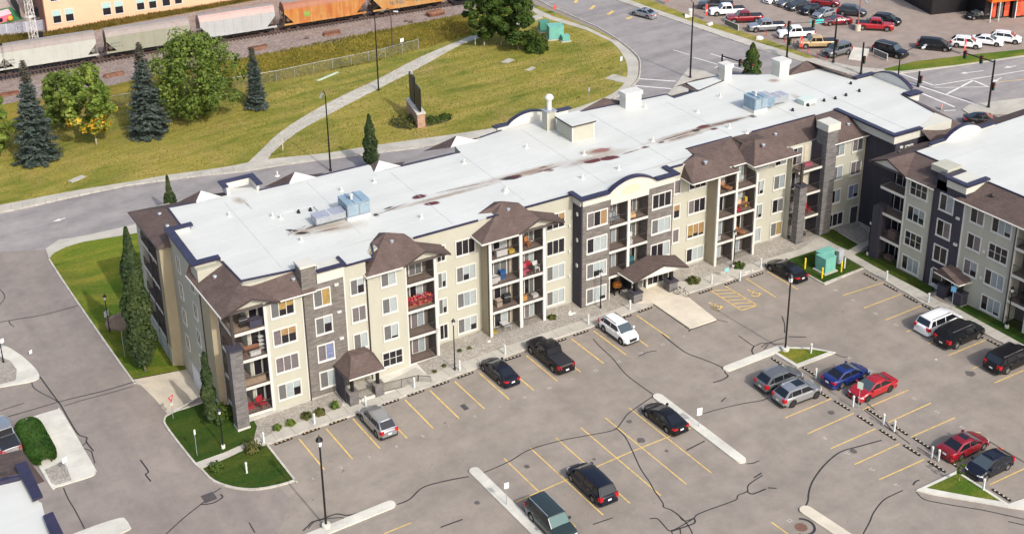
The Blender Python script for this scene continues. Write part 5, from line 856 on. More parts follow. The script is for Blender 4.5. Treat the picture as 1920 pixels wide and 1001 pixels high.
CGL = mat('car_glass', (.010, .012, .016), .06, spec=.7); CGL_L = mat('car_windscreen_glass', (.055, .075, .085), .08, spec=.8); CGL_G = mat('green_tinted_glass', (.06, .125, .115), .1, spec=.8); CTYRE = mat('tyre_rubber', (.014, .014, .014), .85); CRIM = mat('alloy_rim', (.42, .42, .43), .35, metal=.6); CRIMB = mat('black_rim', (.03, .03, .03), .4)
CTRIM = mat('black_plastic', (.018, .018, .019), .6); CTAIL = mat('tail_lamp_red', (.42, .01, .015), .25); CHEAD = mat('head_lamp', (.72, .74, .76), .12, spec=.8); CPLATE = mat('licence_plate', (.78, .78, .76), .5); CHROME = mat('chrome', (.62, .63, .64), .18, metal=.9); COVER = mat('tonneau_cover', (.022, .023, .028), .55, .2, 6)
KIND = dict(  # L, W, roof z, belt z, hood front z, wheelbase, wheel r, windscreen base, roof front, roof rear, rear glass base, deck z, clearance
 sedan=(4.75, 1.84, 1.46, .96, .74, 2.75, .34, 1.34, .32, -.86, -1.92, 1.03, .20), coupe=(4.6, 1.86, 1.40, .96, .72, 2.7, .34, 1.22, .22, -.72, -2.02, 1.03, .20), hatch=(4.3, 1.80, 1.49, .97, .76, 2.62, .33, 1.34, .38, -1.08, -1.98, 1.0, .20),
 suv=(4.6, 1.88, 1.70, 1.10, .94, 2.68, .37, 1.40, .56, -1.52, -2.16, 1.10, .25), bigsuv=(5.25, 2.0, 1.90, 1.20, 1.06, 3.0, .40, 1.35, .80, -2.15, -2.46, 1.20, .28), minivan=(5.1, 1.98, 1.76, 1.08, .88, 3.05, .35, 1.86, .85, -2.02, -2.38, 1.08, .22), boxsuv=(4.75, 1.92, 1.86, 1.18, 1.08, 2.75, .40, 1.10, .72, -2.0, -2.25, 1.18, .30),
 pickup=(5.85, 2.0, 1.90, 1.18, 1.06, 3.6, .41, 1.42, .85, -.62, -.80, 1.18, .30))
def lerp_tab(tab, x):
    if x <= tab[0][0]: return tab[0][1]
    for (a, va), (b, vb) in zip(tab, tab[1:]):
        if x <= b: return va + (vb - va) * (x - a) / (b - a)
    return tab[-1][1]
_cm = {}
def car_meshes(kind):
    if kind in _cm: return _cm[kind]
    L, W, zr, zb, zh, wb, wr, xa, xb, xc, xd, zd, cl = KIND[kind]; h = L / 2; w = W / 2; axf, axr = wb / 2 + (.12 if kind != 'pickup' else .1), -wb / 2 + (.06 if kind != 'pickup' else .0); out = {}
    ar = wr * 1.2
    rearflat = kind not in ('sedan', 'coupe')
    top = [(-h, zd - (.28 if not rearflat else .16)), (-h + .07, zd - .06), (-h + .3, zd), (xd, zd if not rearflat else zb), (xa, zb), (xa + .15, zb - .01), (h - .45, zh + .03), (h - .12, zh - .07), (h, zh - .24)]
    if kind == 'pickup': top = [(-h, zb - .1), (-h + .05, zb), (xd, zb), (xa, zb), (h - .35, zh + .05), (h - .08, zh - .02), (h, zh - .22)]
    xs = sorted(set([-h, -h + .06, -h + .18, -h + .35, xd, (xd + xc) / 2, 0, xa, xa + .3, h - .55, h - .32, h - .14, h - .05, h] + [a + ar * cos(pi * k / 8) for a in (axf, axr) for k in range(9)] + [a + s * (ar + .02) for a in (axf, axr) for s in (-1, 1)]))
    def bottom(x):
        z = cl + (.08 if abs(x) > h - .15 else 0)
        for a in (axf, axr):
            if abs(x - a) < ar: z = max(z, wr + sqrt(max(0, ar * ar - (x - a) ** 2)) * .98)
        return z
    mb = MB(); rings = []
    for x in xs:
        e = max(0, abs(x) - (h - .85)) / .85; ww = w * (1 - (.24 if kind not in ('pickup', 'bigsuv', 'boxsuv') else .13) * e ** 2.4); zt = lerp_tab(top, x); z0 = min(bottom(x), zt - .12); zm = z0 + (zt - z0) * .55
        half = [(ww * .90, z0), (ww * .985, z0 + .05), (ww, zm), (ww * .975, zt - .10), (ww * .90, zt - .015), (ww * .5, zt + .02)]
        ring = [(x, y, z) for y, z in half] + [(x, 0, zt + .03)] + [(x, -y, z) for y, z in reversed(half)]
        b = len(mb.v); mb.v += ring; rings.append((b, len(ring)))
    for (a, n), (b, _) in zip(rings, rings[1:]):
        for k in range(n - 1): mb.f.append((a + k, a + k + 1, b + k + 1, b + k))
        mb.f.append((a + n - 1, a, b, b + n - 1))
    for (a, n), s in ((rings[0], 1), (rings[-1], -1)): mb.f.append(tuple(a + k for k in range(n))[::-s])
    # cabin
    wbt = w * .93; wrt = w * (.70 if kind in ('sedan', 'coupe', 'hatch') else .76 if kind in ('suv', 'minivan') else .84)
    xm = (xb + xc) / 2; st = [(xd - .02, zb - .05, wbt * .96, wbt * .93, 0), (xc, zr - .035, wbt * .98, wrt * .97, 1), (xc + (xb - xc) * .3, zr + .01, wbt, wrt * 1.0, 1), (xm, zr + .022, wbt, wrt * 1.01, 1), (xb - (xb - xc) * .25, zr + .012, wbt, wrt, 1), (xb, zr - .03, wbt, wrt * .98, 1), (xa + .02, zb - .05, wbt * .98, wbt * .95, 0)]
    rg = []
    for x, zt, wl, wt, up in st:
        half = [(wl, zb - .06), (wt, zt - .07 if up else zt + .0), (wt - .10, zt - .012 if up else zt + .005), (wt * .5, zt + .018 if up else zt + .01)]
        ring = [(x, y, z) for y, z in half] + [(x, 0, zt + (.025 if up else .012))] + [(x, -y, z) for y, z in reversed(half)]
        b = len(mb.v); mb.v += ring; rg.append((b, len(ring)))
    for (a, n), (b, _) in zip(rg, rg[1:]):
        for k in range(n - 1): mb.f.append((a + k, a + k + 1, b + k + 1, b + k))
    out['body'] = mb.mesh('car_body')
    bm = bmesh.new(); bm.from_mesh(out['body']); bmesh.ops.recalc_face_normals(bm, faces=bm.faces[:]); bm.to_mesh(out['body']); bm.free()
    out['body'].polygons.foreach_set('use_smooth', [True] * len(out['body'].polygons)); out['body'].set_sharp_from_angle(angle=radians(38))
    # glass
    def slab(p0, p1, p2, p3, off=.014):
        p0, p1, p2, p3 = map(Vector, (p0, p1, p2, p3)); n = (p1 - p0).cross(p3 - p0).normalized(); q = MB(); a = [tuple(p + n * off) for p in (p0, p1, p2, p3)]; b = [tuple(p - n * .01) for p in (p0, p1, p2, p3)]; q.v = a + b; q.f = [(0, 1, 2, 3)] + [((k + 1) % 4, k, 4 + k, 4 + (k + 1) % 4) for k in range(4)]; return q
    def scr(x0, w0, z0, x1, w1, z1, t0, t1, k=.93):
        A = lambda t, s: (x0 + (x1 - x0) * t, s * (w0 + (w1 - w0) * t) * k, z0 + (z1 - z0) * t)
        return (A(t0, 1), A(t0, -1), A(t1, -1), A(t1, 1))
    a, b, c, d = scr(xa + .02, wbt * .95, zb - .04, xb, wrt * .98, zr - .02, .06, .93); out['windscreen'] = slab(b, a, d, c, .022).mesh('windscreen')
    a, b, c, d = scr(xd - .02, wbt * .93, zb - .04, xc, wrt * .97, zr - .025, .12, .9, .88); out['rear_window'] = slab(a, b, c, d, .022).mesh('rear_window')
    def side(xf0, xf1, xr0, xr1, s):
        t0, t1 = .16, .90; Y = lambda t: s * ((wbt) + (wrt - wbt) * t); Z = lambda t: (zb - .06) + (zr - .075 - zb + .06) * t
        P = [(xr0, Y(t0), Z(t0)), (xf0, Y(t0), Z(t0)), (xf1, Y(t1), Z(t1)), (xr1, Y(t1), Z(t1))]
        return slab(*(P if s < 0 else [P[1], P[0], P[3], P[2]]), .02)
    fa = lambda t: xa + (xb - xa) * t - .10; ra = lambda t: xd + (xc - xd) * t + .10
    cuts = [fa(.16), fa(.9)]; bp = (xa + xd) / 2 + (.12 if kind != 'pickup' else .1); segs = [((fa(.16), fa(.9)), (bp + .04, bp + .04))]
    if kind in ('suv', 'bigsuv', 'minivan', 'boxsuv'): cp = bp - (bp - xd) * .58; segs += [((bp - .05, bp - .05), (cp + .05, cp + .05)), ((cp - .06, cp - .06), (ra(.16) + .08, ra(.9) + .05))]
    else: segs += [((bp - .05, bp - .05), (ra(.16) + .06, ra(.9) + .02))]
    out['side'] = [side(f[0], f[1], r[0], r[1], s).mesh('side_window') for f, r in segs for s in (1, -1)]
    # wheels
    q = MB(); n = 18
    prof = [(wr * .62, -.10), (wr * .93, -.115), (wr, -.07), (wr, .07), (wr * .93, .115), (wr * .62, .10)]
    for r_, y in prof:
        for k in range(n): t = 2 * pi * k / n; q.v.append((r_ * cos(t), y, r_ * sin(t)))
    for i in range(len(prof) - 1):
        for k in range(n): j = (k + 1) % n; q.f.append((i * n + k, i * n + j, (i + 1) * n + j, (i + 1) * n + k))
    out['tyre'] = q.mesh('tyre', True); q = MB(); q.tube((0, -.085, 0), (0, .085, 0), wr * .64, wr * .64, 16)
    for k in range(5):
        t = 2 * pi * k / 5
        for s in (-1, 1): q.poly([(wr * r_ * cos(t + dt), s * .09, wr * r_ * sin(t + dt)) for r_, dt in ((.12, -.6), (.62, -.16), (.62, .16), (.12, .6))][::s])
    out['rim'] = q.mesh('rim'); q = MB(); 
    for k in range(5):
        t = 2 * pi * (k + .5) / 5
        for s in (-1, 1): q.poly([(wr * r_ * cos(t + dt), s * .0875, wr * r_ * sin(t + dt)) for r_, dt in ((.22, -.30), (.57, -.36), (.57, .36), (.22, .30))][::s])
    out['gap'] = q.mesh('rim_gap'); out['wheels'] = [(ax, s * (w - .125), wr) for ax in (axf, axr) for s in (1, -1)]
    # lights and fittings
    zl = lerp_tab(top, h - .12)
    out['headlight'] = [MB().prism([(h - .34, s * w * .93), (h - .10, s * w * .80), (h - .035, s * w * .52), (h - .10, s * w * .50), (h - .36, s * w * .80)], zl - .22, zl - .03 if kind not in ('pickup', 'bigsuv', 'boxsuv') else zl - .01).mesh('headlight') for s in (1, -1)]
    zt_ = (zd - .12) if kind in ('sedan', 'coupe') else zb - .04; hh = .15 if kind in ('sedan', 'coupe') else .34 if kind != 'pickup' else .36
    out['taillight'] = [MB().prism([(-h - .012, s * w * .48 if kind in ('sedan', 'coupe', 'hatch') else s * w * .62), (-h + .02, s * w * .90), (-h + .30, s * w * .975), (-h + .32, s * w * .9), (-h + .1, s * w * .5)], zt_ - hh, zt_).mesh('taillight') for s in (1, -1)]
    out['plate'] = MB().box(-h - .03, -h + .02, -.17, .17, (.62 if kind != 'pickup' else .56), (.76 if kind != 'pickup' else .70)).mesh('licence_plate')
    out['grille'] = MB().box(h - .10, h + .012, -w * .48, w * .48, zh - .34 if zh < .9 else zh - .46, zh - .14).mesh('grille')
    out['bumper'] = MB().prism([(h - .25, -w * .97), (h + .02, -w * .80), (h + .05, 0), (h + .02, w * .80), (h - .25, w * .97), (h - .3, w * .9), (h - .3, -w * .9)], cl + .03, cl + .17).prism([(-h + .25, -w * .97), (-h - .025, -w * .82), (-h - .045, 0), (-h - .025, w * .82), (-h + .25, w * .97), (-h + .3, w * .9), (-h + .3, -w * .9)], cl + .03, cl + .2).mesh('bumper')
    out['mirror'] = [MB().box(xa - .42, xa - .24, s * w * .96 if s > 0 else -w * 1.16, s * w * 1.16 if s > 0 else -w * .96, zb + .01, zb + .17).mesh('mirror') for s in (1, -1)]
    out['rails'] = MB().box(xc + .15, xb - .15, wrt - .12, wrt - .07, zr - .005, zr + .045).box(xc + .15, xb - .15, -wrt + .07, -wrt + .12, zr - .005, zr + .045).mesh('roof_rail')
    out['sunroof'] = MB().box(xm - .1, xb - .16, -wrt * .6, wrt * .6, zr + .005, zr + .052).mesh('sunroof')
    out['sill'] = MB().box(axr + ar + .05, axf - ar - .05, w * .955, w * 1.004, cl - .01, cl + .16).box(axr + ar + .05, axf - ar - .05, -w * 1.004, -w * .955, cl - .01, cl + .16).mesh('sill'); hz_ = zb - .16; dm = MB()
    for s in (1, -1):
        for xx in (bp + .22, bp - .72): dm.box(xx - .09, xx + .09, min(s * w * .985, s * w * 1.015), max(s * w * .985, s * w * 1.015), hz_, hz_ + .035)
    out['handles'] = dm.mesh('door_handle'); out['under'] = MB().box(-h + .3, h - .3, -w * .82, w * .82, cl + .02, cl + .3).mesh('chassis')
    if kind == 'pickup':
        out['cover'] = MB().box(-h + .06, xd - .06, -w * .84, w * .84, zb - .02, zb + .045).mesh('bed_cover'); out['gate'] = MB().box(-h - .02, -h + .02, -w * .56, w * .56, zb - .06, zb - .01).mesh('tailgate_trim')
    _cm[kind] = out; return out
def car(kind, col, xy, heading, label, group=None, roof=None, rails=False, sunroof=False, rim=None, wind=None, railm=None, name=None, dark_roof=False, open_bed=False):
    m = car_meshes(kind); z = zg(xy[0]) + .004
    t = thing(name or {'pickup': 'pickup_truck', 'minivan': 'minivan', 'suv': 'parked_suv', 'bigsuv': 'parked_suv', 'boxsuv': 'parked_suv'}.get(kind, 'parked_car'), label, 'pickup truck' if kind == 'pickup' else 'minivan' if kind == 'minivan' else 'SUV' if 'suv' in kind else 'car', (xy[0], xy[1], z), radians(heading), group)
    c = CP[col]; body = link('body', m['body'], c, t); link('windscreen', m['windscreen'], wind or CGL_L, t); link('rear_window', m['rear_window'], CGL, t)
    for q in m['side']: link('side_window', q, CGL, t)
    for p in m['wheels']:
        wh = link('wheel', m['tyre'], CTYRE, t, p); link('rim', m['rim'], rim or CRIM, wh); link('rim_gap', m['gap'], CTRIM, wh)
    for q in m['headlight']: link('headlight', q, CHEAD, t)
    for q in m['taillight']: link('taillight', q, CTAIL, t)
    link('licence_plate', m['plate'], CPLATE, t); link('grille', m['grille'], CTRIM, t); link('bumper', m['bumper'], CTRIM if kind in ('suv', 'bigsuv', 'boxsuv') else c, t); link('chassis', m['under'], CTRIM, t); link('sill_trim', m['sill'], CTRIM, t); link('door_handles', m['handles'], CHROME, t)
    for q in m['mirror']: link('mirror', q, c, t)
    if rails: link('roof_rail', m['rails'], railm or CHROME, t)
    if sunroof: link('sunroof', m['sunroof'], CGL, t)
    if kind == 'pickup': link('bed_cover', m['cover'], COVER, t); link('tailgate_trim', m['gate'], CHROME, t)
    return t
PK1 = 'cars parked nose in along the front walk'
car('suv', 'silver', FL(6.75, -2.35), 90, 'small silver SUV with red tail lamps nearest the porch with ramp', PK1, rails=True)
car('sedan', 'navy', FL(20.2, -1.55), 90, 'black sedan with large rear window parked left of the black pickup truck', PK1, sunroof=True)
car('pickup', 'black', FL(25.7, -2.0), 89, 'black crew cab pickup truck with dark bed cover facing the gravel bed', PK1, rails=False)
car('suv', 'white', FL(33.95, -2.0), -90, 'white SUV backed in beside the concrete entrance apron', PK1, rails=True, railm=CTRIM)
car('sedan', 'black', FL(56.1, -2.25), 91, 'black sedan parked beside the green transformer lawn', PK1)
PK2 = 'cars parked along the right hand building'
car('minivan', 'white', FL(60.9, -18.0), 0, 'white minivan with black rear window facing the right hand building', PK2, rails=True, railm=CTRIM)
car('bigsuv', 'black', FL(60.65, -20.65), 0, 'black SUV with silver roof rails directly beside the white minivan', PK2, rails=True)
car('bigsuv', 'black', FL(61.0, -26.0), 0, 'black SUV at the right edge of the car park', PK2, rails=True)
PK3 = 'cars parked at the middle double row'
car('suv', 'grey', FL(41.0, -16.8), -2, 'dark grey SUV with roof rack bars behind the silver grey SUV', PK3, rails=True, sunroof=False)
car('suv', 'silver', FL(40.8, -19.3), -3, 'silver grey SUV with open sunroof panel in the middle row', PK3, rails=True, sunroof=True, rim=CRIMB)
car('sedan', 'blue', FL(46.6, -19.55), 0, 'bright blue sedan with dark rear window', PK3, sunroof=True)
car('sedan', 'red', FL(47.15, -22.25), 180, 'bright red sedan with its nose towards the plug in posts', PK3, rim=CRIMB)
car('sedan', 'maroon', FL(46.95, -32.35), 0, 'dark red sedan parked near the triangular grass island', PK3, sunroof=True)
car('hatch', 'navy', FL(46.6, -35.2), 180, 'black hatchback with pale headlamps beside the dark red sedan', PK3, sunroof=True)
car('coupe', 'black', FL(28.5, -15.65), 90, 'black fastback car parked against the long concrete kerb island')
car('minivan', 'navy', FL(17.6, -19.5), 88, 'black SUV with red light bar across its tail in the front yellow bays', name='parked_suv')
car('bigsuv', 'green', FL(12.05, -21.6), -91, 'large dark green SUV with roof rack at the bottom edge', wind=CGL_G, rails=True, railm=GALV)
a = Gxy(22, 858); car('pickup', 'silver', (a[0], a[1] + 2.6), 92, 'silver pickup truck cut off by the left edge beside the hedge island')
def px_car(kind, col, rear, front, label, group='used cars on the dealership lot', **kw):
    R_, F_ = Vector(Gxy(*rear)), Vector(Gxy(*front)); c = (R_ + F_) / 2; d = F_ - R_; return car(kind, col, tuple(c), math.degrees(atan2(d.y, d.x)), label, group, **kw)
o = px_car('sedan', 'silver', (1225, 36), (1190, 27), 'silver sedan driving along the road at the top', None, sunroof=True)
px_car('sedan', 'black', (1797, 230), (1886, 234), 'black car on the street behind the roofs', None)
DL = [('pickup', 'dark', (1372, 17), (1311, 16), 'dark grey pickup truck first in the dealership front row'), ('pickup', 'white', (1394, 26), (1331, 29), 'white pickup truck with open bed between grey and red pickups'), ('pickup', 'maroon', (1427, 40), (1364, 42), 'red pickup truck in the dealership front row'), ('pickup', 'silver', (1468, 56), (1405, 59), 'silver extended cab pickup in the dealership front row'), ('pickup', 'white', (1528, 68), (1456, 72), 'tall white pickup truck beside the tan pickup'), ('pickup', 'tan', (1556, 88), (1506, 89), 'tan pickup truck with black bed cap'), ('boxsuv', 'grey', (1590, 98), (1549, 109), 'grey boxy SUV at the corner of the dealership lot'),
 ('bigsuv', 'black', (1647, 98), (1690, 109), 'black boxy SUV behind the glass display frame'), ('minivan', 'black', (1726, 90), (1776, 95), 'black minivan at the verge of the dealership lot'), ('suv', 'white', (1786, 86), (1835, 91), 'white SUV nearest the black minivan'), ('sedan', 'white', (1826, 80), (1874, 86), 'white sedan in the middle of three white cars'), ('suv', 'white', (1860, 76), (1910, 82), 'rightmost white car of the three on the verge'),
 ('sedan', 'black', (1856, 33), (1818, 36), 'black convertible sedan in front of the showroom'), ('suv', 'black', (1796, 14), (1760, 19), 'black SUV second from the showroom wall'), ('suv', 'black', (1762, 5), (1731, 10), 'black SUV partly cut by the top edge'), ('suv', 'black', (1638, 42), (1684, 48), 'black wagon behind the single red pickup'), ('pickup', 'red', (1612, 54), (1666, 57), 'bright red pickup truck beside the lamp post with pale base'), ('suv', 'dark', (1574, 26), (1619, 31), 'dark SUV right of the silver hatchback'), ('suv', 'maroon', (1522, 9), (1573, 13), 'dark red SUV at the top edge of the lot'),
 ('hatch', 'silver', (1566, 26), (1524, 38), 'silver hatchback behind the red coupe'), ('hatch', 'black', (1542, 19), (1499, 31), 'black hatchback left of the silver hatchback'), ('hatch', 'dark', (1516, 11), (1474, 23), 'dark hatchback in the back row of the lot'), ('sedan', 'grey', (1498, 4), (1458, 15), 'grey sedan in the back row of the lot'), ('sedan', 'white', (1470, -2), (1437, 8), 'white sedan at the left end of the back row'), ('coupe', 'maroon', (1592, 44), (1546, 47), 'dark red coupe under the turquoise banner')]
for k, c, r_, f_, lb in DL: px_car(k, c, r_, f_, lb, rails=('suv' in k))
# ------------------------------------------------------------------ vegetation
def leaf_mat(name, dark, mid, light, sc=.55, tr=.25):
    m, g = newmat(name, .6, .25); p = g.pos()
    c = g.ramp(g.noise(p, sc, 4, .6), ((.30, dark), (.5, mid), (.72, light))); c = g.mix(1.0, c, g.ramp(g.noise(p, 4.5, 3, .6), ((.25, (.65, .65, .65)), (.75, (1.35, 1.35, 1.3)))), 'MULTIPLY'); g.col(c)
    t = g.n('BsdfTranslucent'); g.l(c, t.inputs['Color']); mx = g.n('MixShader'); mx.inputs[0].default_value = tr; out = m.node_tree.nodes['Material Output']; g.l(g.b.outputs[0], mx.inputs[1]); g.l(t.outputs[0], mx.inputs[2]); g.l(mx.outputs[0], out.inputs['Surface']); return m
LEAF = leaf_mat('poplar_leaves', (.05, .085, .015), (.11, .165, .028), (.21, .26, .055)); LEAF_B = leaf_mat('bright_leaves', (.06, .11, .016), (.14, .20, .03), (.25, .30, .06)); LEAF_D = leaf_mat('dark_leaves', (.025, .05, .010), (.05, .09, .014), (.09, .13, .02)); LEAF_Y = leaf_mat('yellow_leaves', (.40, .24, .02), (.55, .36, .03), (.62, .45, .06)); ASPEN = leaf_mat('columnar_leaves', (.022, .040, .014), (.040, .065, .02), (.075, .10, .03))
SPRUCE = leaf_mat('blue_spruce_needles', (.022, .035, .030), (.055, .075, .064), (.13, .155, .135), 1.4, .1); SPRUCE_T = leaf_mat('spruce_top_needles', (.05, .045, .03), (.085, .075, .05), (.12, .11, .08), 1.4, .1); HEDGE = leaf_mat('hedge_leaves', (.018, .055, .008), (.035, .09, .012), (.06, .13, .02), .8); SHRUB = leaf_mat('shrub_leaves', (.04, .06, .015), (.09, .10, .025), (.16, .15, .05), 1.2)
BARK = mat('pale_bark', (.34, .29, .22), .9, .25, 3, bump=.3); BARK_D = mat('brown_bark', (.12, .085, .06), .9, .25, 3, bump=.3)
def GW(px, py):                           # ground point on the sunken west yard
    d = _ray(px, py); z = -1.2
    for _ in range(20):
        p = CAM + d * ((z - CAM.z) / d.z); u = (p.x - OX) * cos(TH) + (p.y - OY) * sin(TH); z = -.9 - 1.8 * min(1, max(0, (u + 9.2) / 5.3))
    return p
def height_at(base, top, B=None):         # height of a vertical thing from its base and top pixels
    B = B or G(*base); lo, hi = .2, 40
    for _ in range(40):
        m_ = (lo + hi) / 2; d = Vector((B.x, B.y, B.z + m_)) - CAM; y = PPY - F_PX * d.dot(UP) / d.dot(FW)
        if y > top[1]: lo = m_
        else: hi = m_
    return lo
def quad(V, Fc, c, n, up, a, b):
    n = n.normalized(); t = up - n * up.dot(n); t = t.normalized() if t.length > 1e-4 else n.orthogonal().normalized(); s = n.cross(t); k = len(V)
    V += [tuple(c - s * a - t * b), tuple(c + s * a - t * b * .6), tuple(c + s * a * .5 + t * b), tuple(c - s * a * .7 + t * b * .7)]; Fc.append((k, k + 1, k + 2, k + 3))
def rv(r): return Vector((r.gauss(0, 1), r.gauss(0, 1), r.gauss(0, 1))).normalized()
def mesh_from(V, Fc, name): me = bpy.data.meshes.new(name); me.from_pydata(V, [], Fc); me.update(); return me
def leafy(name, label, base, H, R, m, seed, trunk=.16, low=.22, n=6500, leaf=.20, flat=.8, bark=BARK, yellow=0, group=None, cat='tree', nb=34):
    r = random.Random(seed); B = G(*base); t = thing(name, label, cat, (B.x, B.y, zg(B.x) + .08), 0, group)
    tr = MB(); z0 = H * low; bend = Vector((r.uniform(-.25, .25), r.uniform(-.25, .25), 0)); pts = [Vector((0, 0, -.15)), Vector((0, 0, z0 * .6)) + bend * .4, Vector((0, 0, H * .45)) + bend, Vector((0, 0, H * .85)) + bend * 1.5]
    for i, (a, b) in enumerate(zip(pts, pts[1:])): tr.tube(a, b, trunk * (1 - .28 * i), trunk * (1 - .28 * (i + 1)), 8)
    blobs = []
    for k in range(nb):
        h = low + .04 + (1 - low - .10) * (k + .5) / nb; rad = R * r.uniform(.8, 1.12) * max(.12, sin(pi * min(1, max(0.06, (h - low) / (1.04 - low))) ** .78)) ; ang = k * 2.4 + r.uniform(-.4, .4); q = rad * sqrt(r.uniform(.12, .95))
        c = Vector((cos(ang) * q, sin(ang) * q, h * H)) + bend; br = R * r.uniform(.13, .30); blobs.append((c, br))
        if k % 2 == 0: s = Vector((0, 0, max(z0 * .7, h * H * .62))) + bend * .6; tr.tube(s, s.lerp(c, .85), trunk * .32, trunk * .1, 5, False)
    tr.build('trunk', bark, t, True); V, Fc, V2, F2 = [], [], [], []
    for k in range(n):
        c, br = r.choice(blobs); d = rv(r); d.z = d.z * flat + .12; p = c + d * br * (r.uniform(.35, 1) ** .5); nn = (d * .8 + rv(r) * .9 + Vector((0, 0, .5))); s = leaf * r.uniform(.6, 1.25)
        if yellow and p.z < H * .42 and p.y < .5 and r.random() < yellow: quad(V2, F2, p, nn, rv(r), s, s)
        else: quad(V, Fc, p, nn, rv(r), s, s * .9)
    link('crown', mesh_from(V, Fc, 'crown'), m, t)
    if V2: link('yellow_leaves', mesh_from(V2, F2, 'yellow_leaves'), LEAF_Y, t)
    return t
def spruce(label, base, H, R, seed, group, levels=46, gap=.35):
    r = random.Random(seed); B = G(*base); t = thing('spruce_tree', label, 'tree', (B.x, B.y, zg(B.x) + .08), 0, group); MB().tube((0, 0, -.2), (0, 0, H * .95), .17, .03, 8).build('trunk', BARK, t, True); V, Fc, V2, F2 = [], [], [], []
    for i in range(levels):
        f = i / levels; z = H * (.02 + .96 * f); rad = R * (1 - f) ** .85 * r.uniform(.66, 1.16) + .12; nb = int(9 + 11 * (1 - f)); ph = r.uniform(0, 6)
        for k in range(nb):
            if r.random() < .2: continue
            a = ph + 2 * pi * k / nb + r.uniform(-.15, .15); ln = rad * r.uniform(.72, 1.1); d = Vector((cos(a), sin(a), -.10 - .22 * (1 - f) + r.uniform(-.08, .08))); segs = max(2, int(ln / .36))
            for s_ in range(segs):
                q = (s_ + .7) / segs; p = Vector((0, 0, z)) + d * (ln * q) + Vector((0, 0, .14 * q * q * ln)); wd = .13 + .20 * (1 - abs(q - .6)) * min(1, ln / 1.5)
                for side in (-1, 0, 1):
                    nn = Vector((0, 0, 1)) + rv(r) * .35 + d * .15; dirv = d + Vector((-d.y, d.x, 0)) * side * .8; top_ = f > .80 and r.random() < .8
                    quad(V2 if top_ else V, F2 if top_ else Fc, p + Vector((-d.y, d.x, 0)) * side * wd * .8 + Vector((0, 0, r.uniform(-.05, .05))), nn, dirv, wd * .55, .24)
    link('branches', mesh_from(V, Fc, 'branches'), SPRUCE, t)
    if V2: link('cone_laden_top', mesh_from(V2, F2, 'top'), SPRUCE_T, t)
    return t
def column_tree(label, base, H, R, seed, n=4200, low=.10, m=ASPEN, group='columnar aspens around the building', split=False, B=None, zb=None):
    r = random.Random(seed); B = B or G(*base); t = thing('columnar_aspen', label, 'tree', (B.x, B.y, (zg(B.x) if zb is None else zb) + .05), 0, group); tr = MB().tube((0, 0, -.3), (0, 0, H * .5), .13, .08, 8).tube((0, 0, H * .5), (0, 0, H * .93), .08, .02, 6)
    for k in range(16): z = H * (low + .7 * k / 16); a = k * 2.4; tr.tube((0, 0, z), (cos(a) * R * .7, sin(a) * R * .7, z + H * .10), .03, .012, 4, False)
    tr.build('trunk', BARK, t, True); V, Fc = [], []
    for k in range(n):
        f = r.random() ** .9; z = H * (low + (1 - low) * f); prof = sin(pi * min(1, (f * .93 + .07)) ** .62) ** .75 if f < 1 else 0; q = R * max(.05, prof) * sqrt(r.uniform(.25, 1)) * (1 + .22 * sin(7 * f * pi + seed) * sin(3 + seed)); a = r.uniform(0, 2 * pi)
        if split and f > .5: q *= .55
        p = Vector((cos(a) * q, sin(a) * q, z)); s = .13 * r.uniform(.6, 1.4); quad(V, Fc, p, Vector((cos(a), sin(a), .3)) + rv(r) * .7, Vector((0, 0, 1)) + rv(r) * .4, s, s * 1.1)
    link('crown', mesh_from(V, Fc, 'crown'), m, t); return t
def shrub(label, base, R, H, seed, m=SHRUB, n=700, leaf=.09, group='shrubs in the planting beds', z=None, name='shrub'):
    r = random.Random(seed); B = G(*base); t = thing(name, label, 'shrub', (B.x, B.y, zg(B.x) + .1), 0, group); st = MB()
    for k in range(6): a = k * 1.05; st.tube((0, 0, -.05), (cos(a) * R * .5, sin(a) * R * .5, H * .6), .025, .01, 4, False)
    st.build('stems', BARK_D, t); V, Fc = [], []
    for k in range(n): d = rv(r); d.z = abs(d.z); q = r.uniform(.5, 1) ** .5 * (1 + .25 * sin(5 * atan2(d.y, d.x) + seed)); p = Vector((d.x * R * q, d.y * R * q, d.z * H * q + .03)); s = leaf * r.uniform(.6, 1.4); quad(V, Fc, p, d + rv(r) * .8, rv(r), s, s)
    link('foliage', mesh_from(V, Fc, 'foliage'), m, t); return t
TG = 'trees between the lawn and the railway'
leafy('poplar_tree', 'bright green tree cut off by the left edge of the photo', (-8, 292), height_at((-8, 292), (-8, 178)), 3.8, LEAF_B, 3, group=TG, low=.1, n=6500)
spruce('tall blue spruce leftmost on the lawn', (72, 301), height_at((72, 301), (47, 108)), 3.2, 11, TG)
leafy('poplar_tree', 'green tree between the leftmost spruce and the yellowing tree', (122, 240), height_at((122, 240), (118, 132)), 3.3, LEAF, 4, group=TG, low=.08, n=5000, nb=44)
leafy('poplar_tree', 'green tree with a patch of yellow leaves above its trunk', (181, 272), height_at((181, 272), (178, 124)), 4.0, LEAF_B, 5, low=.14, group=TG, yellow=.5, n=5600, nb=46)
spruce('blue spruce left of the largest leafy tree', (281, 253), height_at((281, 253), (263, 75)), 3.2, 12, TG)
leafy('poplar_tree', 'largest leafy tree with crooked pale trunk', (371, 222), height_at((371, 222), (380, 66)), 7.0, LEAF, 6, low=.08, group=TG, n=11500, nb=84, flat=.85)
spruce('slim small spruce beside the chain link fence', (482, 203), height_at((482, 203), (463, 86)), 1.75, 13, TG, levels=38)
leafy('poplar_tree', 'dark green tree left of the footpath end', (908, 88), 10.5, 3.2, LEAF_D, 7, group=TG, n=6500, low=.12)
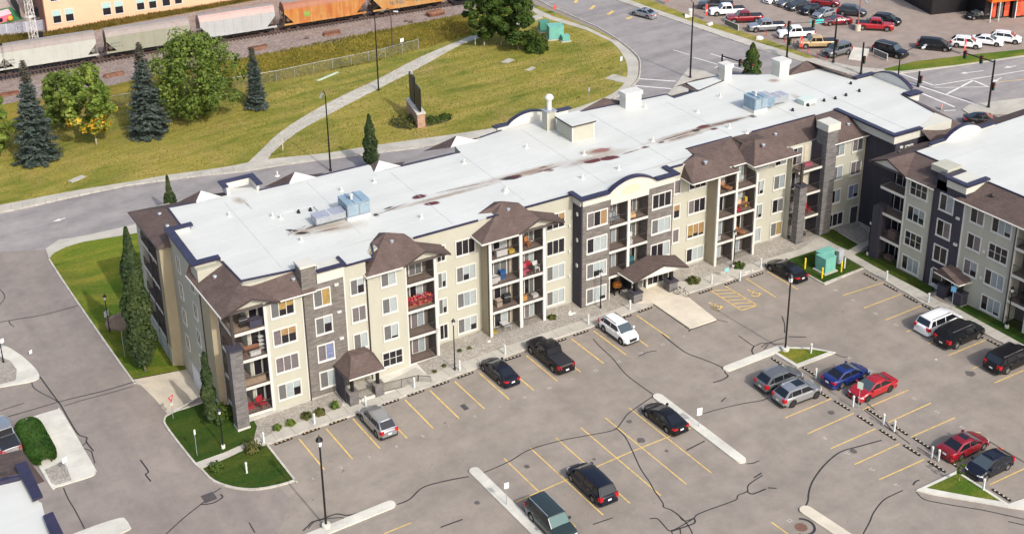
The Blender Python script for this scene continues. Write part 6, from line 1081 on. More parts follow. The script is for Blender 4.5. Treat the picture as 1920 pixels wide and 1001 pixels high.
leafy('poplar_tree', 'broad dark green tree at the footpath end', (940, 86), 12, 4.2, LEAF_D, 8, group=TG, n=9000, low=.12)
leafy('poplar_tree', 'dark tree nearest the green utility cabinets', (972, 94), 9.5, 3.8, LEAF_D, 9, group=TG, n=7500, low=.08)
shrub('dark round bush at the foot of the trees by the cabinets', (1005, 97), 1.7, 2.6, 10, LEAF_D, 1800, .16, TG)
_pb = GW(272, 692); column_tree('tall columnar aspen on the west lawn beside the boulder', (272, 692), height_at((0, 0), (238, 428), _pb), 1.45, 20, 8500, .05, B=_pb, zb=_pb.z)
column_tree('columnar aspen in front of the south west corner pillar', (397, 792), height_at((397, 792), (387, 662)) , .62, 21, 3600, .04)
column_tree('small split columnar aspen behind the brown north west roof', (322, 405), height_at((322, 405), (317, 331)), .75, 22, 2000, .1, split=True)
column_tree('columnar aspen behind the middle of the white roof', (697, 318), height_at((697, 318), (691, 216)), .95, 23, 3200, .08)
column_tree('columnar aspen by the traffic signals behind the roof', (1408, 152), height_at((1408, 152), (1404, 82)), 1.3, 24, 3000, .08, m=LEAF_D)
shrub('dark bush below the corner aspen', (412, 788), .95, 1.5, 30, LEAF_D, 900, .10)
for k, (px, R, H, m, lb) in enumerate([((474, 846), .75, 1.1, SHRUB, 'dry leaved shrub beside the walk on the corner lawn'), ((405, 882), .6, .7, LEAF_D, 'low round shrub at the tip of the corner lawn'), ((746, 232), 1.3, .9, SHRUB, 'shrub at the left of the sign bed'), ((766, 237), 1.4, .8, SHRUB, 'shrub in front of the brick sign base'), ((775, 228), 1.2, .9, LEAF_D, 'shrub behind the brick sign base'), ((812, 229), 1.2, .6, LEAF_D, 'dark shrub right of the brick sign base'), ((835, 222), 1.0, .5, LEAF_D, 'low shrub at the right end of the sign bed'), ((520, 806), .35, .45, LEAF, 'weed clump nearest the corner lawn in the gravel'), ((545, 797), .4, .45, LEAF, 'weed clump along the walk in the left gravel bed'), ((575, 783), .5, .4, SHRUB, 'low brush in the middle of the left gravel bed'), ((628, 765), .35, .6, LEAF, 'green shrub at the porch end of the gravel bed'), ((600, 777), .5, .45, SHRUB, 'sparse shrub by the downspout drain'), ((1035, 598), .4, .3, SHRUB, 'small plant tuft in the gravel left of the entrance block'), ((1300, 530), .7, .5, SHRUB, 'shrub behind the bicycle'), ((1385, 502), .6, .5, LEAF_D, 'shrub beside the lamp post right of the entrance')]): shrub(lb, px, R, H, 40 + k, m, 450, .08)
for k, px in enumerate([(815, 699), (833, 688), (862, 660), (880, 655), (1390, 500)]): shrub('tiny plant tuft in the gravel left of the black pickup' if k < 4 else 'plant tuft at the drain by the sidewalk', px, .22, .2, 70 + k, SHRUB, 90, .05, 'plant tufts in the gravel')
# small tree on the triangular island
leafy('young_tree', 'thin young tree on the triangular grass island', (1798, 903), 2.6, .55, LEAF_D, 31, trunk=.03, n=500, leaf=.07, low=.3, nb=10)
# clipped hedge of the left island
r = random.Random(5); C0 = [Gxy(*p) for p in [(50, 800), (60, 820), (72, 845), (86, 868)]]; hw = 1.25; c = Gxy(68, 838); hd = thing('hedge', 'rounded clipped green hedge on the left concrete island', 'hedge', (c[0], c[1], zg(c[0]) + .12)); V, Fc = [], []
core = MB(); A_, B_ = Vector(C0[0]), Vector(C0[-1]); d = (B_ - A_).normalized(); nrm = Vector((-d.y, d.x)); LEN = (B_ - A_).length
def hedge_pt(s, a):                       # s along the hedge, a around its section
    q = max(0, abs(s - .5) * 2 - .55) / .45; k = sqrt(max(0, 1 - q * q)) if q > 0 else 1
    w_ = hw * (.35 + .65 * k); hh = .95 * (.6 + .4 * k); cc = A_ + d * (LEN * (s * 1.1 - .05)); sa = max(0, sin(a)) ** .6; ca = abs(cos(a)) ** .6 * (1 if cos(a) > 0 else -1); return Vector((cc.x + nrm.x * w_ * ca - c[0], cc.y + nrm.y * w_ * ca - c[1], hh * sa))
for i in range(14):
    for k in range(10): P = [hedge_pt((i + di) / 14, pi * (k + dk) / 10) * 1.0 for di, dk in ((0, 0), (1, 0), (1, 1), (0, 1))]; core.poly([tuple(p * .97) for p in P])
core.build('hedge_core', LEAF_D, hd)
for k in range(9000): s = r.random(); a = r.uniform(0.02, pi - .02); p = hedge_pt(s, a); nn = Vector((0, 0, 1)) * sin(a) + Vector((nrm.x, nrm.y, 0)) * cos(a); sc = .05 * r.uniform(.6, 1.5); quad(V, Fc, p + rv(r) * .03, nn + rv(r) * .6, rv(r), sc, sc)
link('foliage', mesh_from(V, Fc, 'foliage'), HEDGE, hd)
# tufts of long grass on the meadow and embankment
def tufts(name, label, pxpoly, n, h, m, seed):
    P = [Vector(Gxy(*p)) for p in pxpoly]; x0, x1 = min(p.x for p in P), max(p.x for p in P); y0, y1 = min(p.y for p in P), max(p.y for p in P); r = random.Random(seed); V, Fc = [], []; made = 0
    def inside(x, y):
        c_ = False; j = len(P) - 1
        for i in range(len(P)):
            if ((P[i].y > y) != (P[j].y > y)) and (x < (P[j].x - P[i].x) * (y - P[i].y) / (P[j].y - P[i].y) + P[i].x): c_ = not c_
            j = i
        return c_
    for _ in range(n * 6):
        if made >= n: break
        x, y = r.uniform(x0, x1), r.uniform(y0, y1)
        if not inside(x, y): continue
        made += 1; z = zg(x) + .08
        for q in range(3): a = r.uniform(0, 2 * pi); s = h * r.uniform(.5, 1.3); wv = .07; k = len(V); dx, dy = cos(a), sin(a); lx, ly = r.uniform(-.4, .4) * s, r.uniform(-.4, .4) * s; V += [(x - dx * wv, y - dy * wv, z), (x + dx * wv, y + dy * wv, z), (x + lx, y + ly, z + s)]; Fc.append((k, k + 1, k + 2))
    o = link(name, mesh_from(V, Fc, name), m); tag(o, label, None, None, 'stuff'); return o
TUFT = leaf_mat('long_grass', (.12, .12, .02), (.22, .19, .035), (.34, .26, .06), .25, .2); TUFT_B = leaf_mat('bank_grass', (.08, .07, .015), (.15, .115, .025), (.22, .15, .04), .25, .2)
tufts('long_grass', 'long uncut grass between the fence and the railway', [(226, 199), (519, 155), (692, 120), (785, 95), (885, 66), (880, 26), (700, 61), (480, 106), (250, 151)], 9000, .38, TUFT, 1); tufts('bank_grass', 'brownish grass on the bank behind the train', [(0, 69), (90, 63), (250, 34), (390, 12), (480, -4), (480, 1), (330, 29), (150, 64), (0, 93)], 5000, .5, TUFT_B, 2)
tufts('lawn_grass', 'short tufts over the big dry lawn', [(0, 384), (240, 341), (415, 314), (612, 287), (918, 242), (1130, 183), (1170, 140), (1150, 88), (1030, 40), (900, 70), (785, 97), (519, 157), (226, 201), (0, 247)], 26000, .11, TUFT, 3)
ORD = ['first', 'second', 'third', 'fourth', 'fifth', 'sixth', 'seventh', 'eighth', 'ninth', 'tenth', 'eleventh', 'twelfth', 'thirteenth', 'fourteenth', 'fifteenth', 'sixteenth']
# ------------------------------------------------------------------ lamp posts
def lantern_lamp(label, base, top, big=False, foot=None, group='black lantern lamp posts'):
    B = GW(*base) if 'boulder' in label else G(*base); H = height_at(base, top, B); t = thing('lamp_post', label, 'lamp post', (B.x, B.y, B.z + (.1 if not big else .12)), 0, group); k = 1.5 if big else 1.0; hz = H - .75 * k
    MB().lathe([(.10 * k, 0), (.10 * k, .25), (.065 * k, .35), (.06 * k, 1.2), (.05 * k, hz)], 10).build('pole', LAMPB, t); MB().lathe([(.05, 0), (.12 * k, .08), (.15 * k, .38 * k), (.12 * k, .40 * k)], 8, (0, 0, hz)).build('glass', LAMPG, t); MB().lathe([(.20 * k, 0), (.21 * k, .05), (.12 * k, .18 * k), (.04, .26 * k), (.03, .36 * k), (0, .37 * k)], 8, (0, 0, hz + .38 * k)).build('cap', LAMPB, t)
    q = MB()
    for i in range(4): a = pi / 4 + i * pi / 2; q.tube((cos(a) * .12 * k, sin(a) * .12 * k, hz + .08), (cos(a) * .165 * k, sin(a) * .165 * k, hz + .4 * k), .014 * k, .014 * k, 4)
    q.build('cage', LAMPB, t)
    if foot: MB().lathe([(foot, -.2), (foot, .28), (foot * .9, .32), (0, .33)], 14).build('concrete_base', CONC_L, t)
    return t
lantern_lamp('tallest black lamp post on the kerb island at the bottom', (612, 989), (600, 817), True, .36); lantern_lamp('tall black lamp post on the grass island with white concrete base', (1472, 658), (1482, 512), True, .38)
for b, t_, lb, f in [((853, 695), (851, 598), 'lamp post in the gravel beside the black sedan', 0), ((1126, 579), (1128, 505), 'lamp post left of the entrance canopy', 0), ((1375, 503), (1376, 430), 'lamp post in front of the bay right of the entrance', .2), ((206, 623), (199, 552), 'lamp post beside the boulder on the west lawn', 0), ((419, 841), (412, 765), 'lamp post on the corner lawn by the stone pillar', .18), ((1627, 479), (1630, 411), 'lamp post in the courtyard between the buildings', .2), ((1887, 616), (1897, 537), 'lamp post in front of the right hand building', .2), ((7, 681), (-6, 600), 'lamp post on the left edge island', 0)]: lantern_lamp(lb, b, t_, False, f)
def street_light(label, base, top, arm, m=LAMPB, r0=.12, head=GALV, two=False):
    H = height_at(base, top); B = G(*base); t = thing('street_light', label, 'street light', (B.x, B.y, zg(B.x)), 0, 'street lights along the road'); T = Vector((0, 0, H)); P = PZ(*arm, B.z + H + .3) - Vector((B.x, B.y, zg(B.x))); MB().lathe([(r0 * 1.5, 0), (r0 * 1.5, .3), (r0, .4), (r0 * .6, H)], 10).build('pole', m, t)
    mid = T.lerp(P, .5) + Vector((0, 0, .5)); MB().path([T - Vector((0, 0, .1)), T.lerp(mid, .5) + Vector((0, 0, .25)), mid, P], .05).build('arm', m, t); d = (P - mid).normalized(); q = MB(); q.tube(P - d * .1, P + d * .65, .10, .16, 8); q.build('lamp_head', head, t); return t
street_light('tall black street light beside the footpath on the lawn', (710, 171), (704, 32), (738, 22)); street_light('street light with small pale head in front of the footpath', (620, 321), (606, 180), (604, 176)); street_light('tall black street light on the concrete traffic island', (1294, 147), (1301, 5), (1262, -4), r0=.14); street_light('brown pole with lamp arm beyond the fence', (736, 93), (731, 24), (722, 19), mat('brown_pole', (.09, .055, .045), .8), .13)
street_light('curved street light at the crossing behind the roof', (1683, 153), (1690, 108), (1732, 86)); street_light('white lamp standard on the dealership lot', (1608, 58), (1612, 2), (1622, 1), mat('red_pole', (.35, .10, .09), .6), .1); MB().lathe([(.45, 0), (.45, 1.0), (0, 1.02)], 14).build('concrete_base', CONC_W, COL.objects['street_light.005'] if 'street_light.005' in COL.objects else None)
def signal_pole(label, base, top, arm_px=None, heads=(), ped=False):
    H = height_at(base, top); B = G(*base); t = thing('traffic_signal', label, 'traffic light', (B.x, B.y, 0), 0, 'traffic signals at the crossing'); o3 = Vector((B.x, B.y, 0)); MB().lathe([(.22, 0), (.2, .4), (.15, .5), (.12, H)], 10).build('pole', LAMPB, t)
    def head(p, s=1.0):
        h_ = MB().box(p.x - .19 * s, p.x + .19 * s, p.y - .16, p.y + .16, p.z - .55 * s, p.z + .55 * s).build('signal_head', BLACKM, t)
        for i, cm in enumerate([mat('signal_red', (.25, .02, .02), .4), mat('signal_amber', (.25, .15, .02), .4), mat('signal_green', (.02, .2, .12), .4)]): MB().tube((p.x, p.y - .165, p.z + (.34 - i * .34) * s), (p.x, p.y - .22, p.z + (.34 - i * .34) * s), .11 * s, .11 * s, 10).build('lens', cm, h_)
    if arm_px:
        zc = B.z + H - .3; P = PZ(*arm_px, zc) - o3; MB().path([Vector((0, 0, H - .3)), P], .09).build('mast_arm', LAMPB, t)
        for f in heads: p = Vector((0, 0, H - .3)).lerp(P, f); head(p + Vector((0, -.2, -.2)))
    head(Vector((.3, -.1, H * .45))); return t
signal_pole('signal pole with long mast arm at the right of the crossing', (1853, 203), (1863, 113), (1806, 99), (.45, .97)); signal_pole('signal pole with mast arm behind the roof at the aspen', (1352, 146), (1353, 102), (1408, 122), (.6, 1.0)); signal_pole('slim signal pole by the dealership corner', (1614, 140), (1621, 80)); signal_pole('short pedestrian signal post at the crossing', (1721, 163), (1722, 134)); signal_pole('signal pole with street name board beside the grey boxy SUV', (1562, 119), (1566, 36), (1478, 44), (.5, 1.0)); signal_pole('signal post behind the white roof edge', (1475, 110), (1479, 40))
o = thing('banner', 'turquoise street name board hanging from a signal arm', 'sign', tuple(PZ(1532, 41, 6.0)), -.3); MB().box(-1.1, 1.1, -.03, .03, -.3, .3).build('board', mat('turquoise_board', (.05, .52, .52), .5), o)
# ------------------------------------------------------------------ signs and small posts
def sign_post(label, base, top, kind, col, wd=.45, ht=.6, rz=.5, name='sign_post'):
    B = GW(*base) if 'west lawn' in label else G(*base); H = height_at(base, top, B); t = thing(name, label, 'sign', (B.x, B.y, B.z + .05), rz); MB().tube((0, 0, -.1), (0, 0, H), .03, .03, 6).build('post', GALV, t)
    m = mat('sign_' + col[0], col[1], .5); s = MB()
    if kind == 'rect': s.box(-wd / 2, wd / 2, -.05, -.03, H - ht, H)
    elif kind == 'tri': s.poly([(-wd / 2, -.04, H), (wd / 2, -.04, H), (0, -.04, H - ht)][::-1]); s.poly([(-wd / 2, -.035, H), (wd / 2, -.035, H), (0, -.035, H - ht)])
    else: s.poly([(wd / 2 * cos(k * pi / 8), -.04, H - ht / 2 + ht / 2 * sin(k * pi / 8)) for k in range(16)])
    pnl = s.build('panel', m, t)
    if kind == 'tri': MB().poly([(-wd * .24, -.046, H - .09), (wd * .24, -.046, H - .09), (0, -.046, H - ht * .58)][::-1]).build('inner_panel', TRIM, pnl); MB().box(-.18, .18, -.05, -.03, H - ht - .35, H - ht - .08).build('tab_panel', TRIM, t)
    return t
WS = ('white', (.75, .76, .74)); sign_post('red and white yield sign at the garage apron', (325, 786), (321, 743), 'tri', ('red', (.55, .03, .05)), .75, .68, .5, 'yield_sign'); sign_post('white parking sign on the long kerb island behind the black fastback', (1310, 801), (1312, 765), 'rect', WS, .5, .75, -.2); sign_post('white parking sign on the kerb island by the green SUV', (950, 948), (950, 905), 'rect', WS, .4, .55, -.2); sign_post('blue accessible parking sign at the right building entrance', (1783, 583), (1786, 538), 'rect', ('blue', (.12, .33, .52)), .5, .6, -1.2); sign_post('pale blue sign by the lamp post right of the entrance', (1361, 523), (1362, 503), 'rect', ('paleblue', (.2, .55, .58)), .5, .45, 0); sign_post('white sign on the hedge island', (126, 893), (122, 858), 'rect', WS, .5, .5, .4); sign_post('thin pale marker post on the corner lawn', (370, 855), (364, 806), 'rect', WS, .18, .5, .4); sign_post('thin grey post on the west lawn below the boulder', (234, 668), (225, 622), 'rect', ('grey', (.3, .35, .3)), .1, .3, .4); sign_post('green parking sign at the plug in posts near the red sedan', (1609, 765), (1611, 717), 'rect', ('palegreen', (.55, .66, .55)), .5, .7, -1.2); sign_post('round grey sign on the curve of the big lawn', (1164, 140), (1165, 107), 'rect', ('lightgrey', (.55, .58, .6)), .6, .7, .3); sign_post('sign post behind the white roof on the lawn', (1104, 194), (1106, 165), 'rect', ('purplegrey', (.35, .3, .34)), .5, .6, .4); sign_post('pale marker post beside the footpath', (531, 288), (529, 258), 'rect', ('beige', (.5, .45, .36)), .14, 1.8, .2); sign_post('red stop sign by the top sidewalk', (1040, 28), (1040, 10), 'round', ('stopred', (.55, .08, .06)), .9, .9, .3); sign_post('white sign board by the utility pole at the fence', (754, 92), (753, 73), 'rect', WS, .8, .6, .3); sign_post('small white sign post at the dealership verge', (1729, 109), (1731, 88), 'rect', WS, .8, .3, .0)
sign_post('small white marker board at the left street edge', (58, 666), (58, 657), 'rect', WS, .35, .4, .4); sign_post('white notice at the left edge island', (5, 652), (4, 636), 'rect', WS, .5, .5, .4); sign_post('grey notice board behind the lamp post on the west lawn', (201, 602), (201, 583), 'rect', ('paleboard', (.5, .55, .55)), .6, .7, .4); sign_post('white bracket sign under the dark trees', (891, 88), (890, 70), 'rect', WS, .25, 1.3, .4); sign_post('pink cone shaped marker on the road by the wing roof', (1765, 206), (1765, 196), 'rect', ('pink', (.65, .25, .22)), .5, .7, .4)
# plug-in pedestals
ped0 = None
def pedestal(base, label, group='plug in posts along the parking rows', rz=0.0):
    B = G(*base); t = thing('plug_in_post', label, 'post', (B.x, B.y, zg(B.x) + .08), rz, group); MB().box(-.07, .07, -.06, .06, 0, .95).build('post', mat('pedestal_grey', (.55, .60, .60), .5, .06, 3), t); MB().lathe([(.11, 0), (.12, .1), (.09, .2), (0, .22)], 10, (0, 0, .93)).build('head', TRIM, t); return t
for k, px in enumerate([(495, 831), (590, 796), (686, 763), (777, 728), (862, 696), (947, 666), (1103, 609), (1181, 582), (1334, 533), (1426, 503)]): pedestal(px, ORD[k] + ' plug in post from the corner lawn along the front walk')
for k, px in enumerate([(1661.6, 527), (1740, 569)]): pedestal(px, ['plug in post on the right hand walk nearer the transformer', 'plug in post on the right hand walk by the entrance canopy'][k])
for k, px in enumerate([(1599, 763), (1655.7, 797), (1676, 810), (1746.5, 859), (1759, 865), (1529, 711)]): pedestal(px, ['plug in post nearest the bright red sedan', 'left plug in post of the pair after the red sedan', 'right plug in post of the pair after the red sedan', 'left plug in post of the pair behind the dark red sedan', 'right plug in post of the pair behind the dark red sedan', 'plug in post between the dark grey SUV and the blue sedan'][k])
pedestal((1843, 920), 'plug in post on the triangular grass island', None); pedestal((1520, 664), 'plug in post on the grass island with the tall lamp', None); pedestal((463, 888), 'white post on the tip of the corner lawn', None); pedestal((1387, 528), 'white post on the front walk near the hatched bay', None)
# wheel stops
stop_b = MB().prism([(-.85, -.09), (.85, -.09), (.85, .09), (-.85, .09)], 0, .11).mesh('stop_block'); stop_s = MB().box(-.065, .065, -.075, .075, .05, .1135).mesh('stripe'); pass
def wheel_stop(xy, rz, label, m=STOPW): t = thing('wheel_stop', label, 'wheel stop', (xy[0], xy[1], zg(xy[0]) + .006), rz + RND.uniform(-.02, .02), 'black and yellow wheel stops'); link('block', stop_b, RUBBER, t); [link('stripe', stop_s, m, t, (-.62 + k * .41, 0, 0)) for k in range(4)]
for i in range(-1, 15): wheel_stop(FL(2.7 * (i + .5), .28), -.02, ORD[i + 1] + ' wheel stop from the corner lawn along the front walk', STOPW if i > 2 else STOPY)
for k, px in enumerate([(1323, 546.7), (1371, 530.7), (1419, 516.3)]): wheel_stop(Gxy(*px), -.02, ['wheel stop left of the hatched bay', 'wheel stop at the head of the bay right of the hatching', 'wheel stop beside the black sedan near the transformer'][k])
for k, px in enumerate([(1632, 520), (1670, 540), (1707.5, 561), (1742, 579), (1829, 627), (1866, 645)]): wheel_stop(Gxy(*px), pi / 2, ORD[k] + ' wheel stop from the transformer lawn along the right hand walk')
for k, px in enumerate([(1459, 680), (1497, 710), (1540, 738), (1579, 761), (1622, 789), (1664.5, 815.7), (1709.6, 844.8), (1756.5, 875.4)]): wheel_stop(Gxy(*px), pi / 2, ORD[k] + ' wheel stop from the lamp island on the left side of the middle posts')
for k, px in enumerate([(1517.5, 697.5), (1560, 724), (1600, 750), (1639.4, 776.3), (1687, 806.4), (1728.4, 831.5), (1778.5, 865), (1877.6, 928.5)]): wheel_stop(Gxy(*px), pi / 2, ORD[k] + ' wheel stop from the lamp island on the right side of the middle posts')
# ------------------------------------------------------------------ utility boxes, bollards, boulder, bicycle, sign
def cabinet(label, base, sx, sy, sz, m, rz=0.0, pad=True, name='utility_cabinet'):
    B = G(*base); t = thing(name, label, 'utility box', (B.x, B.y, zg(B.x) + .1), rz); bevel(MB().box(-sx / 2, sx / 2, -sy / 2, sy / 2, .12, sz).build('housing', m, t), .03); bevel(MB().box(-sx / 2 - .04, sx / 2 + .04, -sy / 2 - .04, sy / 2 + .04, sz, sz + .07).build('lid', m, t), .02)
    for s in (-1, 1): MB().box(s * sx * .25 - sx * .21, s * sx * .25 + sx * .21, -sy / 2 - .015, -sy / 2, .2, sz - .12).build('door', m, t)
    if pad: MB().box(-sx / 2 - .2, sx / 2 + .2, -sy / 2 - .2, sy / 2 + .2, -.05, .12).build('pad', CONC, t)
    return t
cabinet('turquoise transformer cabinet nearest the car park bollards', (1547, 508), 1.5, 1.4, 1.75, GREENBOX); cabinet('turquoise transformer cabinet behind the first one', (1545, 499), 1.9, .9, 1.8, GREENBOX, pad=False); cabinet('slim grey electrical box behind the transformer', (1573, 496), .7, .45, 1.6, mat('grey_box', (.38, .41, .43), .5, .05), pad=False)
cabinet('small green utility cabinet on the big lawn by the trees', (1020, 60), 1.6, 1.4, 1.7, GREENBOX_D, -.4); cabinet('large pale topped green utility cabinet on the big lawn', (1041, 73), 2.4, 2.0, 2.2, GREENBOX, -.4); cabinet('low turquoise cabinet beside the large one', (1060, 78), 1.2, 1.2, .9, GREENBOX, -.4)
BOL = mat('bollard_yellow', (.72, .56, .02), .5, .06)
for k, (px, lb, m) in enumerate([((1509, 505), 'yellow bollard left of the transformer', BOL), ((1541, 523), 'yellow bollard in front of the transformer', BOL), ((1577, 511), 'yellow bollard right of the transformer', BOL), ((1583, 504), 'white bollard right of the transformer', TRIM)]):
    B = G(*px); t = thing('bollard', lb, 'bollard', (B.x, B.y, .1), 0, 'bollards round the transformer'); MB().lathe([(.09, -.1), (.09, 1.2), (.06, 1.27), (0, 1.28)], 12).build('post', m, t)
def rock(label, base, sx, sy, sz, seed, m=None, name='boulder'):
    bm = bmesh.new(); bmesh.ops.create_icosphere(bm, subdivisions=3, radius=1); r = random.Random(seed)
    pl = [(rv(r), r.uniform(.55, .85)) for _ in range(9)]
    for v in bm.verts:
        for n_, d_ in pl:
            q = v.co.dot(n_)
            if q > d_: v.co -= n_ * (q - d_)
        v.co = Vector((v.co.x * sx, v.co.y * sy, v.co.z * sz))
    me = bpy.data.meshes.new(name); bm.to_mesh(me); bm.free(); B = GW(*base) if 'west lawn' in label else G(*base); o = link(name, me, m or mat('granite', (.20, .165, .145), .9, .3, 1.5, bump=.4, bscale=8), None, (B.x, B.y, B.z + sz * .35)); return tag(o, label, 'boulder')
rock('large brown boulder behind the lamp post on the west lawn', (221, 612), 1.25, .7, 1.3, 3); rock('white stones in the gravel beside the entrance block', (1070, 590), .4, .25, .22, 5, mat('white_stone', (.6, .58, .54), .9, .1), 'stone')
for k, px in enumerate([(1077, 588), (1068, 586), (917, 641), (1398, 512), (1404, 511), (1410, 509)]): rock('pale stone lying in the gravel bed', px, .22, .18, .16, 8 + k, mat('white_stone', (.6, .58, .54)), 'stone')['group'] = 'stones in the gravel bed'
# bicycle
B = G(1277, 556); bk = thing('bicycle', 'dark bicycle standing at the edge of the entrance apron', 'bicycle', (B.x, B.y, .13), radians(-62))
for x in (-.52, .52):
    q = MB(); pts = [(x + .33 * cos(t * pi / 10), 0, .34 + .33 * sin(t * pi / 10)) for t in range(21)]; q.path(pts, .022, 5); wl = q.build('wheel', CTYRE, bk); q = MB()
    for k in range(6): q.tube((x, 0, .34), (x + .32 * cos(k * pi / 3), 0, .34 + .32 * sin(k * pi / 3)), .006, .006, 3)
    q.build('spokes', GALV, wl)
MB().path([(-.52, 0, .34), (-.05, 0, .30), (.35, 0, .78), (-.18, 0, .82), (-.05, 0, .30)], .022).path([(-.52, 0, .34), (-.18, 0, .82)], .018).path([(.52, 0, .34), (.35, 0, .85), (.33, 0, .98)], .02).build('frame', mat('bike_frame', (.05, .04, .045), .4), bk); MB().box(-.33, -.07, -.07, .07, .90, .96).build('saddle', BLACKM, bk); MB().path([(.33, -.28, 1.0), (.33, 0, .98), (.33, .28, 1.0)], .018).build('handlebar', BLACKM, bk); MB().tube((-.05, -.04, .3), (-.05, .04, .3), .1, .1, 10).build('chainring', GALV, bk)
# monument sign
B = G(790, 240); sg = thing('monument_sign', 'black upright sign panels on a brick plinth in the lawn bed', 'sign', (B.x, B.y, .09), .38)
_e = G(770, 212); dx = Vector((_e.x - B.x, _e.y - B.y)); sg.rotation_euler = (0, 0, atan2(dx.y, dx.x)); ln = dx.length
MB().box(-.2, ln + .1, -.55, .55, 0, 2.0).build('plinth', BRICK, sg); MB().box(-.3, ln + .2, -.65, .65, 2.0, 2.18).build('plinth_cap', CONC_L, sg); MB().box(0, ln * .42, -.12, .12, 2.3, 5.6).build('panel', BLACKM, sg); MB().box(ln * .5, ln * .95, -.12, .12, 2.3, 6.3).build('panel', BLACKM, sg); MB().box(ln * .1, ln * .16, -.1, .1, 2.1, 5.2).box(ln * .75, ln * .81, -.1, .1, 2.1, 6.2).build('post', BLACKM, sg); MB().lathe([(.2, 0), (.2, .25), (0, .3)], 8, (ln * .75, 0, 6.3)).build('sign_lamp', GALV, sg)
bedp = sheet('planting_bed', smooth_line([(733, 236), (745, 226), (775, 218), (810, 219), (845, 222), (838, 230), (800, 239), (765, 243), (742, 242), (733, 236)], 2), mat('dark_soil', (.07, .065, .03), .95, .4, 2.0), .102)
for k, (px, sx, sy) in enumerate([((145, 337), 2.2, 1.0), ((615, 145), 4.5, .5), ((952, 116), 2.0, 1.2), ((995, 131), 1.8, .8), ((1163, 150), 2.2, 4.0)]):
    x, y = Gxy(*px); o = MB().box(-sx / 2, sx / 2, -sy / 2, sy / 2, 0, .06).build('ground_vault', CONC if k != 1 else mat('pale_green_pipe', (.45, .55, .42), .7), None, False, (x, y, zg(x) + .09), .35); tag(o, ['flat concrete lid in the lawn near the left road', 'pale pipe lying on the lawn below the fence', 'concrete lid on the big lawn left of the other', 'concrete lid on the big lawn right of the other', 'concrete pad with drain at the lawn curve'][k], 'lid')
# ------------------------------------------------------------------ rooftop units
def roof_unit(label, px, u_len, dep, hgt, extra):
    p = Rpx(*px); t = thing('rooftop_unit', label, 'air conditioner', (p.x, p.y, 12.43), TH); BLU = mat('unit_blue_grey', (.20, .28, .36), .45, .15, 1.5, metal=.2); BLU_T = mat('unit_top', (.26, .36, .43), .4, .15, 1.0, metal=.2)
    MB().box(0, u_len, 0, dep, 0, .35).build('kerb_base', TRIM, t); MB().box(.04, u_len - .04, .04, dep - .04, .35, hgt).build('housing', BLU, t); MB().box(0, u_len, -.04, dep, hgt, hgt + .07).build('lid', BLU_T, t)
    for k in range(1, 3): MB().box(u_len * k / 3 - .05, u_len * k / 3 + .05, -.05, dep, hgt + .07, hgt + .14).build('lid_seam', BLU, t)
    for k in range(2): fr = MB().box(.12 + k * u_len * .5, u_len * .5 - .05 + k * u_len * .5, -.01, .04, .5, hgt - .15).build('door_frame', GALV, t); MB().box(.2 + k * u_len * .5, u_len * .5 - .13 + k * u_len * .5, -.03, -.01, .58, hgt - .23).build('door_panel', BLU_T, fr)
    MB().lathe([(.12, 0), (.12, .5), (.2, .52), (.2, .62), (0, .64)], 10, (u_len * .35, dep * .35, hgt + .07)).build('flue', TRIM, t)
    for (u0, u1, d0, d1, z0, z1, m) in extra: o = MB().box(u0, u1, d0, d1, z0, z1).build('side_section', m, t); MB().box(u0 - .03, u1 + .03, d0 - .03, d1 + .03, z1, z1 + .06).build('section_lid', mat('unit_grey_top', (.30, .32, .38), .4, .1), o); MB().box((u0 + u1) / 2 - .06, (u0 + u1) / 2 + .06, d0 - .04, d1 + .04, z1 + .06, z1 + .1).build('lid_seam', TRIM, o)
    return t
roof_unit('blue grey rooftop air unit with low metal section near the left end', (652, 416), 2.5, 2.3, 1.75, [(-3.2, -.1, .1, 1.5, .45, 1.05, GALV)]); roof_unit('blue grey rooftop air unit at the right end of the long roof', (1414, 214), 1.9, 2.0, 1.7, [(1.95, 3.0, .1, 1.8, .3, 1.5, mat('unit_blue_grey', (.2, .28, .36))), (3.1, 5.2, .3, 1.7, .4, 1.1, GALV)])
p = Rpx(1512, 193); t = thing('roof_hatch', 'pale green curb box behind the right rooftop unit', 'roof hatch', (p.x, p.y, 12.43), TH); MB().box(-.9, .9, -.6, .6, 0, .5).build('curb', mat('pale_green_curb', (.5, .58, .53), .6), t); MB().box(-.95, .95, -.65, .65, .5, .58).build('lid', mat('pale_green_curb', (.5, .6, .5)), t)
p = Rpx(556, 433); t = thing('roof_debris', 'weathered frame of flashing lying in the dark roof stain', 'roof frame', (p.x, p.y, 12.43), .2); MB().path([(-1.2, -.3, .05), (-.2, .3, .08), (1.2, .2, .05), (.2, -.4, .06), (-1.2, -.3, .05)], .035).build('frame', GALV, t)
cv = thing('roof_conduit', 'grey conduit line looping beside the left rooftop unit', 'conduit'); MB().path([Rpx(*q) + Vector((0, 0, .06)) for q in [(525, 402), (588, 388), (600, 402)]], .03).build('conduit', GALV, cv)
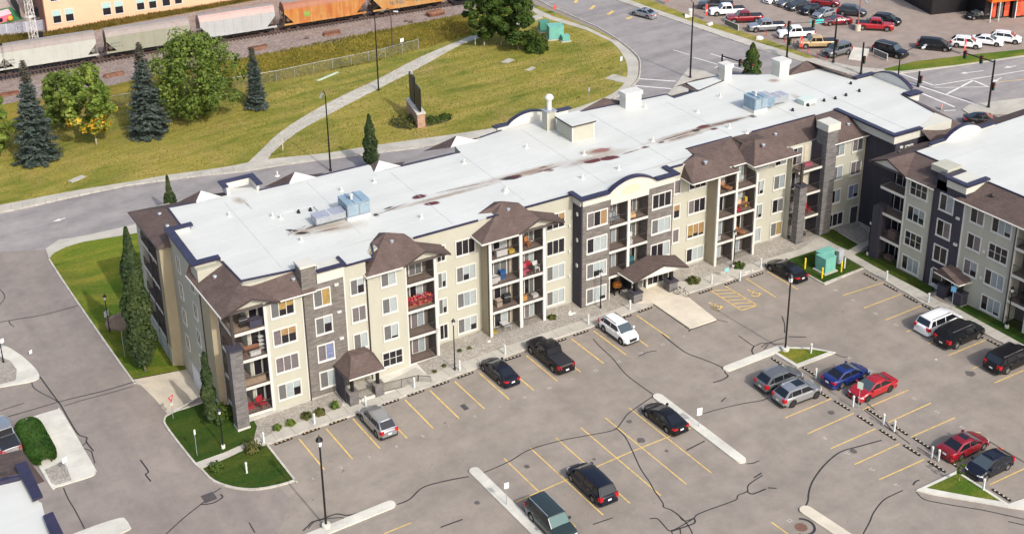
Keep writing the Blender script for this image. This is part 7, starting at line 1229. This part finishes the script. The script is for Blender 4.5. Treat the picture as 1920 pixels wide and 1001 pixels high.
# ------------------------------------------------------------------ railway
TA, TB = G(0, 157), G(745, 29); tdir = (TB - TA); tdir.z = 0; tdir.normalize(); tn = Vector((-tdir.y, tdir.x, 0)); trz = atan2(tdir.y, tdir.x)
TC = TA + tn * 1.3
def tpt(s): return TC + tdir * s
track = thing('railway_track', 'rail track under the freight train', 'railway', (TC.x, TC.y, .05), trz); track['kind'] = 'structure'
for y in (-.75, .75): MB().box(-80, 130, y - .05, y + .05, .12, .3).build('rail', mat('rail_steel', (.12, .08, .07), .5, metal=.4), track)
tie = MB().box(-.12, .12, -1.3, 1.3, -.02, .13).mesh('sleeper')
for k in range(190): link('sleeper', tie, mat('sleeper_wood', (.075, .055, .05), .9, .3, 3), track, (-18 + k * .6, 0, 0))
def rust_mat(name, base, streak, amt, base2=None):
    m, g = newmat(name, .7, .3); p = g.pos(); q = g.pos((1.2, 1.2, .10)); c = g.ramp(g.noise(p, .35, 5, .65), ((.3, base), (.7, base2 or tuple(min(1, x * 1.12) for x in base)))); s = g.ramp(g.noise(q, 1.1, 6, .75), ((.62 - .3 * amt, (0, 0, 0)), (.82 - .2 * amt, (min(1, amt * 1.6),) * 3))); c = g.mix(s, c, streak); c = g.mix(g.ramp(g.noise(p, 1.6, 6, .75), ((.5, (0, 0, 0)), (.8, (.35, .35, .35)))), c, tuple(x * .6 for x in base)); g.col(c); return m
TROOF = rust_mat('hopper_roof', (.27, .235, .215), (.17, .12, .105), .4)
def hopper(s0, L, m, label, end=BLACKM, roofm=None, text=None):
    P = tpt(s0 + L / 2); t = thing('hopper_car', label, 'railway wagon', (P.x, P.y, .35), trz, 'hopper wagons of the freight train'); h = L / 2; W2 = 1.55; mb = MB()
    prof = [(-W2, 1.25), (-W2, 3.75), (-W2 + .45, 4.35), (-.5, 4.6), (.5, 4.6), (W2 - .45, 4.35), (W2, 3.75), (W2, 1.25), (.9, .7), (-.9, .7)]
    st = [(-h + 1.1, .0), (-h + 1.5, .02), (h - 1.5, .02), (h - 1.1, 0)]; n = len(prof)
    side = MB()
    for sgn in (-1, 1): side.poly([(-h + .35, sgn * W2, 3.75), (h - .35, sgn * W2, 3.75), (h - .35, sgn * W2, 3.0), (h - 1.9, sgn * W2, 1.25), (-h + 1.9, sgn * W2, 1.25), (-h + .35, sgn * W2, 3.0)][::-sgn])
    for k in range(8):
        x = -h + 1.2 + (L - 2.4) * k / 7
        for sgn in (-1, 1): side.box(x - .03, x + .03, min(sgn * W2, sgn * (W2 + .05)), max(sgn * W2, sgn * (W2 + .05)), 2.0 if k in (0, 7) else 1.3, 3.7)
    side.build('side_panel', m, t); rfm = MB()
    for a, b in ((1, 2), (2, 3), (3, 4), (4, 5), (5, 6)): rfm.poly([(-h + .35, prof[a][0], prof[a][1]), (-h + .35, prof[b][0], prof[b][1]), (h - .35, prof[b][0], prof[b][1]), (h - .35, prof[a][0], prof[a][1])][::-1])
    for sgn in (-1, 1): rfm.poly([(sgn * (h - .35), y, z) for y, z in prof[1:7]] + [(sgn * (h - .35), W2, 3.0), (sgn * (h - .35), -W2, 3.0)])
    rfm.build('roof', roofm or TROOF, t); MB().box(-h + .3, h - .3, -.45, .45, 4.62, 4.72).build('hatch_walkway', mat('grating', (.25, .23, .22), .7), t); MB().box(-h + .2, h - .2, -W2 - .06, -W2 + .12, 1.0, 1.28).box(-h + .2, h - .2, W2 - .12, W2 + .06, 1.0, 1.28).build('sill', m, t)
    for sgn in (-1, 1):
        e = MB().poly([(sgn * (h - .35), -W2 + .1, 3.0), (sgn * (h - .35), W2 - .1, 3.0), (sgn * (h - 2.0), W2 - .1, 1.2), (sgn * (h - 2.0), -W2 + .1, 1.2)]).build('end_slope', end, t); q = MB()
        for y in (-1.4, -.5, .5, 1.4): q.box(min(sgn * (h - .4), sgn * (h - .3)), max(sgn * (h - .4), sgn * (h - .3)), y - .06, y + .06, 1.1, 3.7)
        for z in range(6): q.box(min(sgn * (h - .32), sgn * (h - .26)), max(sgn * (h - .32), sgn * (h - .26)), -1.5, -.9, 1.4 + z * .42, 1.45 + z * .42)
        q.build('end_ladder', end, t); MB().box(min(sgn * (h - 2.4), sgn * h), max(sgn * (h - 2.4), sgn * h), -1.2, 1.2, .85, 1.05).build('end_platform', end, t)
        bg_ = MB().box(sgn * (h - 1.9) - 1.3, sgn * (h - 1.9) + 1.3, -1.0, 1.0, .35, .8).build('bogie', BLACKM, t)
        for dx in (-.85, .85):
            for y in (-.78, .78): MB().tube((sgn * (h - 1.9) + dx, y - .07, .42), (sgn * (h - 1.9) + dx, y + .07, .42), .42, .42, 14).build('wheel', mat('rail_steel', (.1, .08, .07)), bg_)
        MB().box(min(sgn * (h - .2), sgn * (h + .35)), max(sgn * (h - .2), sgn * (h + .35)), -.12, .12, .8, 1.05).build('coupler', BLACKM, t)
    for k in (-1, 0, 1): MB().prism([(k * 3.4 - 1.2, -1.0), (k * 3.4 + 1.2, -1.0), (k * 3.4 + 1.2, 1.0), (k * 3.4 - 1.2, 1.0)], .35, 1.3).build('discharge_hopper', BLACKM, t)
    for sx in (-1, 1): MB().tube((sx * (h - 1.0), -W2 + .15, 1.9), (sx * (h - 1.0), W2 - .15, 1.9), .35, .35, 10).build('air_tank', end, t)
    if text:
        for i, (s_, x, z, sz) in enumerate(text): q = MB(); [q.poly([(x + j * sz * .62, -W2 - .012, z), (x + j * sz * .62 + sz * .45, -W2 - .012, z), (x + j * sz * .62 + sz * .45, -W2 - .012, z + sz * .6), (x + j * sz * .62, -W2 - .012, z + sz * .6)]) for j in range(s_)]; q.build('faded_lettering', mat('hopper_lettering', (.17, .18, .165), .8, .3, 6), t)
    return t
def s_at(px, py): return (G(px, py) - TC).dot(tdir)
sj = [s_at(-110, 176), s_at(3, 157), s_at(197, 124), s_at(374, 95), s_at(530, 67), s_at(694, 38), s_at(840, 14)]
CW = rust_mat('hopper_white', (.40, .41, .375), (.30, .25, .18), .3); CG = rust_mat('hopper_grey_green', (.255, .26, .20), (.22, .17, .11), .35); CS = rust_mat('hopper_silver', (.36, .37, .37), (.28, .24, .21), .25); CO = rust_mat('hopper_orange_rust', (.42, .15, .03), (.33, .065, .025), .6, (.46, .29, .10)); COG = rust_mat('hopper_orange_graffiti', (.42, .18, .04), (.30, .11, .035), .4, (.42, .29, .13))
ENDG = mat('hopper_end_grey', (.20, .19, .16), .8, .2, 2); ENDB = mat('hopper_end_brown', (.10, .07, .055), .8, .2, 2)
for k, (m, lb, e, rm, tx) in enumerate([(CW, 'pale hopper wagon cut off by the left edge', ENDG, None, None), (CW, 'white hopper wagon second from the left edge', ENDG, None, [(6, -7.0, 2.3, .42), (8, -7.0, 1.8, .32)]), (CG, 'grey green hopper wagon behind the yellowing tree', ENDB, None, [(6, -6.2, 2.4, .45), (9, -6.2, 1.9, .35)]), (CS, 'silver hopper wagon left of the rusty orange wagon', ENDB, rust_mat('hopper_roof_pink', (.42, .30, .27), (.3, .2, .17), .3), [(5, -7.0, 2.6, .36)]), (CO, 'rusty orange streaked hopper wagon', ENDB, rust_mat('hopper_roof_rust', (.30, .13, .08), (.2, .09, .06), .4), None), (COG, 'orange hopper wagon with graffiti at the top edge', BLACKM, rust_mat('hopper_roof_rust2', (.4, .2, .07), (.3, .1, .06), .4), None)]):
    gap = .9; hopper(sj[k] + gap / 2, max(10, sj[k + 1] - sj[k] - gap), m, lb, e, rm, tx)
hp = [o for o in bpy.data.objects if o.get('label') == 'rusty orange streaked hopper wagon'][0]
for q in range(5): a = q * 1.25; MB().poly([(-3.2 + .38 * cos(a) + .28 * cos(b * pi / 4), -1.572 - .002 * q, 2.5 + .3 * sin(a) + .28 * sin(b * pi / 4)) for b in range(8)]).build('maple_emblem', mat('faded_green_mark', (.20, .30, .06), .8, .2), hp)
hg = [o for o in bpy.data.objects if o.get('label') == 'orange hopper wagon with graffiti at the top edge'][0]; rr = random.Random(9); gq = MB()
for q in range(26): x = -3.5 + q * .24; z = 1.6 + rr.uniform(0, .9); gq.path([(x, -1.59, z), (x + rr.uniform(-.3, .4), -1.59, z + rr.uniform(.3, .8)), (x + rr.uniform(-.2, .5), -1.59, z + rr.uniform(-.1, .5))], .05, 4)
gq.build('graffiti', mat('graffiti_grey', (.22, .20, .20), .7), hg)
fl = thing('tank_car', 'dark flat wagon at the far right end of the train', 'railway wagon', tuple(tpt(sj[6] + 8)), trz); MB().box(-7, 7, -1.4, 1.4, 1.0, 1.5).build('deck', BLACKM, fl); MB().tube((-6, 0, 2.6), (6, 0, 2.6), 1.3, 1.3, 16).build('tank', BLACKM, fl)
for x in (-5, 5):
    for y in (-.78, .78): MB().tube((x - .8, y - .07, .8), (x - .8, y + .07, .8), .42).tube((x + .8, y - .07, .8), (x + .8, y + .07, .8), .42).build('wheel', BLACKM, fl)
WOOD = mat('old_sleepers', (.15, .065, .04), .9, .35, 1.6, bump=.3); WOOD2 = mat('old_sleepers_light', (.22, .115, .07), .9, .3, 1.6, bump=.3)
for k, (px, n, lb) in enumerate([((16, 178), 3, 'dark stack of old sleepers at the left edge of the ballast'), ((213, 142), 3, 'red brown sleeper stack between the two spruces'), ((328, 117), 3, 'sleeper stack half hidden behind the largest leafy tree'), ((482, 93), 4, 'sleeper stack above the slim spruce'), ((621, 65), 4, 'flat stack of rusty sleepers left of the tall street light'), ((816, 29), 5, 'long sleeper stack nearest the dark trees')]):
    B = G(*px); t = thing('sleeper_stack', lb, 'timber stack', (B.x, B.y, zg(B.x) + .03), trz + .05, 'stacks of old railway sleepers')
    for a in range(n):
        for b in range(2 if k != 5 else 3): MB().box(-1.4 + RND.uniform(-.2, .2), 1.5 + RND.uniform(-.2, .2), -.6 + a * .3 - .12, -.6 + a * .3 + .13, .02 + b * .25, .25 + b * .25).build('sleeper', RND.choice([WOOD, WOOD2]), t)
for k, px in enumerate([(762, 41), (770, 43), (535, 96), (575, 73), (165, 155), (530, 98), (55, 190)]): rock('stone lump lying on the ballast', px, .5, .35, .28, 60 + k, ENDB, 'stone')['group'] = 'stones on the ballast'
# chain link fence
CH, g = newmat('chain_link', .5, .3); g.b.inputs['Base Color'].default_value = (.30, .34, .28, 1); tb = g.n('BsdfTransparent'); mx = g.n('MixShader'); mx.inputs[0].default_value = .12; ou = CH.node_tree.nodes['Material Output']; g.l(tb.outputs[0], mx.inputs[1]); g.l(g.b.outputs[0], mx.inputs[2]); g.l(mx.outputs[0], ou.inputs['Surface'])
FP = [(200, 205), (226, 199), (290, 190), (352, 181), (415, 171), (470, 162), (519, 154), (553, 147), (589, 139), (624, 132), (659, 125), (692, 118), (723, 111), (755, 102), (785, 94)]; fpt = [G(*p) for p in FP]; fc_ = thing('chain_link_fence', 'chain link fence along the meadow beyond the lawn', 'fence', tuple(fpt[7])); o0 = fpt[7]
for p in fpt: q = p - o0; MB().tube(q, q + Vector((0, 0, 1.9)), .04, .04, 6).build('post', GALV, fc_)
for a, b in zip(fpt, fpt[1:]): a = a - o0; b = b - o0; z1 = Vector((0, 0, 1.8)); MB().tube(a + z1, b + z1, .025, .025, 5).build('top_rail', GALV, fc_); MB().poly([tuple(a + Vector((0, 0, .1))), tuple(b + Vector((0, 0, .1))), tuple(b + z1), tuple(a + z1)]).build('mesh_panel', CH, fc_)
p = fpt[12] - o0; MB().tube(p + Vector((0, 0, 1.8)), fpt[11] - o0 + Vector((1.2, .3, .1)), .03).build('brace', GALV, fc_)
# ------------------------------------------------------------------ yard behind the railway at the upper left
GF = mat('grey_boards', (.33, .33, .38), .8, .08, 1.0); fa, fb = G(-60, 77), G(87, 55); fd = fb - fa; fl_ = fd.length; ft = thing('board_fence', 'grey horizontal board fence beside the pink building', 'fence', tuple(fa), atan2(fd.y, fd.x))
for k in range(5): MB().box(0, fl_, -.04, .04, .15 + k * .42, .54 + k * .42).build('board', GF, ft)
for k in range(9): MB().box(k * fl_ / 8 - .06, k * fl_ / 8 + .06, -.1, -.04, 0, 2.3).build('post', mat('fence_post_pale', (.55, .55, .58), .7), ft)
def lattice(label, base, H, w0, w1, m):
    B = G(*base); t = thing('lattice_mast', label, 'mast', (B.x, B.y, 0), .3); q = MB()
    c4 = [(-1, -1), (1, -1), (1, 1), (-1, 1)]; P = lambda f, c: Vector((c[0] * (w0 + (w1 - w0) * f) / 2, c[1] * (w0 + (w1 - w0) * f) / 2, H * f))
    for c in c4: q.tube(P(0, c), P(1, c), .06, .05, 5)
    q.build('leg', m, t); q = MB(); nn = 9
    for i in range(nn):
        for k in range(4): a, b = c4[k], c4[(k + 1) % 4]; q.tube(P(i / nn, a), P((i + 1) / nn, b), .035, .035, 4); q.tube(P((i + 1) / nn, a), P((i + 1) / nn, b), .035, .035, 4)
    q.build('bracing', m, t); MB().box(-w1, w1, -w1, w1, H, H + .08).box(-w0 * .6, w0 * .6, -w0 * .6, w0 * .6, H * .38, H * .38 + .08).build('platform', m, t); return t
lattice('pale lattice signal mast beside the pink building', (66, 88), 12.5, 1.1, .8, mat('aluminium_pale', (.6, .58, .55), .5))
yg = sheet('yard_turf', [(-60, 30), (20, 14), (45, 36), (-60, 62)], mat('play_turf', (.05, .20, .07), .9, .1, .5), .03); yd_ = sheet('yard_paving', [(-80, -60), (80, -60), (88, 53), (46, 36), (20, 14), (-60, 30)], mat('yard_concrete', (.46, .36, .30), .9, .1, .4), .02)
B = G(4, 40); t = thing('playhouse', 'pink playhouse on green turf at the upper left corner', 'playhouse', tuple(B), .3); MB().box(-1.8, 1.4, -1, 1, 0, 1.2).build('wall', mat('pink_plastic', (.75, .16, .26), .5), t); MB().poly([(-1.9, -1.1, 1.2), (1.5, -1.1, 1.2), (1.5, 0, 1.9), (-1.9, 0, 1.9)]).poly([(-1.9, 1.1, 1.2), (-1.9, 0, 1.9), (1.5, 0, 1.9), (1.5, 1.1, 1.2)]).build('roof', mat('pink_plastic_light', (.75, .4, .45), .5), t); MB().box(-1.2, -.4, -1.02, -1, .2, .9).build('window', BLACKM, t)
B = G(20, 40); o = MB().lathe([(0, 0), (.4, .12), (.55, .5), (.4, .9), (0, 1.0)], 14).build('play_ball', mat('orange_plastic', (.7, .32, .06), .5), None, True, tuple(B)); tag(o, 'orange ball beside the pink playhouse', 'ball')
a, b = G(20, 5), G(40, 38); d = b - a; t = thing('board_fence', 'dark board wall leading away from the play turf', 'fence', tuple(a), atan2(d.y, d.x))
for k in range(6): MB().box(0, d.length, -.05, .05, .05 + k * .45, .47 + k * .45).build('board', mat('dark_boards', (.06, .045, .045), .9, .2, 1.0), t)
B = G(67, 32); t = thing('waste_bin', 'dark bin standing beside the lattice mast', 'bin', tuple(B), .2); MB().box(-.9, .9, -.6, .6, 0, 1.4).build('body', mat('bin_dark', (.04, .055, .06), .6), t); MB().box(-.95, .95, -.65, .65, 1.4, 1.52).build('lid', BLACKM, t)
B = G(72, 54); t = thing('electric_box', 'black box fixed at the board fence end', 'utility box', tuple(B), .2); MB().box(-.45, .45, -.5, -.15, .3, 1.7).build('box', BLACKM, t)
B = G(75, 80); t = thing('electric_box', 'black cabinet at the foot of the lattice mast', 'utility box', tuple(B), .2); MB().box(-.6, .6, -.4, .4, 0, 1.8).build('box', BLACKM, t)
# ------------------------------------------------------------------ dealership furniture
FRED = mat('flag_red', (.62, .05, .04), .6, .1, 2)
for px, top, lb in [((1249, 10), (1246, -8), 'red feather flag at the top of the dealership verge'), ((1322, 38), (1322, 9), 'red feather flag beside the white pickup'), ((1499, 97), (1494, 71), 'red feather flag in front of the tan pickup'), ((1806, 104), (1808, 74), 'red feather flag in front of the white cars')]:
    H = max(2.5, height_at(px, top)); B = G(*px); t = thing('feather_flag', lb, 'flag', (B.x, B.y, .1), .3, 'red dealership flags'); MB().tube((0, 0, 0), (0, 0, H), .03).build('pole', GALV, t); MB().prism([(.03, -.012), (.75, -.012), (.75, .012), (.03, .012)], .5, lambda x, y: H - .02 - .4 * x).build('banner', FRED, t); MB().box(.2, .6, -.02, .02, H * .45, H * .6).build('panel', TRIM, t)
for (a, b, lb) in [((1358, 48), (1384, 60), 'grey steel ramp frame beside the red pickup'), ((1637, 104), (1663, 115), 'white rimmed glass display frame before the black boxy SUV')]:
    A_, B_ = G(*a), G(*b); d = B_ - A_; t = thing('display_stand', lb, 'display stand', (A_.x, A_.y, .02), atan2(d.y, d.x)); Lh = d.length
    MB().tube((0, 0, .1), (0, 0, 1.1), .06).tube((Lh, 0, .1), (Lh, 0, 1.1), .06).tube((0, 0, 1.1), (Lh, 0, 1.1), .06).tube((0, 0, .15), (Lh, 0, .15), .06).build('frame', TRIM, t); MB().box(.1, Lh - .1, -.02, .02, .2, 1.05).build('panel', GLASS_S, t)
B = G(1610, 106); t = thing('display_ramp', 'white sloping display ramp behind the grey boxy SUV', 'ramp', (B.x, B.y, .02), .6); MB().prism([(-2, -1.2), (2, -1.2), (2, 1.2), (-2, 1.2)], 0, lambda x, y: .35 + .15 * x).build('ramp', CONC_L, t)
for k, px in enumerate([(1330, 48), (1423, 75), (1288, 33)]): rock('white rock on the dealership verge', px, .8, .6, .45, 90 + k, mat('white_stone', (.6, .58, .54)), 'stone')['group'] = 'white rocks on the dealership verge'
B = G(1294, 33); t = thing('white_bin', 'white bin on the dealership verge', 'bin', (B.x, B.y, .1)); MB().lathe([(.4, 0), (.45, 1.2), (.3, 1.4), (0, 1.45)], 12).build('body', TRIM, t)
for (a, b) in [((1420, 62), (1505, 94)), ((1515, 100), (1548, 116))]:
    A_, B_ = G(*a), G(*b); d = B_ - A_; t = thing('cable_rail', 'low reddish cable rail along the dealership lot edge', 'railing', (A_.x, A_.y, .05), atan2(d.y, d.x), 'cable rails at the dealership'); q = MB(); n_ = int(d.length / 2)
    for k in range(n_ + 1): x = d.length * k / n_; MB().tube((x, 0, 0), (x, 0, .8), .05).build('post', FRED, t)
    MB().tube((0, 0, .75), (d.length, 0, .75), .03).build('rail', GALV, t)
# ------------------------------------------------------------------ things on the balconies
def B3(u, v, f): p = L2W(u, v, FZ[f]); return (p.x, p.y, p.z)
def chair(label, u, v, f, m, rz=0.0, s=1.0):
    t = thing('balcony_chair', label, 'chair', B3(u, v, f), TH + rz); MB().box(-.28 * s, .28 * s, -.28 * s, .28 * s, .38, .44).build('seat', m, t); MB().box(-.28 * s, .28 * s, .24 * s, .30 * s, .44, 1.0).build('backrest', m, t)
    for x in (-.25, .25):
        for y in (-.25, .25): MB().box(x * s - .03, x * s + .03, y * s - .03, y * s + .03, 0, .38).build('leg', m, t)
    for x in (-.3, .3): MB().box(x * s - .03, x * s + .03, -.25 * s, .25 * s, .6, .65).build('armrest', m, t)
    return t
def table(label, u, v, f, m, wd=.9, dp=.6, h=.7):
    t = thing('balcony_table', label, 'table', B3(u, v, f), TH); MB().box(-wd / 2, wd / 2, -dp / 2, dp / 2, h - .05, h).build('tabletop', m, t)
    for x in (-1, 1):
        for y in (-1, 1): MB().box(x * (wd / 2 - .05) - .025, x * (wd / 2 - .05) + .025, y * (dp / 2 - .05) - .025, y * (dp / 2 - .05) + .025, 0, h - .05).build('leg', m, t)
    return t
def grill(label, u, v, f, m=BLACKM):
    t = thing('barbecue_grill', label, 'grill', B3(u, v, f), TH); MB().box(-.35, .35, -.25, .25, .1, .75).build('cabinet', m, t); MB().prism([(-.4, -.28), (.4, -.28), (.4, .28), (-.4, .28)], .75, .8).build('shelf', GALV, t); MB().tube((-.38, 0, .85), (.38, 0, .85), .24, .24, 10).build('hood', m, t); return t
def crate(label, u, v, f, m, sx=.6, sy=.5, sz=.5): t = thing('storage_box', label, 'box', B3(u, v, f), TH); MB().box(-sx / 2, sx / 2, -sy / 2, sy / 2, 0, sz).build('body', m, t); MB().box(-sx / 2 - .02, sx / 2 + .02, -sy / 2 - .02, sy / 2 + .02, sz, sz + .05).build('lid', m, t); return t
CEDAR = mat('orange_cedar', (.36, .155, .06), .7, .12, 4); REDC = mat('red_fabric', (.30, .018, .03), .7, .1); PINKC = mat('pink_fabric', (.38, .09, .14), .7); WHITEC = mat('white_plastic', (.48, .48, .47), .5); BLUEC = mat('blue_plastic', (.02, .08, .22), .5); BROWN = mat('brown_wood', (.28, .13, .07), .6, .1)
chair('orange wooden chair on the top balcony of the wide bay', 28.0, .7, 3, CEDAR, .4); chair('red chair on the top balcony of the wide bay', 27.2, .9, 3, REDC); chair('red chair on the third floor of the wide bay', 28.1, .9, 2, REDC, -.5); chair('pink chair on the third floor of the wide bay', 27.6, .5, 2, PINKC, .3); crate('pink bin beside the pink chair', 27.2, .4, 2, PINKC, .4, .4, .6); chair('white chair on the third floor right balcony of the wide bay', 28.8, .5, 2, WHITEC); table('dark table on the third floor of the wide bay', 28.2, .45, 2, BLACKM, .6, .5)
for k, (u, v, f, m, lb) in enumerate([(24.5, .9, 2, WHITEC, 'white box stack on the third floor left balcony of the wide bay'), (25.2, 1.0, 2, BLUEC, 'blue drum on the third floor left balcony of the wide bay'), (24.0, .6, 2, WHITEC, 'white bin at the rail on the third floor of the wide bay'), (24.8, .5, 3, WHITEC, 'white drying frame on the top left balcony of the wide bay'), (25.9, .5, 3, mat('yellow_plastic', (.42, .30, .05), .5), 'yellow pot on the top left balcony of the wide bay'), (24.6, .8, 1, mat('taupe_box', (.35, .28, .22), .7), 'brown cupboard on the second floor of the wide bay'), (28.6, .5, 1, WHITEC, 'white bundle on the second floor right balcony of the wide bay'), (27.3, .5, 1, mat('dusk_orange', (.5, .25, .08), .6), 'orange box on the second floor of the wide bay'), (23.8, .5, 0, mat('yellow_plastic', (.7, .5, .05)), 'yellow basin on the ground floor patio of the wide bay')]): crate(lb, u, v, f, m, .6 if k != 3 else 1.2, .5, (.35, .8, .7, .6, .3, .7, .3, .5, .35)[k])
table('white folding table with blue cloth on the ground floor patio', 25.3, .7, 0, WHITEC, .8, 1.1, .7); grill('black grill on the second floor left balcony of the wide bay', 25.6, .9, 1); grill('black grill behind the orange recliner', 51.6, 1.0, 3); grill('black grill on the top corner balcony', -1.7, 1.0, 3); table('brown table on the third floor corner balcony', -1.2, .8, 2, BROWN, 1.4, .7); crate('white cooler on the third floor corner balcony', -1.0, .45, 2, WHITEC, 1.0, .3, .35)
sh = thing('shelf_rack', 'small white shelf rack on the third floor corner balcony', 'shelf', B3(-.25, .8, 2), TH)
for k in range(4): MB().box(-.25, .25, -.2, .2, .3 + k * .4, .36 + k * .4).build('shelf', WHITEC, sh)
for x in (-.24, .24): MB().box(x - .02, x + .02, -.02, .02, 0, 1.7).build('upright', BLACKM, sh)
crate('dark covered lounge on the top corner balcony', -.7, .6, 3, mat('navy_cover', (.05, .05, .08), .8), 1.2, .7, .7); crate('wooden planter on the second floor corner balcony', -1.3, .4, 1, mat('timber_deck', (.3, .2, .14)), 2.0, .3, .6); chair('round red chair on the ground floor corner patio', -.8, .7, 0, REDC, .4, 1.3); crate('red bench box on the ground floor corner patio', -2.0, 1.0, 0, REDC, 1.0, .4, .4)
# flowers
r = random.Random(77); V, Fc, V2, F2 = [], [], [], []; t = thing('flower_display', 'red and pink flowers filling the third floor balcony beside the porch', 'flowers', B3(15.6, .35, 2), TH)
for k in range(900): p = Vector((r.uniform(-1.2, 1.4), r.uniform(-.15, .5), r.uniform(.25, 1.15) * (1 - .15 * r.random()))); s = .07 * r.uniform(.6, 1.6); (quad(V, Fc, p, rv(r), rv(r), s, s) if r.random() < .7 else quad(V2, F2, p, rv(r), rv(r), s, s))
link('red_flowers', mesh_from(V, Fc, 'red_flowers'), mat('flower_red', (.40, .025, .06), .6, .3, 5), t); link('orange_flowers', mesh_from(V2, F2, 'orange_flowers'), mat('flower_orange', (.50, .20, .09), .6, .2, 5), t); MB().box(-1.3, 1.4, .1, .45, 0, .3).build('planter', BROWN, t)
crate('white basket above the flowers', 16.3, .8, 2, WHITEC, .5, .4, .9)
chair('grey metal chair on the top left balcony over the entrance', 37.9, .6, 3, GALV); chair('grey metal chair by the rail over the entrance', 38.5, .7, 3, GALV, .6); crate('red coat rack box on the top right balcony over the entrance', 40.2, 1.0, 3, REDC, .5, .4, 1.1); crate('yellow cushion bag on the top right balcony over the entrance', 40.4, .6, 3, mat('cushion_yellow', (.65, .42, .2), .7), .7, .4, .3); crate('white fan box on the third floor balcony over the entrance', 40.3, .8, 2, WHITEC, .5, .3, 1.0); crate('white basket on the third floor balcony over the entrance', 39.95, .3, 2, WHITEC, .5, .5, .5); crate('teal chest on the second floor balcony over the entrance', 40.5, .9, 1, mat('teal_chest', (.03, .12, .13), .6), .8, .5, .9)
def recliner(label, u, v, f, m):
    t = thing('recliner', label, 'chair', B3(u, v, f), TH + .5); q = MB().prism([(-.3, -.8), (.3, -.8), (.3, 0), (-.3, 0)], .3, .36).build('seat', m, t); b = MB(); b.v = [(-.3, 0, .33), (.3, 0, .33), (.3, .7, 1.1), (-.3, .7, 1.1), (-.3, .05, .27), (.3, .05, .27), (.3, .75, 1.04), (-.3, .75, 1.04)]; b.f = [(0, 1, 2, 3), (7, 6, 5, 4), (0, 4, 5, 1), (2, 6, 7, 3), (1, 5, 6, 2), (3, 7, 4, 0)]; b.build('backrest', m, t)
    for x in (-.27, .27): MB().tube((x, -.7, 0), (x, .2, .6), .025).tube((x, .4, 0), (x, -.3, .55), .025).build('leg', m, t)
    return t
recliner('orange wooden recliner on the top balcony right of the entrance', 52.5, .75, 3, CEDAR); recliner('orange recliner on the second floor right of the entrance', 54.6, .6, 1, CEDAR); crate('white cushions on the second floor left balcony right of the entrance', 51.7, .7, 1, WHITEC, .7, .6, .5); table('dark crowded table on the third floor right of the entrance', 55.0, .6, 2, BROWN, 1.3, .7); crate('pale teddy coloured bundle on the third floor balcony', 54.5, .9, 2, mat('beige_bundle', (.5, .38, .28), .8), .6, .5, 1.1); crate('yellow lamp on the third floor right balcony', 55.6, .9, 2, mat('yellow_plastic', (.6, .5, .1)), .3, .3, 1.1); crate('red blanket on the third floor right balcony', 54.2, .35, 2, REDC, .6, .3, .4)
chair('red chair with tall back on the second floor dark balcony', 64.3, .6, 1, REDC, .2, 1.2); crate('pink float on the top dark balcony', 64.0, .8, 3, PINKC, 1.1, .5, .25); chair('black metal chair on the ground patio of the dark balconies', 63.8, .5, 0, BLACKM)
def EB3(x, y, f): return (66.7 + x, y, FZ[f])
for (y, f, m, lb, sz) in [(-22.3, 3, mat('lime_plastic', (.45, .55, .02), .5), 'lime coloured box on the top balcony at the right edge', .4), (-22.8, 2, mat('sky_box', (.2, .35, .42), .5), 'pale blue chest on the third floor at the right edge', .6), (-22.6, 1, BLACKM, 'dark covered grill on the second floor at the right edge', 1.0), (-6.2, 1, mat('dusk_brown', (.18, .12, .11), .7), 'brown chest on the second floor of the charcoal corner balconies', .8), (-6.0, 0, mat('dusk_brown', (.18, .12, .11)), 'patio chest on the ground floor of the charcoal corner balconies', .6)]: t = thing('storage_box', lb, 'box', EB3(.7, y, f)); MB().box(-.3, .3, -.5, .5, 0, sz).build('body', m, t); MB().box(-.33, .33, -.53, .53, sz, sz + .05).build('lid', m, t)
t = thing('autumn_plant', 'orange flowering plant on a stand beside the entrance', 'plant', B3(38.6, .4, 0), TH); V, Fc = [], []
for k in range(350): d = rv(r); p = Vector((d.x * .5, d.y * .4, 1.35 + d.z * .38)); quad(V, Fc, p, d + rv(r) * .5, rv(r), .06, .06)
link('flowers', mesh_from(V, Fc, 'flowers'), mat('rust_flowers', (.45, .17, .03), .7, .3, 6), t); MB().box(-.35, -.25, -.1, .1, 0, 1.0).box(.25, .35, -.1, .1, 0, 1.0).box(-.4, .4, -.2, .2, 1.0, 1.05).build('stand', BLACKM, t)
# litter
o = MB().box(-.12, .12, -.08, .08, 0, .03).build('litter', TRIM, None, False, tuple(G(1755, 674))); tag(o, 'scrap of white litter on the asphalt near the black SUV', 'litter')
